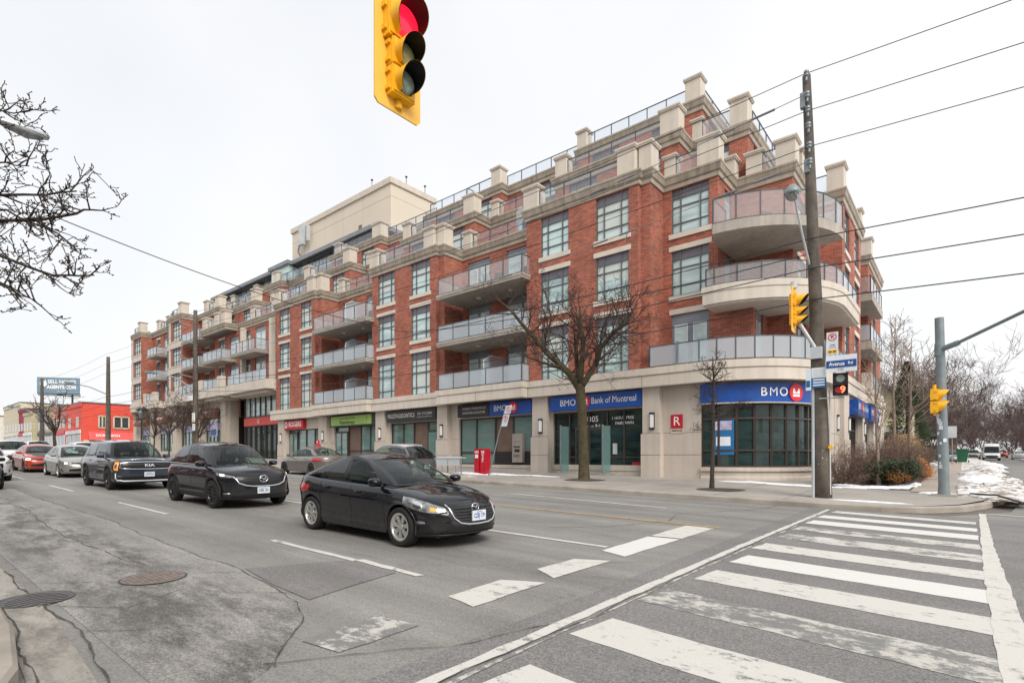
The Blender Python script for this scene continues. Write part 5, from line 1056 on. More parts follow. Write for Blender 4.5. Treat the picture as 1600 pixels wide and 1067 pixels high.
wood_pole(-172, 18.0, 15.5, .38, .25, 'thin distant wooden pole furthest left in front of the cream building')
# --- grey steel signal pole with mast arm
t = thing('signal_pole', 'grey steel signal pole with stickers and a long mast arm at the corner', 'pole', (-.42, 21.5, GS(-.42, 21.5)))
m = MB(); m.tube([(0, 0, 0), (0, 0, .25)], [.17, .15], 16); m.tube([(0, 0, .2), (-.12, 0, 5.55)], [.145, .118], 16); m.build('shaft', 'galvanised', t, smooth=True, local=True, angle=40)
m = MB(); m.box(-.32, -.3, -.03, .32, .3, .05); m.build('base_plate', 'kerb_stone', t, local=True)
m = MB(); m.tube([(-.1, 0, 4.55), (.35, -.35, 4.66)], .085, 12); m.tube([(.3, -.3, 4.65), (2.2, -2.2, 5.25), (4.6, -4.6, 5.8), (6.5, -6.5, 6.0)], [.05, .045, .04, .04], 10); m.tube([(-.11, 0, 4.35), (-.11, 0, 4.75)], .135, 14); m.build('mast_arm', 'galvanised', t, smooth=True, local=True, angle=40)
m = MB(); random.seed(9)
for k in range(12):
    z = random.uniform(.7, 2.7); a = random.uniform(3.9, 5.2); rr = .148; s = random.uniform(.025, .06)
    u = Vector((-math.sin(a), math.cos(a), 0)); c = Vector((rr * math.cos(a) - z * .02, rr * math.sin(a), z)); up = Vector((0, 0, 1)); m.add([c - u * s - up * s, c + u * s - up * s, c + u * s + up * s * 1.5, c - u * s + up * s * 1.5], [(0, 1, 2, 3)])
m.add([(-.14, -.15, 2.95), (.04, -.15, 2.95), (.04, -.15, 3.08), (-.14, -.15, 3.08)], [(0, 1, 2, 3)]); m.build('sticker', 'plate_white', t, local=True)
# --- overhead lines
def wire(a, b, sag, r=.012, n=18): return [(a[0] + (b[0] - a[0]) * k / n, a[1] + (b[1] - a[1]) * k / n, a[2] + (b[2] - a[2]) * k / n - sag * 4 * (k / n) * (1 - k / n)) for k in range(n + 1)]
lines = [(13.3, 12.6, .5, 'topmost overhead line'), (12.15, 11.4, .5, 'second overhead line from the top'), (11.05, 10.3, .5, 'third overhead line from the top'), (8.25, 7.6, .35, 'fourth overhead line from the top'), (7.35, 6.8, .4, 'fifth overhead line from the top'), (6.4, 5.9, .45, 'lowest overhead line at the tall leaning pole')]
for z, zr, sg, lb in lines:
    x = -3.2 + lx(z); m = MB(); r = .012 if z > 9 else .017
    m.tube(wire((-51.6, 18.3, z + 1.0), (x, 18.3, z), sg + .35, n=30), r, 5); m.tube(wire((x, 18.3, z), (40, 18.3, zr), sg, n=24), r, 5); m.tube(wire((-78.2, 18.3, z + .6), (-51.6, 18.3, z + 1.0), .4), r, 4); m.tube(wire((-120, 18.3, z + 1.2), (-78.2, 18.3, z + .6), .5), r, 4)
    tag(m.build('overhead_wire', 'wire'), lb + ', black and strung along the far pavement', 'wire', 'overhead lines along the street')
for z, sg, lb in ((12.6, 1.3, 'sagging spare line with insulators just under the topmost line'), (10.55, 1.25, 'sagging spare line with insulators under the third line')):
    m = MB(); x = -3.2 + lx(z); p = wire((-51.6, 18.2, z + .2), (x, 18.2, z), sg, n=40); m.tube(p, .013, 4)
    for k in (39, 38, 35, 34, 30): q = Vector(p[k]); m.tube([q - Vector((.35, 0, .02)), q + Vector((.35, 0, .03))], .035, 6)
    for k in (35, 31): q = Vector(p[k]); m.tube([q, q + Vector((-.15, 0, -.35))], .02, 4)
    tag(m.build('overhead_wire', 'wire_grey'), lb, 'wire', 'overhead lines along the street')
m = MB(); m.tube(wire((-20.0, -4, 10.4), (-22.6, 18.3, 8.25), .9, n=30), .016, 5); m.tube(wire((-22.6, 18.3, 8.25), (-3.5, 18.3, 7.8), .35, n=16), .016, 5); tag(m.build('overhead_wire', 'wire'), 'twisted black line crossing the street from the bare branches at the left', 'wire')
# --- near street lamp whose head peeps through the branches
t = thing('street_lamp', 'grey cobra head street lamp behind the bare branches at the top left', 'street lamp', (-14.8, -.2, G(-14.8, -.2) + .15))
m = MB(); m.tube([(0, 0, 0), (0, 0, 7.2)], [.11, .08], 12); m.build('shaft', 'galvanised', t, local=True)
m = MB(); m.tube([(0, 0, 7.1), (.2, .7, 7.6), (.4, 1.75, 7.75)], .035, 8); m.build('lamp_arm', 'galvanised', t, local=True)
m = MB(); ys = [1.55, 1.7, 1.95, 2.25, 2.5, 2.6]; wd = [.05, .08, .12, .15, .13, .06]; ht = [.04, .06, .08, .10, .08, .04]
m.grid([[(.45 + a * math.cos(R(q)), y, 7.72 + b * max(math.sin(R(q)), -.25)) for q in range(0, 360, 20)] for y, a, b in zip(ys, wd, ht)], closed=True); m.build('lamp_head', 'galvanised_light', t, smooth=True, local=True)
m = MB(); m.grid([[(.45 + a * math.cos(R(q)), y, 7.70 + b * min(math.sin(R(q)), .1)) for q in range(0, 360, 20)] for y, a, b in zip(ys[2:5], (.1, .15, .1), (.06, .12, .06))], closed=True); m.build('lamp_lens', 'lamp_lens', t, smooth=True, local=True)
# --- bench, red boxes, leaning post
x, y = -20.7, 19.5; t = thing('bench', 'grey metal street bench with a rail top and back panel beside the red boxes', 'bench', (x, y, GS(x, y)))
m = MB(); m.tube([(-1.1, 0, .82), (1.1, 0, .84)], .035, 8); m.box(-1.1, -.05, .78, 1.1, .3, .83); m.build('top_rail', 'galvanised_light', t, local=True)
m = MB(); m.box(-1.0, -.02, .45, .9, .0, .78); m.build('backrest', 'rail_frost', t, local=True)
m = MB(); m.box(-1.0, -.45, .42, .95, -.03, .46); m.build('seat', 'galvanised_light', t, local=True)
for a in (-1.0, .05, 1.05): m = MB(); m.tube([(a, 0, 0), (a, 0, .82)], .03, 8); m.tube([(a, -.4, 0), (a, -.4, .42)], .02, 6); m.build('leg', 'galvanised', t, local=True)
for dx, lab in ((0, 'left one of two bright red upright boxes behind the bench'), (.42, 'right one of two bright red upright boxes, nearest the leaning sign post')):
    x, y = -18.95 + dx, 20.1; t = thing('news_box', lab, 'box', (x, y, GS(x, y)), 0, 'red boxes beside the bench'); m = MB(); m.box(-.17, -.2, 0, .17, .2, 1.3); m.build('body', 'red_plastic', t, local=True)
    m = MB(); m.box(-.12, -.215, .25, .12, -.2, .62, 1)
    if dx: text(m, 'YP', (0, -.2, 1.08), (1, 0, 0), .2, 0, bold=.03, wmax=.24); text(m, 'Yellow', (0, -.2, .8), (0, 0, 1), .13, 0, up=(-1, 0, 0), bold=.02, wmax=.4)
    else: text(m, 'HOME', (0, -.2, 1.12), (1, 0, 0), .13, 0, bold=.03, wmax=.26); m.box(-.1, -.21, .82, .1, -.2, 1.0, 0)
    m.build('lettering', ['sign_white', 'sign_red'], t, local=True)
x, y = -17.85, 19.6; t = thing('sign_post', 'grey steel sign post leaning far to the right', 'post', (x, y, GS(x, y)))
m = MB(); m.tube([(0, 0, 0), (1.12, 0, 3.35)], .03, 8); m.build('shaft', 'galvanised', t, local=True)
nopark(-16.62, 19.56, 3.72, .38, .38, 'square white no stopping sign at the tip of the leaning post', .3, letter='S')
tt = nopark(-16.82, 19.56, 3.12, .36, .56, 'white parking hours sign below the no stopping sign on the leaning post', .3, extra='', letter='P')
# --- lantern and other furniture far left
x, y = -63.2, 17.7; t = thing('lamp_post', 'black lantern lamp post in front of the red building and left wing', 'street lamp', (x, y, GS(x, y)))
m = MB(); m.tube([(0, 0, 0), (0, 0, .8), (0, 0, 4.6)], [.14, .1, .06], 8); m.tube([(-.75, 0, 4.75), (.75, 0, 4.75)], .05, 6)
for k in (-.7, .7): m.lathe((k, 0, 4.75), [(.05, -.05), (.3, -.02), (.32, .05), (.05, .3)], 8)
m.build('shaft', 'dark_metal', t, local=True); m = MB(); m.lathe((0, 0, 3.9), [(.15, 0), (.3, .6), (.05, .85)], 8); m.build('lantern', 'lamp_lens', t, local=True)
# --- side street bits
x, y = .05, 72; t = thing('wheelie_bin', 'dark green wheeled bin on the snowy verge of the side street', 'bin', (x, y, GS(x, y)))
m = MB(); m.hexa([(-.35, -.35, .1), (.35, -.35, .1), (.35, .35, .1), (-.35, .35, .1), (-.5, -.5, 1.35), (.5, -.5, 1.35), (.5, .5, 1.35), (-.5, .5, 1.35)]); m.build('body', 'bin_green', t, local=True)
m = MB(); m.box(-.54, -.56, 1.35, .54, .54, 1.46); m.build('lid', 'bin_green', t, local=True)
for s in (-.5, .5): m = MB(); m.disc((s, .5, .15), (1, 0, 0), .15, .1, 12); m.build('wheel', 'tyre', t, local=True)
x, y = -1.9, 58; t = thing('garden_sign', 'low black sign with white letters on the snow bank beside the footpath', 'sign', (x, y, GS(x, y) + .5)); m = MB(); m.box(-1.0, 0, .9, 1.0, .1, 2.0); m.tube([(-.9, .05, -.5), (-.9, .05, 1)], .05, 5); m.tube([(.9, .05, -.5), (.9, .05, 1)], .05, 5); m.build('panel', 'sign_black', t, local=True)
m = MB(); text(m, 'TOWNS', (0, 0, 1.45), (1, 0, 0), .5, 0, wmax=1.6, bold=.02); m.build('lettering', 'sign_white', t, local=True)
x, y = -.7, 66; t = thing('street_sign', 'small pale sign on a thin post far down the side street', 'sign', (x, y, GS(x, y))); m = MB(); m.tube([(0, 0, 0), (0, 0, 3.6)], .05, 6); m.build('post', 'galvanised', t, local=True); m = MB(); m.box(-.35, -.1, 2.5, .35, -.06, 3.6); m.build('panel', 'galvanised_light', t, local=True)
for k, (x, y, lb) in enumerate([(-1.75, 25.2, 'small black garden light in the snow, nearer the corner'), (-1.5, 27.2, 'small black garden light in the snow, further from the corner')]):
    t = thing('garden_light', lb, 'garden light', (x, y, GS(x, y)), 0, 'garden lights in the planting bed'); m = MB(); m.tube([(0, 0, 0), (0, 0, .3)], .02, 6); m.build('stake', 'dark_metal', t, local=True); m = MB(); m.lathe((0, 0, .3), [(.05, 0), (.07, .06), (.02, .12)], 8); m.build('lamp', 'dark_metal', t, local=True)
m = MB(); m.tube([(.2, 21.7, GS(.2, 21.7) + .1), (.8, 20.9, GS(.8, 20.9) + .14), (1.25, 20.3, GS(1.25, 20.3) + .02)], .025, 6); tag(m.build('black_pipe', 'trim_black'), 'black rod lying across the melting snow at the corner', 'pipe')
# =================================================================== vehicles
def interp(tab, x):
    if x <= tab[0][0]: return tab[0][1]
    for (a, b), (c, d) in zip(tab, tab[1:]):
        if x <= c: t = (x - a) / (c - a); t = t * t * (3 - 2 * t) * .35 + t * .65; return b + (d - b) * t
    return tab[-1][1]
SIDE = [(0, .065), (.08, .03), (.16, .018), (.3, .03), (.45, .028), (.6, .008), (.67, .0), (.70, .003), (.8, .028), (.88, .048), (.94, .070), (.975, .095), (1, .135)]
def wheel(root, x, y, r, wd, style, name='wheel'):
    s = 1 if y > 0 else -1; w_ = thing(name, None, None, (x, y, r)); w_.parent = root
    del_ = [k for k in ('label', 'category') if k in w_]; 
    for k in del_: del w_[k]
    m = MB(); rr = r * .70; h = wd / 2
    m.lathe((0, 0, 0), [(rr, -h * .9), (r * .90, -h), (r * .975, -h * .85), (r, -h * .6), (r, h * .6), (r * .975, h * .85), (r * .90, h), (rr, h * .9)], 36, ax='Y'); m.build('tyre', 'tyre', w_, smooth=True, local=True, angle=40)
    m = MB(); o = s * h
    m.lathe((0, 0, 0), [(rr + .004, o * .92), (rr - .012, o * .97), (rr - .03, o * .9), (rr - .05, o * .5), (rr - .06, -o * .7)], 36, ax='Y')
    dark = 1; m.disc((0, -o * .05, 0), (0, 1, 0), rr - .05, .02, 28, dark)
    n = {'seven': 7, 'ten': 10, 'five': 5, 'six': 6}[style[0]]; wsp = {'seven': .034, 'ten': .018, 'five': .045, 'six': .036}[style[0]]
    for k in range(n):
        a = 2 * math.pi * k / n + .2; ca, sa = math.cos(a), math.sin(a); tw = .12 if style[0] == 'ten' else 0
        def pt(q, t, yy): aa = a + tw * q / rr; return (q * math.cos(aa) - t * math.sin(aa), yy, q * math.sin(aa) + t * math.cos(aa))
        q0, q1 = .03, rr - .02; c = [pt(q0, -wsp * .8, o * .62), pt(q1, -wsp * 1.15, o * .82), pt(q1, wsp * 1.15, o * .82), pt(q0, wsp * .8, o * .62)]
        d = [(x_, y_ - s * .03, z_) for x_, y_, z_ in c]; m.hexa(d + c if s < 0 else d + c, 0)
    m.lathe((0, 0, 0), [(.001, o * .74), (.03, o * .73), (.05, o * .68), (.055, o * .4)], 16, ax='Y')
    for k in range(5): a = 2 * math.pi * k / 5; m.disc((.075 * math.cos(a), o * .6, .075 * math.sin(a)), (0, 1, 0), .011, .02, 6, dark)
    m.build('rim', [style[1], 'trim_black'], w_, smooth=True, local=True, angle=30)
    return w_
def car(name, label, P, x, y, rz=0, group=None, drivers=()):
    zg = G(x, y); root = thing(name, label, P.get('cat', 'car'), (x, y, zg), 0, group)
    c_, s_ = math.cos(rz), math.sin(rz); gx = -.0198 * c_ + .0109 * s_; gy = .0198 * s_ + .0109 * c_
    root.rotation_euler = (Matrix.Rotation(rz, 3, 'Z') @ Matrix.Rotation(-gx, 3, 'Y') @ Matrix.Rotation(gy, 3, 'X')).to_euler()
    Wd = P['w'] / 2; xf, xr = P['xf'], P['xr']; wb = P['wb'] / 2; wr = P['wr']; zb = P.get('zb', .2); body = P['paint']; clad = P.get('clad')
    top = P['top']; nf = P.get('nf', 3.2); nr = P.get('nr', 3.6); af = P.get('af', 1.0); ar = P.get('ar', .8)
    FR = P.get('front', [(0, .10), (.15, .03), (.35, .0), (.6, .02), (.8, .07), (.92, .13), (1, .24)]); RE = P.get('rear', [(0, .12), (.2, .03), (.45, .0), (.7, .04), (.9, .08), (1, .14)])
    ks = [0, .05, .1, .16, .22, .28, .34, .4, .46, .52, .58, .64, .7, .76, .82, .87, .91, .945, .975, 1]
    def lat(xx, k): return (Wd - interp(SIDE, k) * P.get('tumble', 1.)) * (1 - .03 * max(0, (abs(xx) - wb) / 1.0) ** 1.5)
    def surf(part, a, k, sgn=1):          # part F: a 0..1 front centre to corner; S: a is x ; R: rear centre to corner
        if part == 'S': xx = a; yy = lat(xx, k)
        else:
            n, A, e, tab = (nf, af, xf, FR) if part == 'F' else (nr, ar, xr, RE); sg = 1 if part == 'F' else -1
            A2 = A; th = a * math.pi / 2; off = interp(tab, k); xc = e - sg * A2
            xx = xc + sg * (A2 - off) * max(math.cos(th), 0) ** (2 / n); yy = lat(xc, k) * max(math.sin(th), 0) ** (2 / n)
        zt = interp(top, xx); kk = k
        zbb = zb + P.get('lift', .0) * max(0, (abs(xx) - wb - wr) / .6)
        return Vector((xx, sgn * yy, zbb + (zt - zbb) * kk))
    def at_z(part, a, z, sgn=1, off=.0):
        k = .5
        for _ in range(5):
            q = surf(part, a, k); zt = interp(top, q.x); k = min(max((z - zb) / (zt - zb), 0), 1)
        q = surf(part, a, k); e = .004
        da = surf(part, min(a + e, 1) if part != 'S' else a + e, k) - surf(part, max(a - e, 0) if part != 'S' else a - e, k); dk = surf(part, a, min(k + .01, 1)) - surf(part, a, max(k - .01, 0))
        n = da.cross(dk)
        if n.length < 1e-9: n = Vector((1 if part == 'F' else -1, 0, 0))
        n.normalize(); c = Vector((0, 0, .6))
        if (q - c).dot(n) < 0: n = -n
        q = q + n * off; q.y *= sgn; return q
    th = [k / 26 for k in range(27)]; xs = []; x0, x1 = xf - af, xr + ar; n = int((x0 - x1) / .05); xs = [x0 + (x1 - x0) * k / n for k in range(1, n)]
    cols_ = [('F', a) for a in th] + [('S', a) for a in xs] + [('R', 1 - a) for a in th]
    m = MB(); rows = [[surf(p, a, k) for p, a in cols_] for k in ks]
    inside = {}
    Ra = wr + .055
    for i, row in enumerate(rows):
        for j, q in enumerate(row):
            for xw in (wb, -wb):
                d = math.hypot(q.x - xw, q.z - wr)
                if d < Ra and q.y > Wd * .7: inside[(i, j)] = (xw, d)
    new = [[q.copy() for q in r] for r in rows]
    for (i, j), (xw, d) in inside.items():
        near = any((i + a, j + b) not in inside and 0 <= i + a < len(ks) and 0 <= j + b < len(cols_) for a in (-1, 0, 1) for b in (-1, 0, 1))
        if near and d > 1e-3:
            q = new[i][j]; q.x = xw + (q.x - xw) * Ra / d; q.z = wr + (q.z - wr) * Ra / d
    nc = len(cols_)
    for sg in (1, -1):
        o = len(m.v); m.v += [(q.x, q.y * sg, q.z) for r in new for q in r]
        for i in range(len(ks) - 1):
            for j in range(nc - 1):
                c4 = [(i, j), (i, j + 1), (i + 1, j + 1), (i + 1, j)]
                if all(c in inside for c in c4): continue
                f = [o + a * nc + b for a, b in c4]; m.f.append(f[::-1] if sg > 0 else f)
                m.m.append(1 if clad and ks[i + 1] <= clad else 0)
    o = len(m.v); T = rows[-1]; NY = 9          # bonnet, deck
    for q in T:
        for t in range(NY):
            yy = q.y * (1 - 2 * t / (NY - 1)); cr = P.get('crown', .05) * min(1, q.y / .5) * (1 - (yy / max(q.y, 1e-6)) ** 2 if q.y > 1e-6 else 0)
            rib = 0
            m.v.append((q.x, yy, q.z + cr + rib))
    for j in range(nc - 1):
        for t in range(NY - 1):
            if P['gh'][3][0] + .12 < T[j].x < P['gh'][0][0] - .12 and 1 <= t < NY - 2: continue
            a = o + j * NY + t; m.f.append([a, a + 1, a + NY + 1, a + NY]); m.m.append(P.get('hood_mi', 0) if T[j].x > P['gh'][0][0] - .1 and 1 <= t < NY - 2 else 0)
    bo = m.build('body', [body, 'arch_black', 'trim_black'], root, smooth=True, local=True)
    bm = bmesh.new(); bm.from_mesh(bo.data); bmesh.ops.remove_doubles(bm, verts=bm.verts, dist=.0008); bmesh.ops.recalc_face_normals(bm, faces=bm.faces); bm.to_mesh(bo.data); bm.free(); bo.data.set_sharp_from_angle(angle=R(38))
    # greenhouse
    (cx, cz), (rfx, rfz), (rrx, rrz), (bx, bz) = P['gh']; wbelt = Wd - P.get('inset', .14); wroof = P['wroof'] / 2; pk = P.get('peak', .05)
    hs = [0, .045, .14, .25, .36, .48, .6, .7, .8, .87, .92, .965, 1]
    def gx_(h): return cx + (rfx - cx) * (h ** 1.06) + .05 * math.sin(h * math.pi)
    def rx_(h): return bx + (rrx - bx) * (h ** .95) - P.get('rbow', .04) * math.sin(h * math.pi)
    def zr(u): return rrz + (rfz - rrz) * u + pk * math.sin(math.pi * u)
    def zbelt(u): return bz + (cz - bz) * u + .0
    def gp(u, h, sgn=1, off=0.):
        xx = rx_(h) + (gx_(h) - rx_(h)) * u; zz = zbelt(u) + (zr(u) - zbelt(u)) * (h if h < .9 else h)
        e = max(0, (.10 - min(u, 1 - u)) / .10); yy = wbelt - (wbelt - wroof) * (h ** 1.5) * 1.0 - e * e * .07; return Vector((xx, sgn * (yy + off), zz))
    us = sorted({0, 1, *[q for wnd in P['win'] for q in wnd[:2]], *[k / 24 for k in range(25)]}); us = [u for i, u in enumerate(us) if i == 0 or u - us[i - 1] > .004]
    h0, h1 = .045, .87
    for sg in (1, -1):
        b = MB(); gl = {}
        for i in range(len(hs) - 1):
            for j in range(len(us) - 1):
                um = (us[j] + us[j + 1]) / 2; wi = next((k for k, wnd in enumerate(P['win']) if wnd[0] < um < wnd[1]), None); inb = h0 <= hs[i] < h1 and P['win'][0][0] - .02 < um < P['win'][-1][1] + .01
                q = [gp(us[j], hs[i], sg), gp(us[j + 1], hs[i], sg), gp(us[j + 1], hs[i + 1], sg), gp(us[j], hs[i + 1], sg)]
                if sg > 0: q = q[::-1]
                cut = wi is not None and len(P['win'][wi]) > 2 and hs[i + 1] > P['win'][wi][2]
                if wi is not None and inb and not cut: gl.setdefault(wi, MB()).add(q, [(0, 1, 2, 3)])
                else: b.add(q, [(0, 1, 2, 3)], 1 if inb and not cut else 0)
        pb2 = b.build('pillars', [body, 'trim_black'], root, smooth=True, local=True); bm = bmesh.new(); bm.from_mesh(pb2.data); bmesh.ops.remove_doubles(bm, verts=bm.verts, dist=.0008); bm.to_mesh(pb2.data); bm.free(); pb2.data.set_sharp_from_angle(angle=R(40))
        for k, g in gl.items():
            go = g.build('side_window', P.get('sglass', 'car_glass_tint') if k < len(P['win']) - 1 else 'car_glass', root, smooth=True, local=True)
        if P.get('chrome_line'):
            t = MB(); t.tube([gp(u, .03, sg, .008) for u in [k / 20 * (P['win'][-1][1] - P['win'][0][0]) + P['win'][0][0] for k in range(21)]], .009, 5); t.build('window_trim', 'chrome', root, local=True)
    def screen(u, fn, bow, nm, mat):
        g = MB(); rim = MB(); NYY = 16
        for i in range(len(hs) - 1):
            for j in range(NYY):
                q = []
                for hh, t in ((hs[i], j), (hs[i], j + 1), (hs[i + 1], j + 1), (hs[i + 1], j)):
                    e = gp(u, hh); v = 1 - 2 * t / NYY; q.append(Vector((fn(hh) + bow * (1 - v * v) * (1 - hh * .3), e.y * v, e.z + .02 * hh * (1 - v * v) * 1.5)))
                if u < .5: q = q[::-1]
                hi = hs[i] > P.get('scr', 9) or (u < .5 and 'scr' in P); (rim if hi or i == 0 or i >= len(hs) - 3 or j in (0, NYY - 1) else g).add(q, [(0, 1, 2, 3)], 1 if hi else 0 if i < len(hs) - 2 or u > .5 else 1)
        if g.f: g.build(nm, mat, root, smooth=True, local=True)
        rim.build('screen_surround', ['trim_black', body], root, smooth=True, local=True)
    screen(1, gx_, .10, 'windscreen', 'car_glass'); screen(0, rx_, -.10, 'rear_window', P.get('sglass', 'car_glass_tint'))
    rf = MB(); rows_ = []
    for i in range(17):
        u = i / 16; e = gp(u, 1); row = []
        for t in range(13):
            v = 1 - 2 * t / 12; b_ = .10 * (1 if u == 1 else -1 if u == 0 else 0) * (1 - v * v) * .7
            row.append(Vector((e.x + b_, e.y * v, e.z + (.03 + .02 * math.sin(math.pi * u)) * (1 - v * v) * 1.5 - 0)))
        rows_.append(row)
    rf.grid(rows_); rf.build('roof', P.get('roofmat', body), root, smooth=True, local=True)
    # underside, floor, dashboard, seats
    m = MB(); m.box(xr + .25, -Wd + .27, zb - .01, xf - .3, Wd - .27, zb + .12); m.box(-wb + wr + .1, -Wd + .06, zb - .01, wb - wr - .1, Wd - .06, zb + .12)
    for xw in (wb, -wb): m.box(xw - wr - .06, -Wd + .26, zb, xw + wr + .06, Wd - .26, cz - .22)
    m.build('underbody', 'arch_black', root, local=True)
    m = MB(); m.box(xr + .6, -wbelt + .03, cz - .32, cx - .55, wbelt - .03, cz - .28); m.hexa([(cx - .75, -wbelt + .1, cz - .3), (cx - .1, -wbelt + .1, cz - .06), (cx - .1, wbelt - .1, cz - .06), (cx - .75, wbelt - .1, cz - .3), (cx - .72, -wbelt + .1, cz - .08), (cx - .12, -wbelt + .1, cz - .0), (cx - .12, wbelt - .1, cz - .0), (cx - .72, wbelt - .1, cz - .08)])
    m.build('dashboard', 'interior', root, local=True)
    xs_ = cx - 1.45
    for yy in (-.38, .38):
        s = MB(); s.hexa([(xs_ - .05, yy - .22, cz - .3), (xs_ + .1, yy - .22, cz - .3), (xs_ + .1, yy + .22, cz - .3), (xs_ - .05, yy + .22, cz - .3), (xs_ - .16, yy - .2, cz + .10), (xs_ - .06, yy - .2, cz + .10), (xs_ - .06, yy + .2, cz + .10), (xs_ - .16, yy + .2, cz + .10)]); s.box(xs_ - .18, yy - .12, cz + .14, xs_ - .08, yy + .12, cz + .30); s.build('seat', 'interior', root, local=True)
    s = MB(); s.box(xs_ - 1.0, -.55, cz - .3, xs_ - .85, .55, cz + .08); s.build('rear_seat', 'interior', root, local=True)
    s = MB(); yd = .37; s.tube([(cx - .72 + .07 * math.sin(2 * math.pi * k / 20), yd + .18 * math.cos(2 * math.pi * k / 20), cz - .02 + .17 * math.sin(2 * math.pi * k / 20)) for k in range(21)], .014, 6); s.build('steering_wheel', 'trim_black', root, local=True)
    s = MB(); s.box(gx_(.86) - .02, -.1, zr(1) - .15, gx_(.86) + .0, .1, zr(1) - .08); s.build('rear_view_mirror', 'trim_black', root, local=True)
    for yd in drivers: driver(root, xs_ + .12, yd, cz - .30)
    # mirrors
    for sg in (1, -1):
        m = MB(); mc = gp(.93, .05, sg); mx, my, mz = mc.x - .02, sg * (wbelt + .16), mc.z + .03; rows_ = []
        for xa, sc in ((-.05, .9), (-.03, 1.), (.03, .95), (.08, .75), (.11, .35)): rows_.append([(mx + xa, my + .115 * sc * math.copysign(abs(math.cos(a)) ** .7, math.cos(a)), mz + .075 * sc * math.copysign(abs(math.sin(a)) ** .7, math.sin(a))) for a in [2 * math.pi * k / 16 for k in range(16)]])
        m.grid(rows_, closed=True); m.add(rows_[0], [tuple(range(16))]); m.add(rows_[-1], [tuple(range(16))[::-1]]); m.tube([(mx + .02, sg * (wbelt - .02), mz - .07), (mx + .02, my - sg * .05, mz - .05)], .025, 6)
        m.build('wing_mirror', P.get('mirmat', body), root, smooth=True, local=True, angle=50)
    # wheels and arches
    for xw in (wb, -wb):
        for sg in (1, -1):
            wheel(root, xw, sg * (Wd - .115), wr, .215, P['rim'])
            a = MB(); rows_ = []
            wdt = P.get('arch', .0); off = .0035 if wdt else 0
            for q in range(-14, 195, 8):
                row = []
                for rr, oo in ((Ra - .012, -.07), (Ra - .006, off), (Ra + wdt + .012, off + .001), (Ra + wdt + .018, -.01)):
                    X_, Z_ = xw + rr * math.cos(R(q)), wr + rr * math.sin(R(q)); Z_ = max(Z_, zb); kk = min(max((Z_ - zb) / (interp(top, X_) - zb), 0), 1); row.append((X_, sg * (lat(X_, kk) + oo), Z_))
                rows_.append(row)
            a.grid(rows_, flip=sg < 0); a.build('wheel_arch', 'arch_black' if wdt else body, root, smooth=True, local=True)
    # door gaps, handles, sill
    m = MB()
    for sg in (1, -1):
        for xd in P['doors']:
            L_ = []
            for k in range(15): z = zb + .06 + (interp(top, xd) - .04 - zb - .06) * k / 14; L_.append((z, xd + P.get('dslope', -.03) * (k / 14 - .5)))
            for (za, xa), (zc, xc_) in zip(L_, L_[1:]):
                q = [at_z('S', xa - .006, za, sg, .0025), at_z('S', xa + .006, za, sg, .0025), at_z('S', xc_ + .006, zc, sg, .0025), at_z('S', xc_ - .006, zc, sg, .0025)]; m.add(q if sg < 0 else q[::-1], [(0, 1, 2, 3)])
    m.build('door_gap', 'trim_black', root, local=True)
    for sg in (1, -1):
        for xd in P['handles']:
            z = interp(top, xd) - .14; m = MB(); q = at_z('S', xd, z, sg, .02); m.tube([q + Vector((-.09, -sg * .012, 0)), q + Vector((-.06, sg * .008, 0)), q + Vector((.06, sg * .008, 0)), q + Vector((.09, -sg * .012, 0))], .014, 6); m.build('door_handle', P.get('hmat', body), root, smooth=True, local=True)
    if P.get('sill'):
        for sg in (1, -1):
            m = MB(); m.grid([[at_z('S', -wb + wr + .1 + (2 * wb - 2 * wr - .2) * k / 12, z, sg, .012) for k in range(13)] for z in P['sill']], flip=sg > 0); m.build('sill_trim', P.get('sillmat', 'chrome'), root, smooth=True, local=True)
    if P.get('rails'):
        for sg in (1, -1):
            m = MB(); m.tube([gp(u, 1, sg) + Vector((0, -sg * .04, .0 if u in (.12, .9) else .05)) for u in (.12, .16, .5, .86, .9)], .016, 6); m.build('roof_rail', P['rails'], root, smooth=True, local=True)
    # patches on nose and tail
    def patch(part, tab, mat, nm, off=.006, sgn=1, n=14, nz=5):
        m = MB(); a0, a1 = tab[0][0], tab[-1][0]; rows_ = []
        for j in range(nz + 1):
            row = []
            for i in range(n + 1):
                a = a0 + (a1 - a0) * i / n; lo = interp([(t[0], t[1]) for t in tab], a); hi = interp([(t[0], t[2]) for t in tab], a); z = lo + (hi - lo) * j / nz
                s2 = sgn * (1 if a >= 0 else -1); edge = .6 if j in (0, nz) or i in (0, n) else 1
                row.append(at_z(part, abs(a), z, s2, off * edge if off > 0 else off))
            rows_.append(row)
        m.grid(rows_); return m.build(nm, mat, root, smooth=True, local=True)
    def trimline(part, pts, r, mat, nm, off=.008, sgn=1):
        m = MB(); q = [at_z(part, abs(a), z, sgn * (1 if a >= 0 else -1), off) for a, z in pts]; 
        f = [q[0]]
        for a, b in zip(q, q[1:]): f += [a.lerp(b, t) for t in (.5, 1)]
        m.tube(q, r, 6); return m.build(nm, mat, root, smooth=True, local=True)
    P['face'](root, patch, trimline, at_z, surf)
    return root
def plate(root, x, z, body, blue=True, back=False):
    s = -1 if back else 1; m = MB(); m.box(min(x, x + .02 * s), -.155, z - .08, max(x, x + .02 * s), .155, z + .08, 0); text(m, body, (x + .02 * s, 0, z - .005), (0, s, 0), .072, 1, bold=.02, wmax=.25, depth=.002); text(m, 'ONTARIO', (x + .02 * s, 0, z + .055), (0, s, 0), .02, 1, depth=.002, bold=.01)
    m.build('number_plate', ['plate_white', 'plate_blue'], root, local=True)
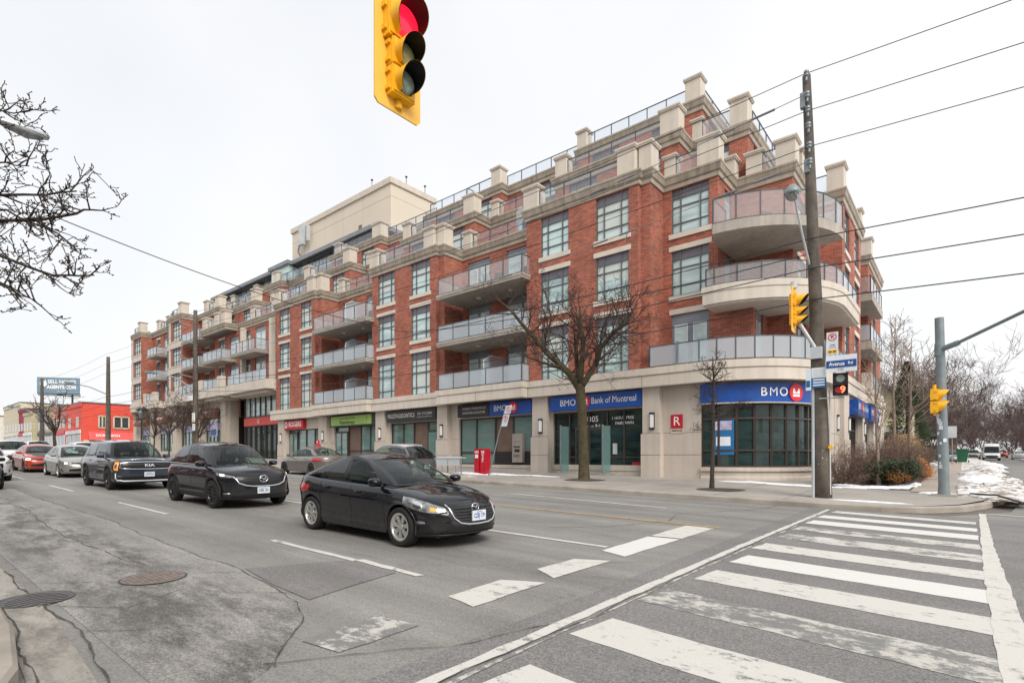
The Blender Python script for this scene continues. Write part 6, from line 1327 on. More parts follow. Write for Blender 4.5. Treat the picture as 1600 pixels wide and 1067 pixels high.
def wing_badge(root, x, z, r):
    m = MB(); m.tube([(x, 1.18 * r * math.cos(2 * math.pi * k / 28), z + r * .92 * math.sin(2 * math.pi * k / 28)) for k in range(29)], r * .13, 6)
    m.tube([(x, -1.1 * r, z + .15 * r), (x + .004, -.55 * r, z + .28 * r), (x + .006, 0, z - .32 * r), (x + .004, .55 * r, z + .28 * r), (x, 1.1 * r, z + .15 * r)], [r * .10, r * .16, r * .16, r * .16, r * .10], 6)
    m.build('badge', 'chrome', root, smooth=True, local=True)
def both(f):
    for s in (1, -1): f(s)
def face_sedan(root, patch, line, at_z, surf):
    g = [(-.30, .50, .62), (-.24, .42, .70), (-.12, .38, .71), (0, .37, .71), (.12, .38, .71), (.24, .42, .70), (.30, .50, .62)]
    patch('F', g, 'trim_black', 'grille', .004)
    for z in (.45, .495, .54, .585, .63): line('F', [(a / 20 * .25, z) for a in range(-20, 21, 4)], .011, 'arch_black', 'grille_bar', .012)
    line('F', [(-.36, .70), (-.31, .63), (-.27, .49), (-.2, .405), (-.1, .375), (0, .368), (.1, .375), (.2, .405), (.27, .49), (.31, .63), (.36, .70)], .017, 'chrome', 'grille_surround', .012)
    q = at_z('F', 0, .64, 1, .03); wing_badge(root, q.x, .645, .068); q = at_z('F', 0, .5, 1, .02); plate(root, q.x, .52, 'CZBJ 179')
    both(lambda s: (patch('F', [(.36, .60, .655), (.48, .575, .70), (.62, .59, .755), (.78, .64, .80), (.90, .70, .82)], 'lamp_lens', 'headlight', .008, s), patch('F', [(.48, .605, .65), (.52, .605, .66), (.56, .61, .665)], 'lamp_amber', 'indicator', .012, s),
                    patch('F', [(.66, .64, .73), (.72, .64, .76), (.78, .67, .77)], 'chrome', 'lamp_reflector', .012, s), line('F', [(.34, .585), (.48, .565), (.62, .58), (.78, .63)], .010, 'trim_black', 'lamp_surround', .008, s),
                    patch('F', [(.52, .27, .30), (.60, .25, .39), (.70, .26, .44), (.76, .35, .44)], 'trim_black', 'bumper_vent', .006, s), patch('F', [(.64, .405, .43), (.70, .40, .45), (.75, .41, .44)], 'lamp_lens', 'fog_lamp', .014, s),
                    patch('R', [(.62, .72, .86), (.8, .72, .90), (.97, .76, .86)], 'tail_red', 'tail_light', .008, s)))
    patch('F', [(-.44, .245, .29), (-.2, .24, .345), (.2, .24, .345), (.44, .245, .29)], 'trim_black', 'lower_intake', .005)
    line('F', [(a / 20 * .86, .225) for a in range(-20, 21)], .012, 'trim_black', 'bumper_lip', .012)
    q = at_z('R', 0, .8, 1, .0); plate(root, q.x - .02, .8, 'CZBJ 179', back=True)
def face_cross(root, patch, line, at_z, surf):
    patch('F', [(-.38, .74, .86), (-.3, .66, .89), (-.15, .60, .90), (0, .58, .90), (.15, .60, .90), (.3, .66, .89), (.38, .74, .86)], 'trim_black', 'grille', .004)
    line('F', [(-.46, .80), (-.38, .755), (-.32, .66), (-.2, .60), (-.1, .578), (0, .572), (.1, .578), (.2, .60), (.32, .66), (.38, .755), (.46, .80)], .02, 'chrome', 'grille_surround', .012)
    q = at_z('F', 0, .76, 1, .03); wing_badge(root, q.x, .76, .088); q = at_z('F', 0, .42, 1, .02); plate(root, q.x, .47, 'CEEL 301')
    both(lambda s: (patch('F', [(.42, .80, .825), (.55, .79, .85), (.7, .80, .885), (.88, .85, .90)], 'lamp_lens', 'headlight', .010, s), patch('F', [(.66, .83, .865), (.72, .825, .88), (.78, .84, .88)], 'lamp_lit', 'running_lamp', .016, s),
                    patch('F', [(.50, .42, .46), (.66, .41, .47), (.82, .44, .52)], 'trim_black', 'fog_slot', .006, s), line('F', [(.50, .405), (.66, .395), (.82, .43)], .01, 'chrome', 'bumper_trim', .01, s), patch('R', [(.6, .86, .98), (.97, .88, .98)], 'tail_red', 'tail_light', .008, s)))
    patch('F', [(-.45, .30, .40), (-.2, .28, .44), (.2, .28, .44), (.45, .30, .40)], 'arch_black', 'lower_intake', .006)
def face_box(root, patch, line, at_z, surf):
    patch('F', [(-.46, .78, .93), (0, .765, .955), (.46, .78, .93)], 'trim_black', 'grille', .004)
    line('F', [(-.48, .78), (-.48, .95), (-.2, .97), (0, .975), (.2, .97), (.48, .95), (.48, .78), (.3, .765), (.12, .745), (0, .742), (-.12, .745), (-.3, .765), (-.48, .78)], .018, 'chrome', 'grille_surround', .012)
    q = at_z('F', 0, .86, 1, .025); m = MB(); text(m, 'KIA', (q.x + .01, 0, .87), (0, 1, 0), .09, 0, bold=.03, squeeze=1.5); m.build('lettering', 'white_trim', root, local=True)
    q = at_z('F', 0, 1.02, 1, .02); m = MB(); text(m, 'TELLURIDE', (q.x - .06, 0, 1.06), (0, 1, 0), .045, 0, bold=.03, squeeze=3.4, up=(-.5, 0, .85)); m.build('lettering', 'white_trim', root, local=True)
    q = at_z('F', 0, .55, 1, .02); plate(root, q.x, .56, 'CVHW 612')
    both(lambda s: (patch('F', [(.56, .70, .98), (.68, .70, .99), (.78, .72, .98)], 'lamp_amber', 'headlight', .012, s), patch('F', [(.60, .76, .93), (.68, .75, .93), (.74, .77, .92)], 'lamp_lens', 'lamp_reflector', .018, s), line('F', [(.55, .68), (.55, 1.0), (.79, 1.0), (.79, .70), (.55, .68)], .010, 'trim_black', 'lamp_surround', .012, s),
                    patch('F', [(.44, .48, .515), (.6, .49, .52)], 'lamp_lens', 'fog_lamp', .012, s), line('F', [(.70, .60), (.70, .44), (.62, .40)], .02, 'galvanised_light', 'bumper_trim', .012, s), patch('R', [(.75, .75, 1.05), (.97, .75, 1.05)], 'tail_red', 'tail_light', .008, s)))
    patch('F', [(-.58, .36, .47), (0, .34, .50), (.58, .36, .47)], 'trim_black', 'lower_intake', .005)
    line('F', [(a / 20 * .62, .36 - .02 * (abs(a) < 14)) for a in range(-20, 21, 2)], .03, 'galvanised_light', 'skid_plate', .01)
def face_old(root, patch, line, at_z, surf):
    patch('F', [(-.34, .62, .69), (0, .60, .715), (.34, .62, .69)], 'trim_black', 'grille', .005); line('F', [(-.34, .70), (0, .725), (.34, .70)], .010, 'chrome', 'grille_surround', .01)
    q = at_z('F', 0, .66, 1, .02); m = MB(); m.tube([(q.x, .07 * math.cos(k / 3), .66 + .05 * math.sin(k / 3)) for k in range(20)], .009, 5); m.build('badge', 'chrome', root, local=True)
    both(lambda s: (patch('F', [(.40, .62, .68), (.55, .60, .73), (.72, .61, .79), (.90, .68, .81)], 'lamp_lens', 'headlight', .01, s), patch('F', [(.46, .63, .69), (.58, .63, .71)], 'lamp_lit', 'running_lamp', .016, s), patch('F', [(.62, .28, .32), (.78, .34, .44)], 'arch_black', 'bumper_vent', .006, s), patch('R', [(.5, .78, .88), (.97, .76, .92)], 'tail_red', 'tail_light', .01, s)))
    patch('F', [(-.42, .29, .38), (0, .27, .46), (.42, .29, .38)], 'trim_black', 'lower_intake', .006); q = at_z('R', 0, .7, 1, .0); plate(root, q.x - .02, .6, 'BTKM 482', back=True)
def face_muscle(root, patch, line, at_z, surf):
    patch('F', [(-.42, .66, .75), (0, .65, .76), (.42, .66, .75)], 'trim_black', 'grille', .005)
    both(lambda s: (patch('F', [(.46, .66, .76), (.80, .67, .78)], 'lamp_lit', 'headlight', .010, s), patch('F', [(.50, .69, .735), (.76, .695, .75)], 'trim_black', 'headlight_core', .016, s), patch('F', [(.66, .33, .38), (.80, .36, .48)], 'arch_black', 'bumper_vent', .006, s), patch('R', [(.1, .78, .9), (.97, .78, .9)], 'tail_red', 'tail_light', .01, s)))
    patch('F', [(-.46, .34, .42), (0, .32, .52), (.46, .34, .42)], 'trim_black', 'lower_intake', .006)
def face_plain(root, patch, line, at_z, surf):
    patch('F', [(-.36, .5, .75), (0, .46, .80), (.36, .5, .75)], 'trim_black', 'grille', .005)
    both(lambda s: (patch('F', [(.46, .72, .80), (.7, .74, .86), (.88, .80, .88)], 'lamp_lens', 'headlight', .010, s), patch('F', [(.6, .38, .46), (.78, .4, .52)], 'arch_black', 'fog_slot', .006, s), patch('F', [(.64, .40, .44), (.7, .40, .46)], 'lamp_lens', 'fog_lamp', .012, s), patch('R', [(.58, .85, 1.0), (.97, .82, .98)], 'tail_red', 'tail_light', .01, s)))
    patch('F', [(-.5, .26, .36), (.5, .26, .36)], 'trim_black', 'lower_intake', .006); q = at_z('R', 0, .7, 1, .0); plate(root, q.x - .02, .7, 'AXRL 204', back=True)
SED = dict(w=1.80, xf=2.28, xr=-2.32, wb=2.70, wr=.322, zb=.19, paint='paint_black', top=[(-2.32, .97), (-2.15, 1.05), (-1.7, 1.05), (-1.2, 1.01), (0, .97), (.7, .955), (1.2, .90), (1.7, .815), (2.05, .74), (2.28, .68)],
           gh=[(1.0, .96), (.10, 1.365), (-.82, 1.37), (-1.82, 1.06)], wroof=1.16, peak=.075, inset=.13, rbow=.03, crown=.055, win=[(.135, .26, .82), (.27, .475), (.535, .905)], doors=(-1.02, -.02, .93), handles=(-.82, .18), rim=('seven', 'rim_silver'), face=face_sedan, nf=2.7, nr=2.6, af=1.15, ar=1.0, lift=.03, dslope=-.08, rear=[(0, .14), (.2, .05), (.45, .02), (.7, .02), (.9, .04), (1, .10)])
CUV = dict(w=1.85, xf=2.24, xr=-2.26, wb=2.70, wr=.362, zb=.24, paint='paint_navy', top=[(-2.26, 1.04), (-1.8, 1.08), (-1.0, 1.08), (0, 1.07), (.75, 1.06), (1.3, 1.02), (1.8, .95), (2.1, .90), (2.24, .86)],
           gh=[(1.05, 1.055), (.22, 1.57), (-1.45, 1.56), (-2.05, 1.08)], wroof=1.22, peak=.06, inset=.12, rbow=.08, crown=.07, win=[(.045, .17, .8), (.19, .455), (.50, .90)], doors=(-1.0, .0, .98), handles=(-.8, .22), rim=('ten', 'rim_dark'), face=face_cross, nf=3.0, nr=3.0, af=1.0, ar=.85, clad=.17, arch=.055, chrome_line=True, sill=(.40, .42), sglass='car_glass_tint',
           front=[(0, .14), (.2, .03), (.4, .0), (.65, .0), (.82, .01), (.93, .06), (1, .16)])
BOX = dict(w=1.99, xf=2.42, xr=-2.52, wb=2.90, wr=.385, zb=.26, paint='paint_slate', top=[(-2.52, 1.10), (-1.8, 1.12), (0, 1.12), (.9, 1.11), (1.4, 1.10), (2.0, 1.07), (2.42, 1.02)],
           gh=[(1.1, 1.11), (.42, 1.64), (-2.0, 1.62), (-2.35, 1.12)], wroof=1.36, peak=.05, inset=.13, rbow=.03, crown=.05, win=[(.03, .19), (.215, .50), (.54, .905)], doors=(-1.05, .0, 1.05), handles=(-.85, .2), rim=('five', 'rim_dark'), face=face_box, nf=4.4, nr=5, af=.75, ar=.5, clad=.14, arch=.05, chrome_line=True, sill=(.44, .47), rails='galvanised_light',
           front=[(0, .14), (.15, .05), (.35, .0), (.8, .0), (.93, .03), (1, .12)])
OLD = dict(SED, w=1.82, xf=2.36, xr=-2.40, wb=2.78, paint='paint_gold', top=[(-2.40, 1.0), (-1.8, 1.04), (0, .98), (.8, .96), (1.4, .90), (1.9, .82), (2.36, .73)], gh=[(1.05, .97), (.2, 1.39), (-1.0, 1.39), (-1.8, 1.06)], wroof=1.2, rim=('six', 'rim_silver'), face=face_old, sglass='car_glass')
MUS = dict(SED, w=1.90, xf=2.50, xr=-2.54, wb=3.05, wr=.36, paint='paint_red', top=[(-2.54, 1.02), (-1.8, 1.06), (0, 1.02), (1.0, 1.0), (1.8, .92), (2.3, .84), (2.5, .80)], gh=[(.95, 1.0), (.15, 1.38), (-1.05, 1.38), (-1.95, 1.08)], wroof=1.22, rim=('ten', 'rim_dark'), face=face_muscle, nf=3.8, af=.8, hood_mi=2)
WSUV = dict(CUV, w=1.90, paint='paint_white', rim=('ten', 'rim_silver'), face=face_plain, clad=None, arch=0, rails='galvanised_light')
# =================================================================== people
def limbs(name, joints, edges, rads, mat, parent, sub=2):
    me = bpy.data.meshes.new(name); me.from_pydata(joints, edges, []); o = bpy.data.objects.new(name, me); S.collection.objects.link(o)
    md = o.modifiers.new('s', 'SKIN'); md.use_smooth_shade = True
    for i, r in enumerate(rads): me.skin_vertices[0].data[i].radius = (r, r) if not isinstance(r, tuple) else r
    me.skin_vertices[0].data[0].use_root = True
    sb = o.modifiers.new('u', 'SUBSURF'); sb.levels = sb.render_levels = sub
    dg = bpy.context.evaluated_depsgraph_get(); dg.update(); ev = o.evaluated_get(dg); me2 = bpy.data.meshes.new_from_object(ev); me2.name = name; me2.materials.clear(); me2.materials.append(MATS[mat])
    bpy.data.objects.remove(o); o = bpy.data.objects.new(name, me2); S.collection.objects.link(o); o.parent = parent
    me2.polygons.foreach_set('use_smooth', [True] * len(me2.polygons)); return o
def head_mesh(c, yaw=0., r=.098):
    m = MB(); n = 20; prof = [(-.135, .045), (-.125, .062), (-.10, .075), (-.06, .083), (-.02, .088), (.03, .092), (.07, .088), (.10, .070), (.122, .035), (.128, .002)]; rows = []
    for z, q in prof:
        row = []
        for k in range(n):
            a = 2 * math.pi * k / n; fx = math.cos(a); x = q * 1.12 * fx; y = q * .92 * math.sin(a)
            if fx > .9 and -.055 < z < .0: x += .022          # nose
            if fx > .8 and -.11 < z < -.08: x += .006         # lips, chin
            if .75 < fx < .93 and -.01 < z < .04: x -= .007   # eye sockets
            if abs(math.sin(a)) > .97 and -.05 < z < .02: y += math.copysign(.018, y)   # ears
            row.append((c[0] + x * math.cos(yaw) - y * math.sin(yaw), c[1] + x * math.sin(yaw) + y * math.cos(yaw), c[2] + z))
        rows.append(row)
    m.grid(rows, closed=True); m.add(rows[0], [tuple(range(n))]); return m
def hair_mesh(c, yaw=0., long=False):
    m = MB(); n = 20; rows = []
    for z, q in ((-.16 if long else -.05, .085), (-.02, .098), (.04, .104), (.09, .096), (.125, .06), (.14, .004)):
        row = []
        for k in range(n):
            a = 2 * math.pi * k / n; fx = math.cos(a); x = q * 1.13 * fx; y = q * .96 * math.sin(a)
            if fx > .35 and z < .07: x = .055; y *= .92
            row.append((c[0] + x * math.cos(yaw) - y * math.sin(yaw), c[1] + x * math.sin(yaw) + y * math.cos(yaw), c[2] + z))
        rows.append(row)
    m.grid(rows, closed=True); return m
NP = [0]
def driver(root, x, y, z):
    # seated figure; belongs to no other thing, so it stays top-level and is placed in world space
    NP[0] += 1; M_ = root.matrix_basis.copy(); lab = ['person in dark clothes at the wheel of the dark navy crossover', 'person in dark clothes at the wheel of the slate blue boxy SUV', 'passenger in dark clothes in the near front seat of the slate blue boxy SUV', 'person in dark clothes driving the black sedan nearest the camera'][NP[0] - 1]
    p = thing('person', lab, 'person', (0, 0, 0)); p.matrix_basis = M_ @ Matrix.Translation((x, y, z))
    J = [(0, 0, .12), (-.02, 0, .30), (-.04, 0, .50), (-.04, 0, .58), (-.03, 0, .66), (-.03, .17, .54), (.12, .22, .34), (.36, .15, .38), (-.03, -.17, .54), (.12, -.22, .34), (.36, -.15, .38), (.2, .1, .10), (.45, .12, .12), (.2, -.1, .10), (.45, -.12, .12)]
    E_ = [(0, 1), (1, 2), (2, 3), (3, 4), (2, 5), (5, 6), (6, 7), (2, 8), (8, 9), (9, 10), (0, 11), (11, 12), (0, 13), (13, 14)]
    limbs('body', J, E_, [.15, .14, .13, .055, .05, .065, .045, .03, .065, .045, .03, .085, .07, .085, .07], 'cloth_dark', p)
    head_mesh((0, 0, .77)).build('head', 'skin', p, smooth=True, local=True); hair_mesh((-.005, 0, .775)).build('hair', 'hair', p, smooth=True, local=True)
    for s in (-1, 1):
        h = MB(); h.tube([(.34, .15 * s, .38), (.38, .15 * s, .40), (.42, .14 * s, .42)], [.028, .04, .03], 8)
        for k, ln in enumerate((.05, .06, .058, .045)): yy = .12 * s + s * .018 * k; h.tube([(.41, yy, .42), (.43, yy, .43 + ln * .3), (.42, yy, .45 + ln * .5)], [.009, .009, .007], 5)
        h.tube([(.38, .11 * s, .40), (.40, .085 * s, .43)], [.012, .009], 5); h.build('hand', 'skin', p, smooth=True, local=True)
car('black_sedan', 'glossy black sedan with silver seven spoke wheels and a chrome grille rim, nearest the camera', SED, -8.33, 6.40, 0)
car('dark_crossover', 'very dark navy crossover with dark wheels and lit headlights behind the black sedan', CUV, -15.97, 6.52, 0, drivers=(.38,))
car('boxy_suv', 'slate blue boxy large SUV with square amber headlights, third in the queue', BOX, -24.25, 6.35, 0, drivers=(.38, -.38))
car('gold_sedan', 'pale gold grey sedan behind the boxy SUV', OLD, -33.7, 6.6, 0)
car('red_sedan', 'orange red low sedan with a black bonnet stripe behind the gold sedan', MUS, -40.4, 6.35, 0)
car('white_suv', 'white SUV cut off by the left edge, its nose beside the red sedan', WSUV, -32.4, 3.0, 0)
car('white_suv', 'large white SUV behind the red sedan, at the far left', dict(BOX, paint='paint_white', face=face_plain, clad=None, arch=0), -49.5, 6.3, 0)
car('dark_sedan', 'dark car of which only the front corner shows at the bottom of the left edge', dict(SED, paint='paint_black', face=face_plain), -26.95, 2.15, 0)
car('silver_suv', 'white SUV with roof rails whose roof shows behind the boxy SUV', WSUV, -46, 9.6, 0)
car('white_van', 'white pickup shaped vehicle far down the street between the white SUV and the red sedan', dict(BOX, paint='paint_white', face=face_plain, clad=None, arch=0), -62, 9.6, 0)
car('brown_sedan', 'brown grey sedan driving away in the far lane, its red tail lamp showing', dict(OLD, paint='paint_brown', rim=('ten', 'rim_dark')), -27.4, 15.7, math.pi)
car('grey_crossover', 'white roofed small crossover driving away, mostly hidden behind the black sedan', dict(CUV, paint='paint_grey', roofmat='paint_white', face=face_plain, rails='galvanised_light'), -20.2, 15.7, math.pi)
VAN = dict(scr=.62, w=2.05, xf=2.9, xr=-3.0, wb=3.6, wr=.36, zb=.3, paint='paint_white', top=[(-3.0, 1.2), (1.4, 1.2), (2.3, 1.12), (2.9, .95)], gh=[(2.05, 1.15), (1.15, 2.55), (-2.9, 2.6), (-2.98, 1.2)], wroof=1.75, peak=.03, inset=.06, rbow=0, crown=.04, win=[(.78, .93, .6), (.94, .97, .5)], doors=(.6, 1.8), handles=(.8,), rim=('six', 'rim_silver'), face=face_plain, nf=3.5, nr=6, af=.8, ar=.3, clad=.25, cat='van')
car('white_van', 'white high roofed delivery van parked facing the camera far down the side street', VAN, 3.5, 112, -math.pi / 2)
car('parked_car', 'grey green car parked beside the white delivery van', dict(CUV, paint='paint_gold', face=face_plain), 1.5, 121, -math.pi / 2 )
car('parked_car', 'silver hatchback with red tail lamps behind the snow pile by the footpath', dict(CUV, paint='paint_grey', face=face_plain), -1.9, 80, 2.2)
car('parked_car', 'silver car parked on the right side of the side street beyond the van', dict(OLD, paint='paint_white', face=face_plain), 7.6, 128, math.pi / 2)
car('parked_car', 'small red car far behind the white delivery van', dict(CUV, paint='paint_red', face=face_plain), 6.3, 150, -math.pi / 2)
# pedestrian in a red hooded coat
x, y = -35.9, 21.0; p = thing('person', 'pedestrian in a bright red hooded coat on the pavement behind the brown grey sedan', 'person', (x, y, GS(x, y)), -1.2)
J = [(0, 0, .92), (0, 0, 1.12), (0, 0, 1.34), (0, 0, 1.46), (0, .17, 1.40), (.03, .24, 1.12), (.12, .2, .9), (0, -.17, 1.40), (.03, -.24, 1.12), (.12, -.2, .9), (0, .1, .88), (.06, .11, .48), (-.04, .11, .07), (.12, .12, .04), (0, -.1, .88), (-.04, -.11, .48), (-.12, -.11, .08), (.04, -.12, .04)]
E_ = [(0, 1), (1, 2), (2, 3), (2, 4), (4, 5), (5, 6), (2, 7), (7, 8), (8, 9), (0, 10), (10, 11), (11, 12), (12, 13), (0, 14), (14, 15), (15, 16), (16, 17)]
limbs('body', J, E_, [.15, .14, .15, .06, .07, .055, .035, .07, .055, .035, .09, .065, .045, .04, .09, .065, .045, .04], 'cloth_dark', p)
m = MB(); m.lathe((0, 0, 0), [(.20, .55), (.21, .8), (.19, 1.05), (.205, 1.3), (.16, 1.44), (.09, 1.5)], 20)
for s in (-1, 1): m.tube([(0, .17 * s, 1.40), (.03, .245 * s, 1.12), (.11, .21 * s, .94)], [.085, .07, .055], 10)
m.build('coat', 'coat_red', p, smooth=True, local=True); head_mesh((.01, 0, 1.60)).build('head', 'skin', p, smooth=True, local=True)
m = hair_mesh((-.005, 0, 1.61), long=True); m.v = [(a * 1.22, b * 1.22, (c - 1.6) * 1.15 + 1.6) for a, b, c in m.v]; m.build('hood', 'coat_red', p, smooth=True, local=True)
for s in (-1, 1):
    h = MB(); h.tube([(.12, .2 * s, .92), (.14, .2 * s, .84)], [.03, .035], 8)
    for k in range(4): h.tube([(.115 + .018 * k, .2 * s, .85), (.12 + .018 * k, .2 * s, .78 + .01 * (k == 0)), (.135 + .018 * k, .19 * s, .75)], [.009, .009, .006], 5)
    h.tube([(.15, .2 * s, .88), (.175, .19 * s, .83)], [.011, .008], 5); h.build('hand', 'skin', p, smooth=True, local=True)
# =================================================================== trees, shrubs, background buildings
def twig(m, p, d, r, L_, depth, rn, curl=.28, up=.06, nb=3, minr=.003, split=.62, sides=4, bud=False):
    n = max(3, int(L_ / .12)) if L_ < 2 else max(4, int(L_ / .22)); pts = [p.copy()]; q = p.copy(); dd = d.copy(); rad = [r]
    for k in range(n):
        dd = (dd + Vector((rn.uniform(-1, 1), rn.uniform(-1, 1), rn.uniform(-1, 1) + up * 3)) * curl * .5).normalized(); q = q + dd * (L_ / n); pts.append(q.copy()); rad.append(max(minr, r * (1 - .62 * (k + 1) / n)))
    m.tube(pts, rad, sides if r > .02 else 3, cap=False)
    if bud:
        for k in range(1, len(pts)):
            if rn.random() < .6: b = pts[k] + Vector((rn.uniform(-1, 1), rn.uniform(-1, 1), rn.uniform(-.3, 1))) * .035; m.tube([pts[k], b], [minr * .8, minr * 1.5], 3, cap=True)
    if depth <= 0: return
    nn = nb if isinstance(nb, int) else rn.randint(*nb)
    for k in range(nn):
        i = rn.randint(max(1, int(len(pts) * .25)), len(pts) - 1); ax = Vector((rn.uniform(-1, 1), rn.uniform(-1, 1), rn.uniform(-.6, 1))).normalized()
        b = (pts[i] - pts[i - 1]).normalized(); nd = (b * .75 + ax * .85).normalized()
        twig(m, pts[i], nd, max(minr, rad[i] * .68), L_ * split * rn.uniform(.7, 1.15), depth - 1, rn, curl, up, nb, minr, split, sides, bud)
def bare_tree(name, label, x, y, h, seed, group=None, trunk_h=.3, r=.12, spread=.7, depth=4, nl=7, mat='bark', cmat='twig_brown', minr=.006, zb=None, nb=3, cat='tree', conic=False):
    rn = random.Random(seed); zb = GS(x, y) if zb is None else zb; t = thing(name, label, cat, (x, y, zb), 0, group); m = MB(); cr = MB(); pts = []; q = Vector((0, 0, -.05)); th = h * (trunk_h if not conic else .97); n = 8
    for k in range(n + 1): pts.append(q.copy()); q = q + Vector((rn.uniform(-.03, .03) * h * .2, rn.uniform(-.03, .03) * h * .2, th / n))
    m.tube(pts, [r * (1.25 if k == 0 else 1) * (1 - (.3 if not conic else .85) * k / n) for k in range(n + 1)], 10, cap=False); m.build('trunk', mat, t, smooth=True, local=True)
    for k in range(nl):
        a = 2.4 * k + rn.uniform(-.4, .4)
        if conic: i = rn.uniform(.3, .98); p = pts[0].lerp(pts[-1], i); L_ = h * (1 - i) * spread + h * .06; e = .35
        else: p = pts[-1] - Vector((0, 0, rn.uniform(0, .25) * th)); L_ = h * (1 - trunk_h) * rn.uniform(.5, .75); e = rn.uniform(.5, 1.6)
        d = Vector((math.cos(a) * spread, math.sin(a) * spread, e)).normalized(); twig(cr, p, d, r * (.55 if not conic else .22), L_, depth, rn, minr=minr, nb=nb)
    cr.build('crown', cmat, t, smooth=False, local=True); return t
# main street tree: traced scaffold limbs, then twigs
rn = random.Random(11); t = thing('street_tree', 'large bare street tree with a thick mossy forked trunk in front of the bank entrance', 'tree', (-12.75, 20.2, GS(-12.75, 20.2)))
Yt = 20.2; V = lambda a, b, y=0.: Vector((a, Yt + y, b)); m = MB()
limbs_ = [([V(-12.75, .6), V(-12.74, .75), V(-12.75, 1.4), V(-12.78, 2.4), V(-12.82, 3.45), V(-12.95, 4.87)], [.34, .26, .225, .21, .205, .21]),
          ([V(-12.92, 4.6), V(-13.3, 5.2, -.1), V(-13.67, 5.66, -.3), V(-14.15, 6.1, -.4), V(-14.55, 6.55, -.55), V(-15.0, 7.1, -.6), V(-15.37, 7.49, -.7), V(-16.26, 8.55, -.8), V(-17.14, 9.33, -.9)], [.18, .15, .14, .125, .11, .10, .085, .06, .025]),
          ([V(-12.95, 4.8), V(-13.2, 5.3, .2), V(-13.26, 5.75, .3), V(-13.42, 6.63, .4), V(-13.29, 7.47, .5), V(-13.49, 8.51, .5)], [.15, .12, .105, .09, .07, .03]),
          ([V(-12.9, 4.8), V(-12.72, 5.84, -.2), V(-12.56, 6.66, -.3), V(-12.7, 7.3, -.3), V(-12.62, 8.1, -.5)], [.15, .12, .09, .06, .03]),
          ([V(-12.9, 4.75), V(-12.5, 5.3, .1), V(-12.23, 5.78, .2), V(-12.1, 6.32, .2), V(-11.54, 6.93, .35), V(-10.94, 7.51, .5), V(-10.49, 8.09, .6)], [.16, .12, .11, .10, .085, .06, .03]),
          ([V(-12.25, 5.65, .2), V(-11.85, 6.29, -.1), V(-11.4, 6.6, -.2), V(-11.09, 6.86, -.3), V(-10.7, 6.95, -.4), V(-10.21, 7.25, -.5)], [.10, .085, .07, .06, .055, .05]),
          ([V(-14.55, 6.55, -.5), V(-14.7, 7.2, -.2), V(-14.5, 8.0, 0), V(-14.8, 8.9, .2)], [.08, .06, .045, .02]), ([V(-12.1, 6.3, .2), V(-12.2, 7.2, .6), V(-11.8, 8.3, .9)], [.07, .05, .02]), ([V(-13.67, 5.66, -.3), V(-14.4, 5.9, -1.1), V(-15.2, 6.3, -1.7)], [.07, .05, .02])]
for p, r_ in limbs_[:1]: m.tube(p, r_, 16, cap=False)
for p, r_ in limbs_[1:]:
    q = [p[0]]; rr = [r_[0]]
    for a, b, c, d in zip(p, p[1:], r_, r_[1:]): q += [a.lerp(b, .5) + Vector((rn.uniform(-.04, .04), 0, rn.uniform(-.04, .04))), b]; rr += [(c + d) / 2, d]
    m.tube(q, rr, 10)
m.build('trunk', 'bark_moss', t, smooth=True)
m = MB()
for p, r_ in limbs_[1:]:
    for i in range(1, len(p)):
        for k in range(3 if i > 1 else 1):
            ax = Vector((rn.uniform(-1, 1), rn.uniform(-1, 1), rn.uniform(-.5, 1))).normalized(); b = (p[i] - p[i - 1]).normalized(); s = p[i - 1].lerp(p[i], rn.random())
            twig(m, s, (b * .6 + ax).normalized(), min(.04, r_[i] * .5 + .008), rn.uniform(.9, 1.7), 3, rn, curl=.42, nb=3, minr=.006, split=.6)
for s, d in ((V(-12.0, 5.6, 0), (1, -.3, .15)), (V(-12.1, 5.4, 0), (1, -.5, .4)), (V(-12.3, 5.2, 0), (.8, -.6, .0)), (V(-13.3, 5.1, 0), (-1, -.4, .1))): twig(m, s, Vector(d).normalized(), .022, 1.8, 3, rn, curl=.35, nb=4, minr=.006)
m.build('crown', 'twig_brown', t)
m = MB(); m.lathe((-12.75, 20.2, GS(-12.75, 20.2) - .01), [(1.0, 0), (.7, .02), (.3, .05), (.01, .06)], 24); tag(m.build('soil', 'mulch'), kind='structure')
# small street tree in front of the corner window
rn = random.Random(4); t = thing('street_tree', 'small bare street tree with a thin trunk in front of the rounded corner window', 'tree', (-6.8, 19.2, GS(-6.8, 19.2)))
m = MB(); m.tube([Vector(q) for q in ((-6.8, 19.2, .45), (-6.79, 19.2, .9), (-6.77, 19.2, 1.8), (-6.75, 19.22, 2.7), (-6.76, 19.2, 3.4), (-6.72, 19.2, 4.2), (-6.78, 19.2, 5.2))], [.10, .075, .07, .062, .06, .04, .012], 10, cap=False); m.build('trunk', 'bark', t, smooth=True)
m = MB()
for k in range(22):
    z = rn.uniform(2.5, 4.9); a = 2.4 * k; s = Vector((-6.75, 19.2, z)); twig(m, s, Vector((math.cos(a), math.sin(a), rn.uniform(-.05, .5) + (z - 3) * .3)).normalized(), .022, rn.uniform(.55, 1.0) * (1.1 if z < 3.6 else .75), 3, rn, curl=.35, nb=3, minr=.005, split=.62)
m.build('crown', 'twig_brown', t)
m = MB(); m.lathe((-6.6, 19.3, GS(-6.6, 19.3) - .01), [(.9, 0), (.7, .02), (.3, .04), (.01, .05)], 24); tag(m.build('soil', 'mulch'), kind='structure')
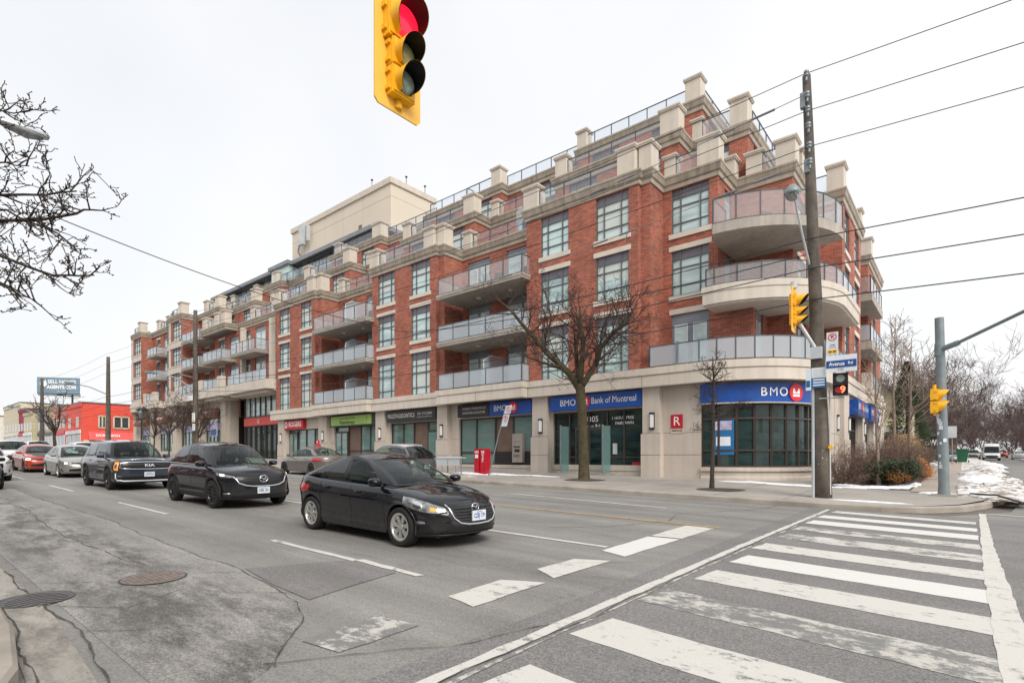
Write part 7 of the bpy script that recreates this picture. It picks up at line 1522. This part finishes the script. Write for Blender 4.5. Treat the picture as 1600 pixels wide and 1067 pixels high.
# the tree whose branches hang in from the left
rn = random.Random(21); t = thing('street_tree', 'bare knobbly branches reaching in from a tree just outside the left edge', 'tree', (-10.9, -.3, G(-10.9, -.3) + .15))
m = MB(); m.tube([Vector(q) for q in ((-10.9, -.3, .3), (-10.85, -.25, 1.5), (-10.8, -.2, 2.8), (-10.75, -.1, 3.9), (-10.8, -.1, 5.2), (-10.8, .1, 6.6))], [.22, .17, .15, .13, .10, .05], 12, cap=False); m.build('trunk', 'bark_moss', t, smooth=True)
m = MB(); B_ = [([(-10.7, .2, 4.0), (-10.26, .82, 4.75), (-9.87, 1.15, 4.81), (-9.47, 1.47, 4.81), (-9.08, 1.8, 4.90), (-8.9, 1.95, 4.95)], .034),
      ([(-10.7, .2, 4.2), (-10.26, .82, 4.55), (-9.87, 1.15, 4.34), (-9.47, 1.47, 4.14), (-9.15, 1.75, 4.08), (-8.9, 1.95, 4.08)], .030), ([(-10.75, .2, 4.8), (-10.26, .82, 5.3), (-9.87, 1.15, 5.15), (-9.41, 1.53, 5.15), (-9.08, 1.8, 5.2)], .028),
      ([(-10.8, .2, 5.6), (-10.26, .82, 6.05), (-9.87, 1.15, 6.28), (-9.6, 1.36, 6.26)], .018), ([(-10.7, .2, 3.9), (-10.26, .82, 4.1), (-9.87, 1.15, 3.98), (-9.6, 1.36, 3.80), (-9.5, 1.45, 3.74)], .018), ([(-10.7, .2, 4.1), (-10.2, .85, 4.9), (-9.8, 1.2, 4.95), (-9.4, 1.5, 4.72), (-9.15, 1.75, 4.5)], .022), ([(-10.7, .3, 4.9), (-10.2, .9, 5.5), (-9.9, 1.2, 5.62), (-9.6, 1.4, 5.55)], .018)]
for p, r0 in B_:
    p = [Vector(q) for q in p]; q = [p[0]]
    for a, b in zip(p, p[1:]): q += [a.lerp(b, .5) + Vector((rn.uniform(-.02, .02), rn.uniform(-.02, .02), rn.uniform(-.035, .035))), b]
    m.tube(q, [max(.005, r0 * (1 - .75 * k / len(q))) for k in range(len(q))], 7)
    for i in range(2, len(q)):
        for k in range(2):
            b = (q[i] - q[i - 1]).normalized(); ax = Vector((rn.uniform(-.7, .9), rn.uniform(-.7, .9), rn.uniform(-.9, 1))).normalized()
            twig(m, q[i - 1].lerp(q[i], rn.random()), (b * .5 + ax).normalized(), .013, rn.uniform(.22, .44), 2, rn, curl=.6, up=.03, nb=(2, 3), minr=.0056, split=.62, bud=True)
m.build('crown', 'bark', t)
# saplings and shrubs beside the building
bare_tree('young_tree', 'young pale trunked tree in the planting bed, nearest the corner', -2.47, 25.2, 5.6, 31, None, r=.075, conic=True, nl=16, spread=.26, depth=2, mat='bark_light', cmat='bark_light', minr=.006)
bare_tree('young_tree', 'tall thin young tree with a fine twiggy crown in the middle of the planting bed', -2.65, 34.5, 8.6, 32, None, r=.09, conic=True, nl=20, spread=.36, depth=2, mat='bark_light', cmat='bark_light', minr=.009)
bare_tree('young_tree', 'third young tree, behind the thin one and left of the grey steel pole', -2.6, 42.5, 8.8, 33, None, r=.10, conic=True, nl=24, spread=.42, depth=2, mat='bark_light', cmat='bark_light', minr=.011)
def shrub(label, x, y, r, h, mat, seed, leafy=0, name='shrub', cmat='shrub_twig', n=70, squash=1.):
    rn = random.Random(seed); t = thing(name, label, 'shrub', (x, y, GS(x, y)), 0); m = MB()
    for k in range(n):
        a = rn.uniform(0, 6.28); e = rn.uniform(.15, 1.4); d = Vector((math.cos(a) * math.cos(e), math.sin(a) * math.cos(e) * squash, math.sin(e))); L_ = (r * math.cos(e) + h * math.sin(e)) * rn.uniform(.55, .8)
        twig(m, Vector((rn.uniform(-.25, .25) * r, rn.uniform(-.25, .25) * r, .02)), d.normalized(), .012, L_, 2 if not leafy else 1, rn, curl=.3, nb=4, minr=.004, split=.5)
    m.build('stems', cmat, t, local=True)
    if leafy:
        m = MB(); lumps = [(rn.uniform(-.6, .6) * r, rn.uniform(-.6, .6) * r * squash, rn.uniform(.3, .8) * h, rn.uniform(.25, .5) * min(r, h)) for _ in range(14)]
        for k in range(leafy):
            cx_, cy_, cz_, cr_ = rn.choice(lumps); v = Vector((rn.gauss(0, 1), rn.gauss(0, 1), rn.gauss(0, 1))).normalized() * cr_ * rn.uniform(.6, 1.1); c = Vector((cx_, cy_, cz_)) + v; 
            if c.z < .05: continue
            s = rn.uniform(.02, .05); a1 = Vector((rn.uniform(-1, 1), rn.uniform(-1, 1), rn.uniform(-1, 1))).normalized(); a2 = a1.orthogonal().normalized(); m.add([c - a1 * s * 1.8, c - a2 * s * .6, c + a1 * s * 1.8, c + a2 * s * .6], [(0, 1, 2, 3)])
        m.build('foliage', mat, t, local=True)
    return t
shrub('twiggy brown leafless shrub against the stone wall right behind the tall leaning pole', -3.55, 24.9, 1.0, 1.3, None, 1, n=100)
shrub('low dark evergreen shrub between the brown twiggy shrubs', -2.85, 25.6, .8, 1.0, 'leaf_dark', 2, 3500)
shrub('broad brown twiggy shrub around the foot of the nearest young tree', -2.4, 26.6, 1.1, 1.5, None, 3, n=130)
shrub('dark green and rust evergreen shrub at the front of the bed, nearest the footpath', -1.75, 25.6, .75, 1.0, 'leaf_dark', 4, 4000)
shrub('rust brown patch of foliage on the front evergreen', -1.85, 25.2, .45, .8, 'leaf_rust', 5, 1200, n=20)
shrub('tall brown twiggy hedge behind the evergreens', -2.3, 29.5, 1.4, 1.7, None, 6, n=150)
shrub('rounded orange leaved shrub beside the footpath', -1.65, 31.5, .65, .95, 'leaf_orange', 7, 3500)
shrub('brown leafless shrub at the back of the bed near the footpath', -2.2, 34.5, 1.3, 1.6, None, 8, n=120)
shrub('tan feathery shrub behind the snow bank, left of the grey steel pole', -3.6, 52, 1.8, 2.6, 'leaf_tan', 9, 4000, n=60)
# distant trees of the side street
def conifer(x, y, h, r, label, seed):
    rn = random.Random(seed); t = thing('evergreen_tree', label, 'tree', (x, y, GS(x, y))); m = MB(); m.tube([(0, 0, 0), (0, 0, h * .9)], [.2, .04], 8); m.build('trunk', 'bark', t, local=True); m = MB()
    for k in range(6500):
        z = rn.random() ** 1.3; rr = r * (1 - z) ** .7 * rn.uniform(.5, 1.08) + .05; a = rn.uniform(0, 6.28); c = Vector((rr * math.cos(a), rr * math.sin(a), .3 + z * h)); s = rn.uniform(.06, .16); d = Vector((math.cos(a), math.sin(a), rn.uniform(-.2, .9))).normalized(); e = d.orthogonal().normalized()
        m.add([c - d * s, c - e * s * .35, c + d * s * 1.6, c + e * s * .35], [(0, 1, 2, 3)])
    m.build('crown', 'leaf_dark', t, local=True)
conifer(-3.5, 56, 8.4, 1.7, 'tall dark evergreen between the cream house and the thin young trees', 1)
conifer(-.9 - 2.8, 66, 4.6, 2.4, 'dark rounded evergreen behind the tan shrub', 2)
far = [(-5.5, 96, 15, 41), (-2.6, 118, 16.5, 42), (-1.5, 160, 16, 43), (-9, 105, 15, 44), (10.5, 92, 13, 45), (13.5, 120, 15, 46), (9.8, 150, 15, 47), (12, 190, 16, 48), (-3, 210, 17, 49), (8, 250, 16, 50), (16, 100, 14, 51), (3, 320, 20, 54)]
lab = ['broad leafless tree behind the grey steel pole', 'leafless tree right of the grey steel pole above the small red car', 'leafless tree beyond the footpath, further away', 'leafless tree behind the cream house', 'tallest leafless tree at the right edge of the picture', 'leafless tree behind the tallest one at the right edge', 'leafless tree right of the white delivery van', 'smaller leafless tree right of the van, further back', 'hazy leafless tree far behind the grey car', 'hazy leafless tree straight above the van', 'leafless tree cut by the right edge', 'faint leafless tree at the end of the side street']
protos = []
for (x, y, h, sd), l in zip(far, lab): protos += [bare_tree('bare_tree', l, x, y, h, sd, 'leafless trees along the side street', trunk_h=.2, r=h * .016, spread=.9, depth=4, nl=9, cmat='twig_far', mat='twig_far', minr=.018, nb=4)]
extra = [(-7.5, 128, .9, 1.0, 'leafless tree filling the gap behind the cream house'), (-4.2, 150, .8, 2.1, 'leafless tree beyond the pale street sign'), (-2.2, 185, .8, 3.0, 'leafless tree beyond the green bin'), (.2, 235, .9, 4.0, 'leafless tree left of the van roof'), (6.5, 290, 1.1, .4, 'leafless tree just right of the van roof'), (12.5, 140, .7, 1.4, 'low branched leafless tree right of the van'), (9.3, 118, .55, 2.6, 'small leafless tree over the snow right of the side street'), (15, 160, .9, 3.6, 'wide leafless tree at the right edge, lower down'), (11, 210, .8, 5.0, 'leafless tree in the dense group right of the van'), (18, 230, 1.1, 5.6, 'tall leafless tree behind the dense group at the right'), (10.4, 78, .6, 4.4, 'small leafless tree nearest the right edge'), (-6.6, 76, .42, 2.2, 'low leafless tree right of the cream house'), (13, 270, 1.0, .9, 'furthest leafless tree at the right'), (4.5, 360, 1.3, 2.4, 'furthest leafless tree closing the side street')]
for k, (x, y, sc, rz, l) in enumerate(extra):
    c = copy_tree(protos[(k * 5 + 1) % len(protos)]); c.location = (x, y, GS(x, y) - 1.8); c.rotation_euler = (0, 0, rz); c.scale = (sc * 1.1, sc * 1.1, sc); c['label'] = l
for k, (x, y, h) in enumerate([(-66.0, 19.6, 6.2), (-61.5, 19.6, 6.8), (-57.2, 19.4, 6.6), (-53.8, 19.5, 5.8)]):
    bare_tree('street_tree', ['leftmost of the bare young street trees before the brown awnings', 'second bare young street tree before the brown awnings', 'third bare young street tree, in front of the third awning', 'rightmost bare young street tree, behind the wooden pole with the lamp arm'][k], x, y, h, 60 + k, 'street trees before the left wing', trunk_h=.42, r=.085, depth=3, nl=9, minr=.012, nb=3)
rn = random.Random(8); bare_tree('street_tree', 'bare leaning street tree in front of the red building, under the billboard', -109, 18.8, 9.5, 71, None, trunk_h=.35, r=.26, spread=.8, depth=3, nl=6, minr=.025, mat='bark', cmat='bark', nb=3)
# --- red corner building and the row beyond
pm('red_paint', (.78, .10, .065), .6, var=.05); pm('awn_red', (.70, .10, .09), .6); pm('cream_wall', (.62, .55, .42), .8); pm('white_wall', (.72, .71, .66), .8); pm('maroon_wall', (.28, .03, .05), .7); pm('blue_wall', (.17, .26, .34), .7); pm('tan_wall', (.50, .38, .25), .8); pm('pink_wall', (.55, .22, .18), .8); pm('shingle', (.10, .085, .07), .9, var=.3, scale=6); pm('yellow_siding', (.52, .46, .30), .8)
def house(label, x0, x1, y0, y1, h, mat, name='shop_building', roof='roof_grey', floors=2, shop=True, seed=0, wins=3, awn=None, cat='building'):
    zb = G((x0 + x1) / 2, y0) + .15; t = thing(name, label, cat, ((x0 + x1) / 2, y0, zb)); m = MB(); m.box(x0, y0, zb - 3, x1, y1, zb + h); m.box(x0 - .15, y0 - .15, zb + h - .5, x1 + .15, y0 - .002, zb + h + .1); m.build('wall', mat, t)
    m = MB(); m.box(x0 - .1, y0 - .18, zb + h + .1, x1 + .1, y1, zb + h + .3); m.build('roof', roof, t)
    for k in range(wins):
        a = x0 + (x1 - x0) * (k + .5) / wins
        for z in ([3.9] if floors == 2 else []):
            g = MB(); g.box(a - .6, y0 - .05, zb + z, a + .6, y0 + .02, zb + z + 1.6); w_ = g.build('window', 'dark_glass', t); f = MB()
            for u in (-.65, 0, .65): f.box(a + u - .05, y0 - .09, zb + z - .05, a + u + .05, y0 - .03, zb + z + 1.65)
            f.build('window_frame', 'white_trim', w_)
    if shop:
        g = MB(); g.box(x0 + .5, y0 - .04, zb + .5, x1 - .5, y0 + .02, zb + 2.7); g.build('shopfront', 'dark_glass', t); s = MB(); s.box(x0 + .3, y0 - .2, zb + 2.8, x1 - .3, y0 - .04, zb + 3.4); s.build('fascia', awn or 'white_trim', t)
        s = MB()
        for k in range(4): s.box(x0 + .5 + (x1 - x0 - 1) * k / 3 - .07, y0 - .1, zb + .3, x0 + .5 + (x1 - x0 - 1) * k / 3 + .07, y0 - .03, zb + 2.8)
        s.build('window_frame', 'white_trim', t)
    return t, zb
t, zb = house('bright red two storey corner building beyond the left wing', -118, -107.6, 22, 44, 7.6, 'red_paint', wins=2)
m = MB(); X = -107.6
for k in range(11): m.box(X, 22, zb + 3.2 + k * .4, X + .03, 44, zb + 3.23 + k * .4)
m.build('siding', 'red_paint', t)
for y, w_ in ((24.3, .7), (26.3, 1.9)):
    m = MB(); m.box(X, y, zb + 3.9, X + .08, y + w_, zb + 5.6); wo = m.build('window', 'dark_glass', t); f = MB()
    for a in (y - .1, y + w_ / 2, y + w_ + .1): f.box(X + .02, a - .1, zb + 3.8, X + .14, a + .1, zb + 5.7)
    f.box(X + .02, y - .1, zb + 3.7, X + .14, y + w_ + .1, zb + 3.9); f.box(X + .02, y - .1, zb + 5.6, X + .14, y + w_ + .1, zb + 5.8); f.build('window_frame', 'cream_wall', wo)
m = MB(); m.hexa([(X, 22.8, zb + 1.9), (X + .9, 22.8, zb + 1.8), (X + .9, 29, zb + 1.8), (X, 29, zb + 1.9), (X, 22.8, zb + 3.2), (X + .15, 22.8, zb + 3.1), (X + .15, 29, zb + 3.1), (X, 29, zb + 3.2)]); m.build('awning', 'awn_red', t)
m = MB(); text(m, 'DOMINION', (X + .56, 25.3, zb + 2.5), (0, 1, 0), .45, 0, up=(-.75, 0, 1.3), bold=.02, wmax=4, depth=.05); m.build('lettering', 'sign_white', t)
m = MB(); m.box(X, 22.2, zb - .5, X + .05, 24.2, zb + 1.8); m.box(X, 24.4, zb - .5, X + .06, 42, zb + 1.6, 1); m.build('shopfront', ['cream_wall', 'dark_glass'], t)
row = [(-127, -118.4, 7.5, 'pink_wall', 'faded pink and white shop building next to the red corner building', 'bank_red'), (-137, -127.4, 8.0, 'tan_wall', 'tan two storey shop building in the row beyond the red building', 'storefront_frame'), (-147, -137.4, 8.2, 'blue_wall', 'blue grey two storey shop building in the row', 'dark_metal'), (-157, -147.4, 7.6, 'yellow_siding', 'mustard and white shop building left of the blue grey one', 'white_trim'), (-166, -157.4, 8.6, 'maroon_wall', 'narrow maroon gabled shop building in the row', 'sign_red'), (-190, -166.4, 10.2, 'cream_wall', 'tall cream building at the far end of the row', 'white_wall'), (-225, -190.5, 7.6, 'white_wall', 'low white building at the left edge of the picture', 'bank_red')]
for k, (a, b, h, mt, l, aw) in enumerate(row): house(l, a, b, 22 + (k % 3) * .4, 40, h, mt, wins=3 if b - a < 12 else 6, awn=aw)
x = -124; y = 24; t = thing('billboard', 'blue grey billboard with white lettering on a tall post above the red building', 'billboard', (x, y, 3)); m = MB(); m.tube([(x, y, 2), (x, y, 13.0)], .16, 8); m.tube([(x, y, 12.6), (x - 1.2, y - 2.4, 13.0)], .10, 6); m.build('post', 'dark_metal', t)
w_ = W((x - 3.2, y - 4.4), (x + .8, y + .8)); m = MB(); m.wbox(w_, 0, w_.L, -.25, 0, 13.1, 16.0, 0); m.wbox(w_, -.1, w_.L + .1, -.3, -.25, 12.95, 13.1, 1)
for k in range(4): m.tube([w_.p(w_.L * (k + .5) / 4, -.3, 13.0), w_.p(w_.L * (k + .5) / 4, -.3, 15.9)], .06, 4, 1)
m.tube([w_.p(0, -.4, 12.8), w_.p(w_.L, -.4, 12.8)], .08, 4, 1); m.build('panel', ['blue_wall', 'dark_metal'], t)
m = MB(); text(m, 'I SELL HOMES', w_.p(w_.L * .56, .03, 15.2), (*w_.d, 0), .62, 0, bold=.03, wmax=4.8); text(m, 'AGENTS.COM', w_.p(w_.L * .58, .03, 14.25), (*w_.d, 0), .6, 0, bold=.05, wmax=4.6); text(m, 'CALL TODAY', w_.p(w_.L * .58, .03, 13.55), (*w_.d, 0), .18, 0, wmax=2.6)
c = w_.p(1.0, .04, 14.8); m.tube([c, (c[0] + w_.n[0] * .02, c[1] + w_.n[1] * .02, c[2])], .55, 16); m.build('lettering', 'sign_white', t)
# --- house across the lane, right background
x0, x1, y0 = -12, -3.5, 62; zb = GS(-5, 62); t = thing('house', 'cream sided house with a dark gabled roof behind the young trees', 'house', (-7, y0, zb)); m = MB(); m.box(x0, y0, zb - 1, x1, y0 + 9, zb + 5.6); m.add([(x0, y0, zb + 5.6), (x1, y0, zb + 5.6), ((x0 + x1) / 2, y0, zb + 8.8)], [(0, 1, 2)]); m.build('wall', 'yellow_siding', t)
m = MB(); xm = (x0 + x1) / 2; m.hexa([(x0 - .5, y0 - .5, zb + 5.2), (xm, y0 - .5, zb + 8.9), (xm, y0 + 9.5, zb + 8.9), (x0 - .5, y0 + 9.5, zb + 5.2), (x0 - .5, y0 - .5, zb + 5.45), (xm, y0 - .5, zb + 9.15), (xm, y0 + 9.5, zb + 9.15), (x0 - .5, y0 + 9.5, zb + 5.45)]); m.hexa([(xm, y0 - .5, zb + 8.9), (x1 + .5, y0 - .5, zb + 5.2), (x1 + .5, y0 + 9.5, zb + 5.2), (xm, y0 + 9.5, zb + 8.9), (xm, y0 - .5, zb + 9.15), (x1 + .5, y0 - .5, zb + 5.45), (x1 + .5, y0 + 9.5, zb + 5.45), (xm, y0 + 9.5, zb + 9.15)]); m.build('roof', 'shingle', t)
m = MB(); m.box(-6.2, y0 - .06, zb + 1, -4.4, y0 - .01, zb + 2.6); w_ = m.build('window', 'dark_glass', t); f = MB()
for a in (-6.25, -5.3, -4.35): f.box(a - .06, y0 - .1, zb + .95, a + .06, y0 - .05, zb + 2.65)
f.build('window_frame', 'white_trim', w_); m = MB(); m.box(-7.5, y0 - 2.2, zb + 2.9, -3.6, y0, zb + 3.1); m.box(-7.4, y0 - 2.1, zb, -7.2, y0 - 1.9, zb + 2.9); m.box(-3.9, y0 - 2.1, zb, -3.7, y0 - 1.9, zb + 2.9); m.build('porch', 'white_trim', t)
m = MB(); m.box(-4.5, 50, GS(-4, 50), -3.2, 50.4, GS(-4, 50) + 1.4); m.box(-4.6, 49.9, GS(-4, 50) + 1.4, -3.1, 50.5, GS(-4, 50) + 1.55, 1); tag(m.build('garden_wall', ['brick', 'coping_stone']), 'low brick garden wall with a stone top behind the shrubs', 'wall')
t, zb = house('low brown house with a wide dark roof at the end of the footpath', -9, -.9, 180, 192, 3.6, 'brown_panel', 'house', 'shingle', 1, False, wins=0, cat='house')

# plain shopfront row across the street, behind the camera (unseen, added for cars and glass to reflect)
for k, (a, b, h, mt, l) in enumerate([(-78, -58, 8.0, 'tan_wall', 'tan brick row opposite the left wing, unseen, added for reflections'), (-57.6, -36, 9.2, 'brick', 'red brick row opposite the shops, unseen, added for reflections'), (-35.6, -16, 7.6, 'cream_wall', 'cream row opposite the bank, unseen, added for reflections'), (-15.6, -3.4, 8.6, 'brown_panel', 'brown building behind the camera, unseen, added for reflections'), (9.5, 34, 8.2, 'brick', 'red brick building across the side street behind the camera, unseen, added for reflections')]):
    zb = G((a + b) / 2, -6); t = thing('shop_building', l, 'building', ((a + b) / 2, -6, zb)); m = MB(); m.box(a, -20, zb - 1, b, -5.5, zb + h); m.box(a - .1, -5.5, zb + 3.1, b + .1, -5.2, zb + 3.9, 1); m.build('wall', [mt, ('sign_black', 'sign_red', 'street_blue', 'sign_grey_text', 'dark_metal')[k]], t)
    m = MB(); n = int((b - a) / 4)
    for j in range(n): x = a + .4 + j * (b - a) / n; m.box(x, -5.52, zb + .5, x + 3.1, -5.45, zb + 3.0); m.box(x + .6, -5.52, zb + 4.9, x + 2.4, -5.45, zb + 6.7)
    m.build('shopfront', 'dark_glass', t)
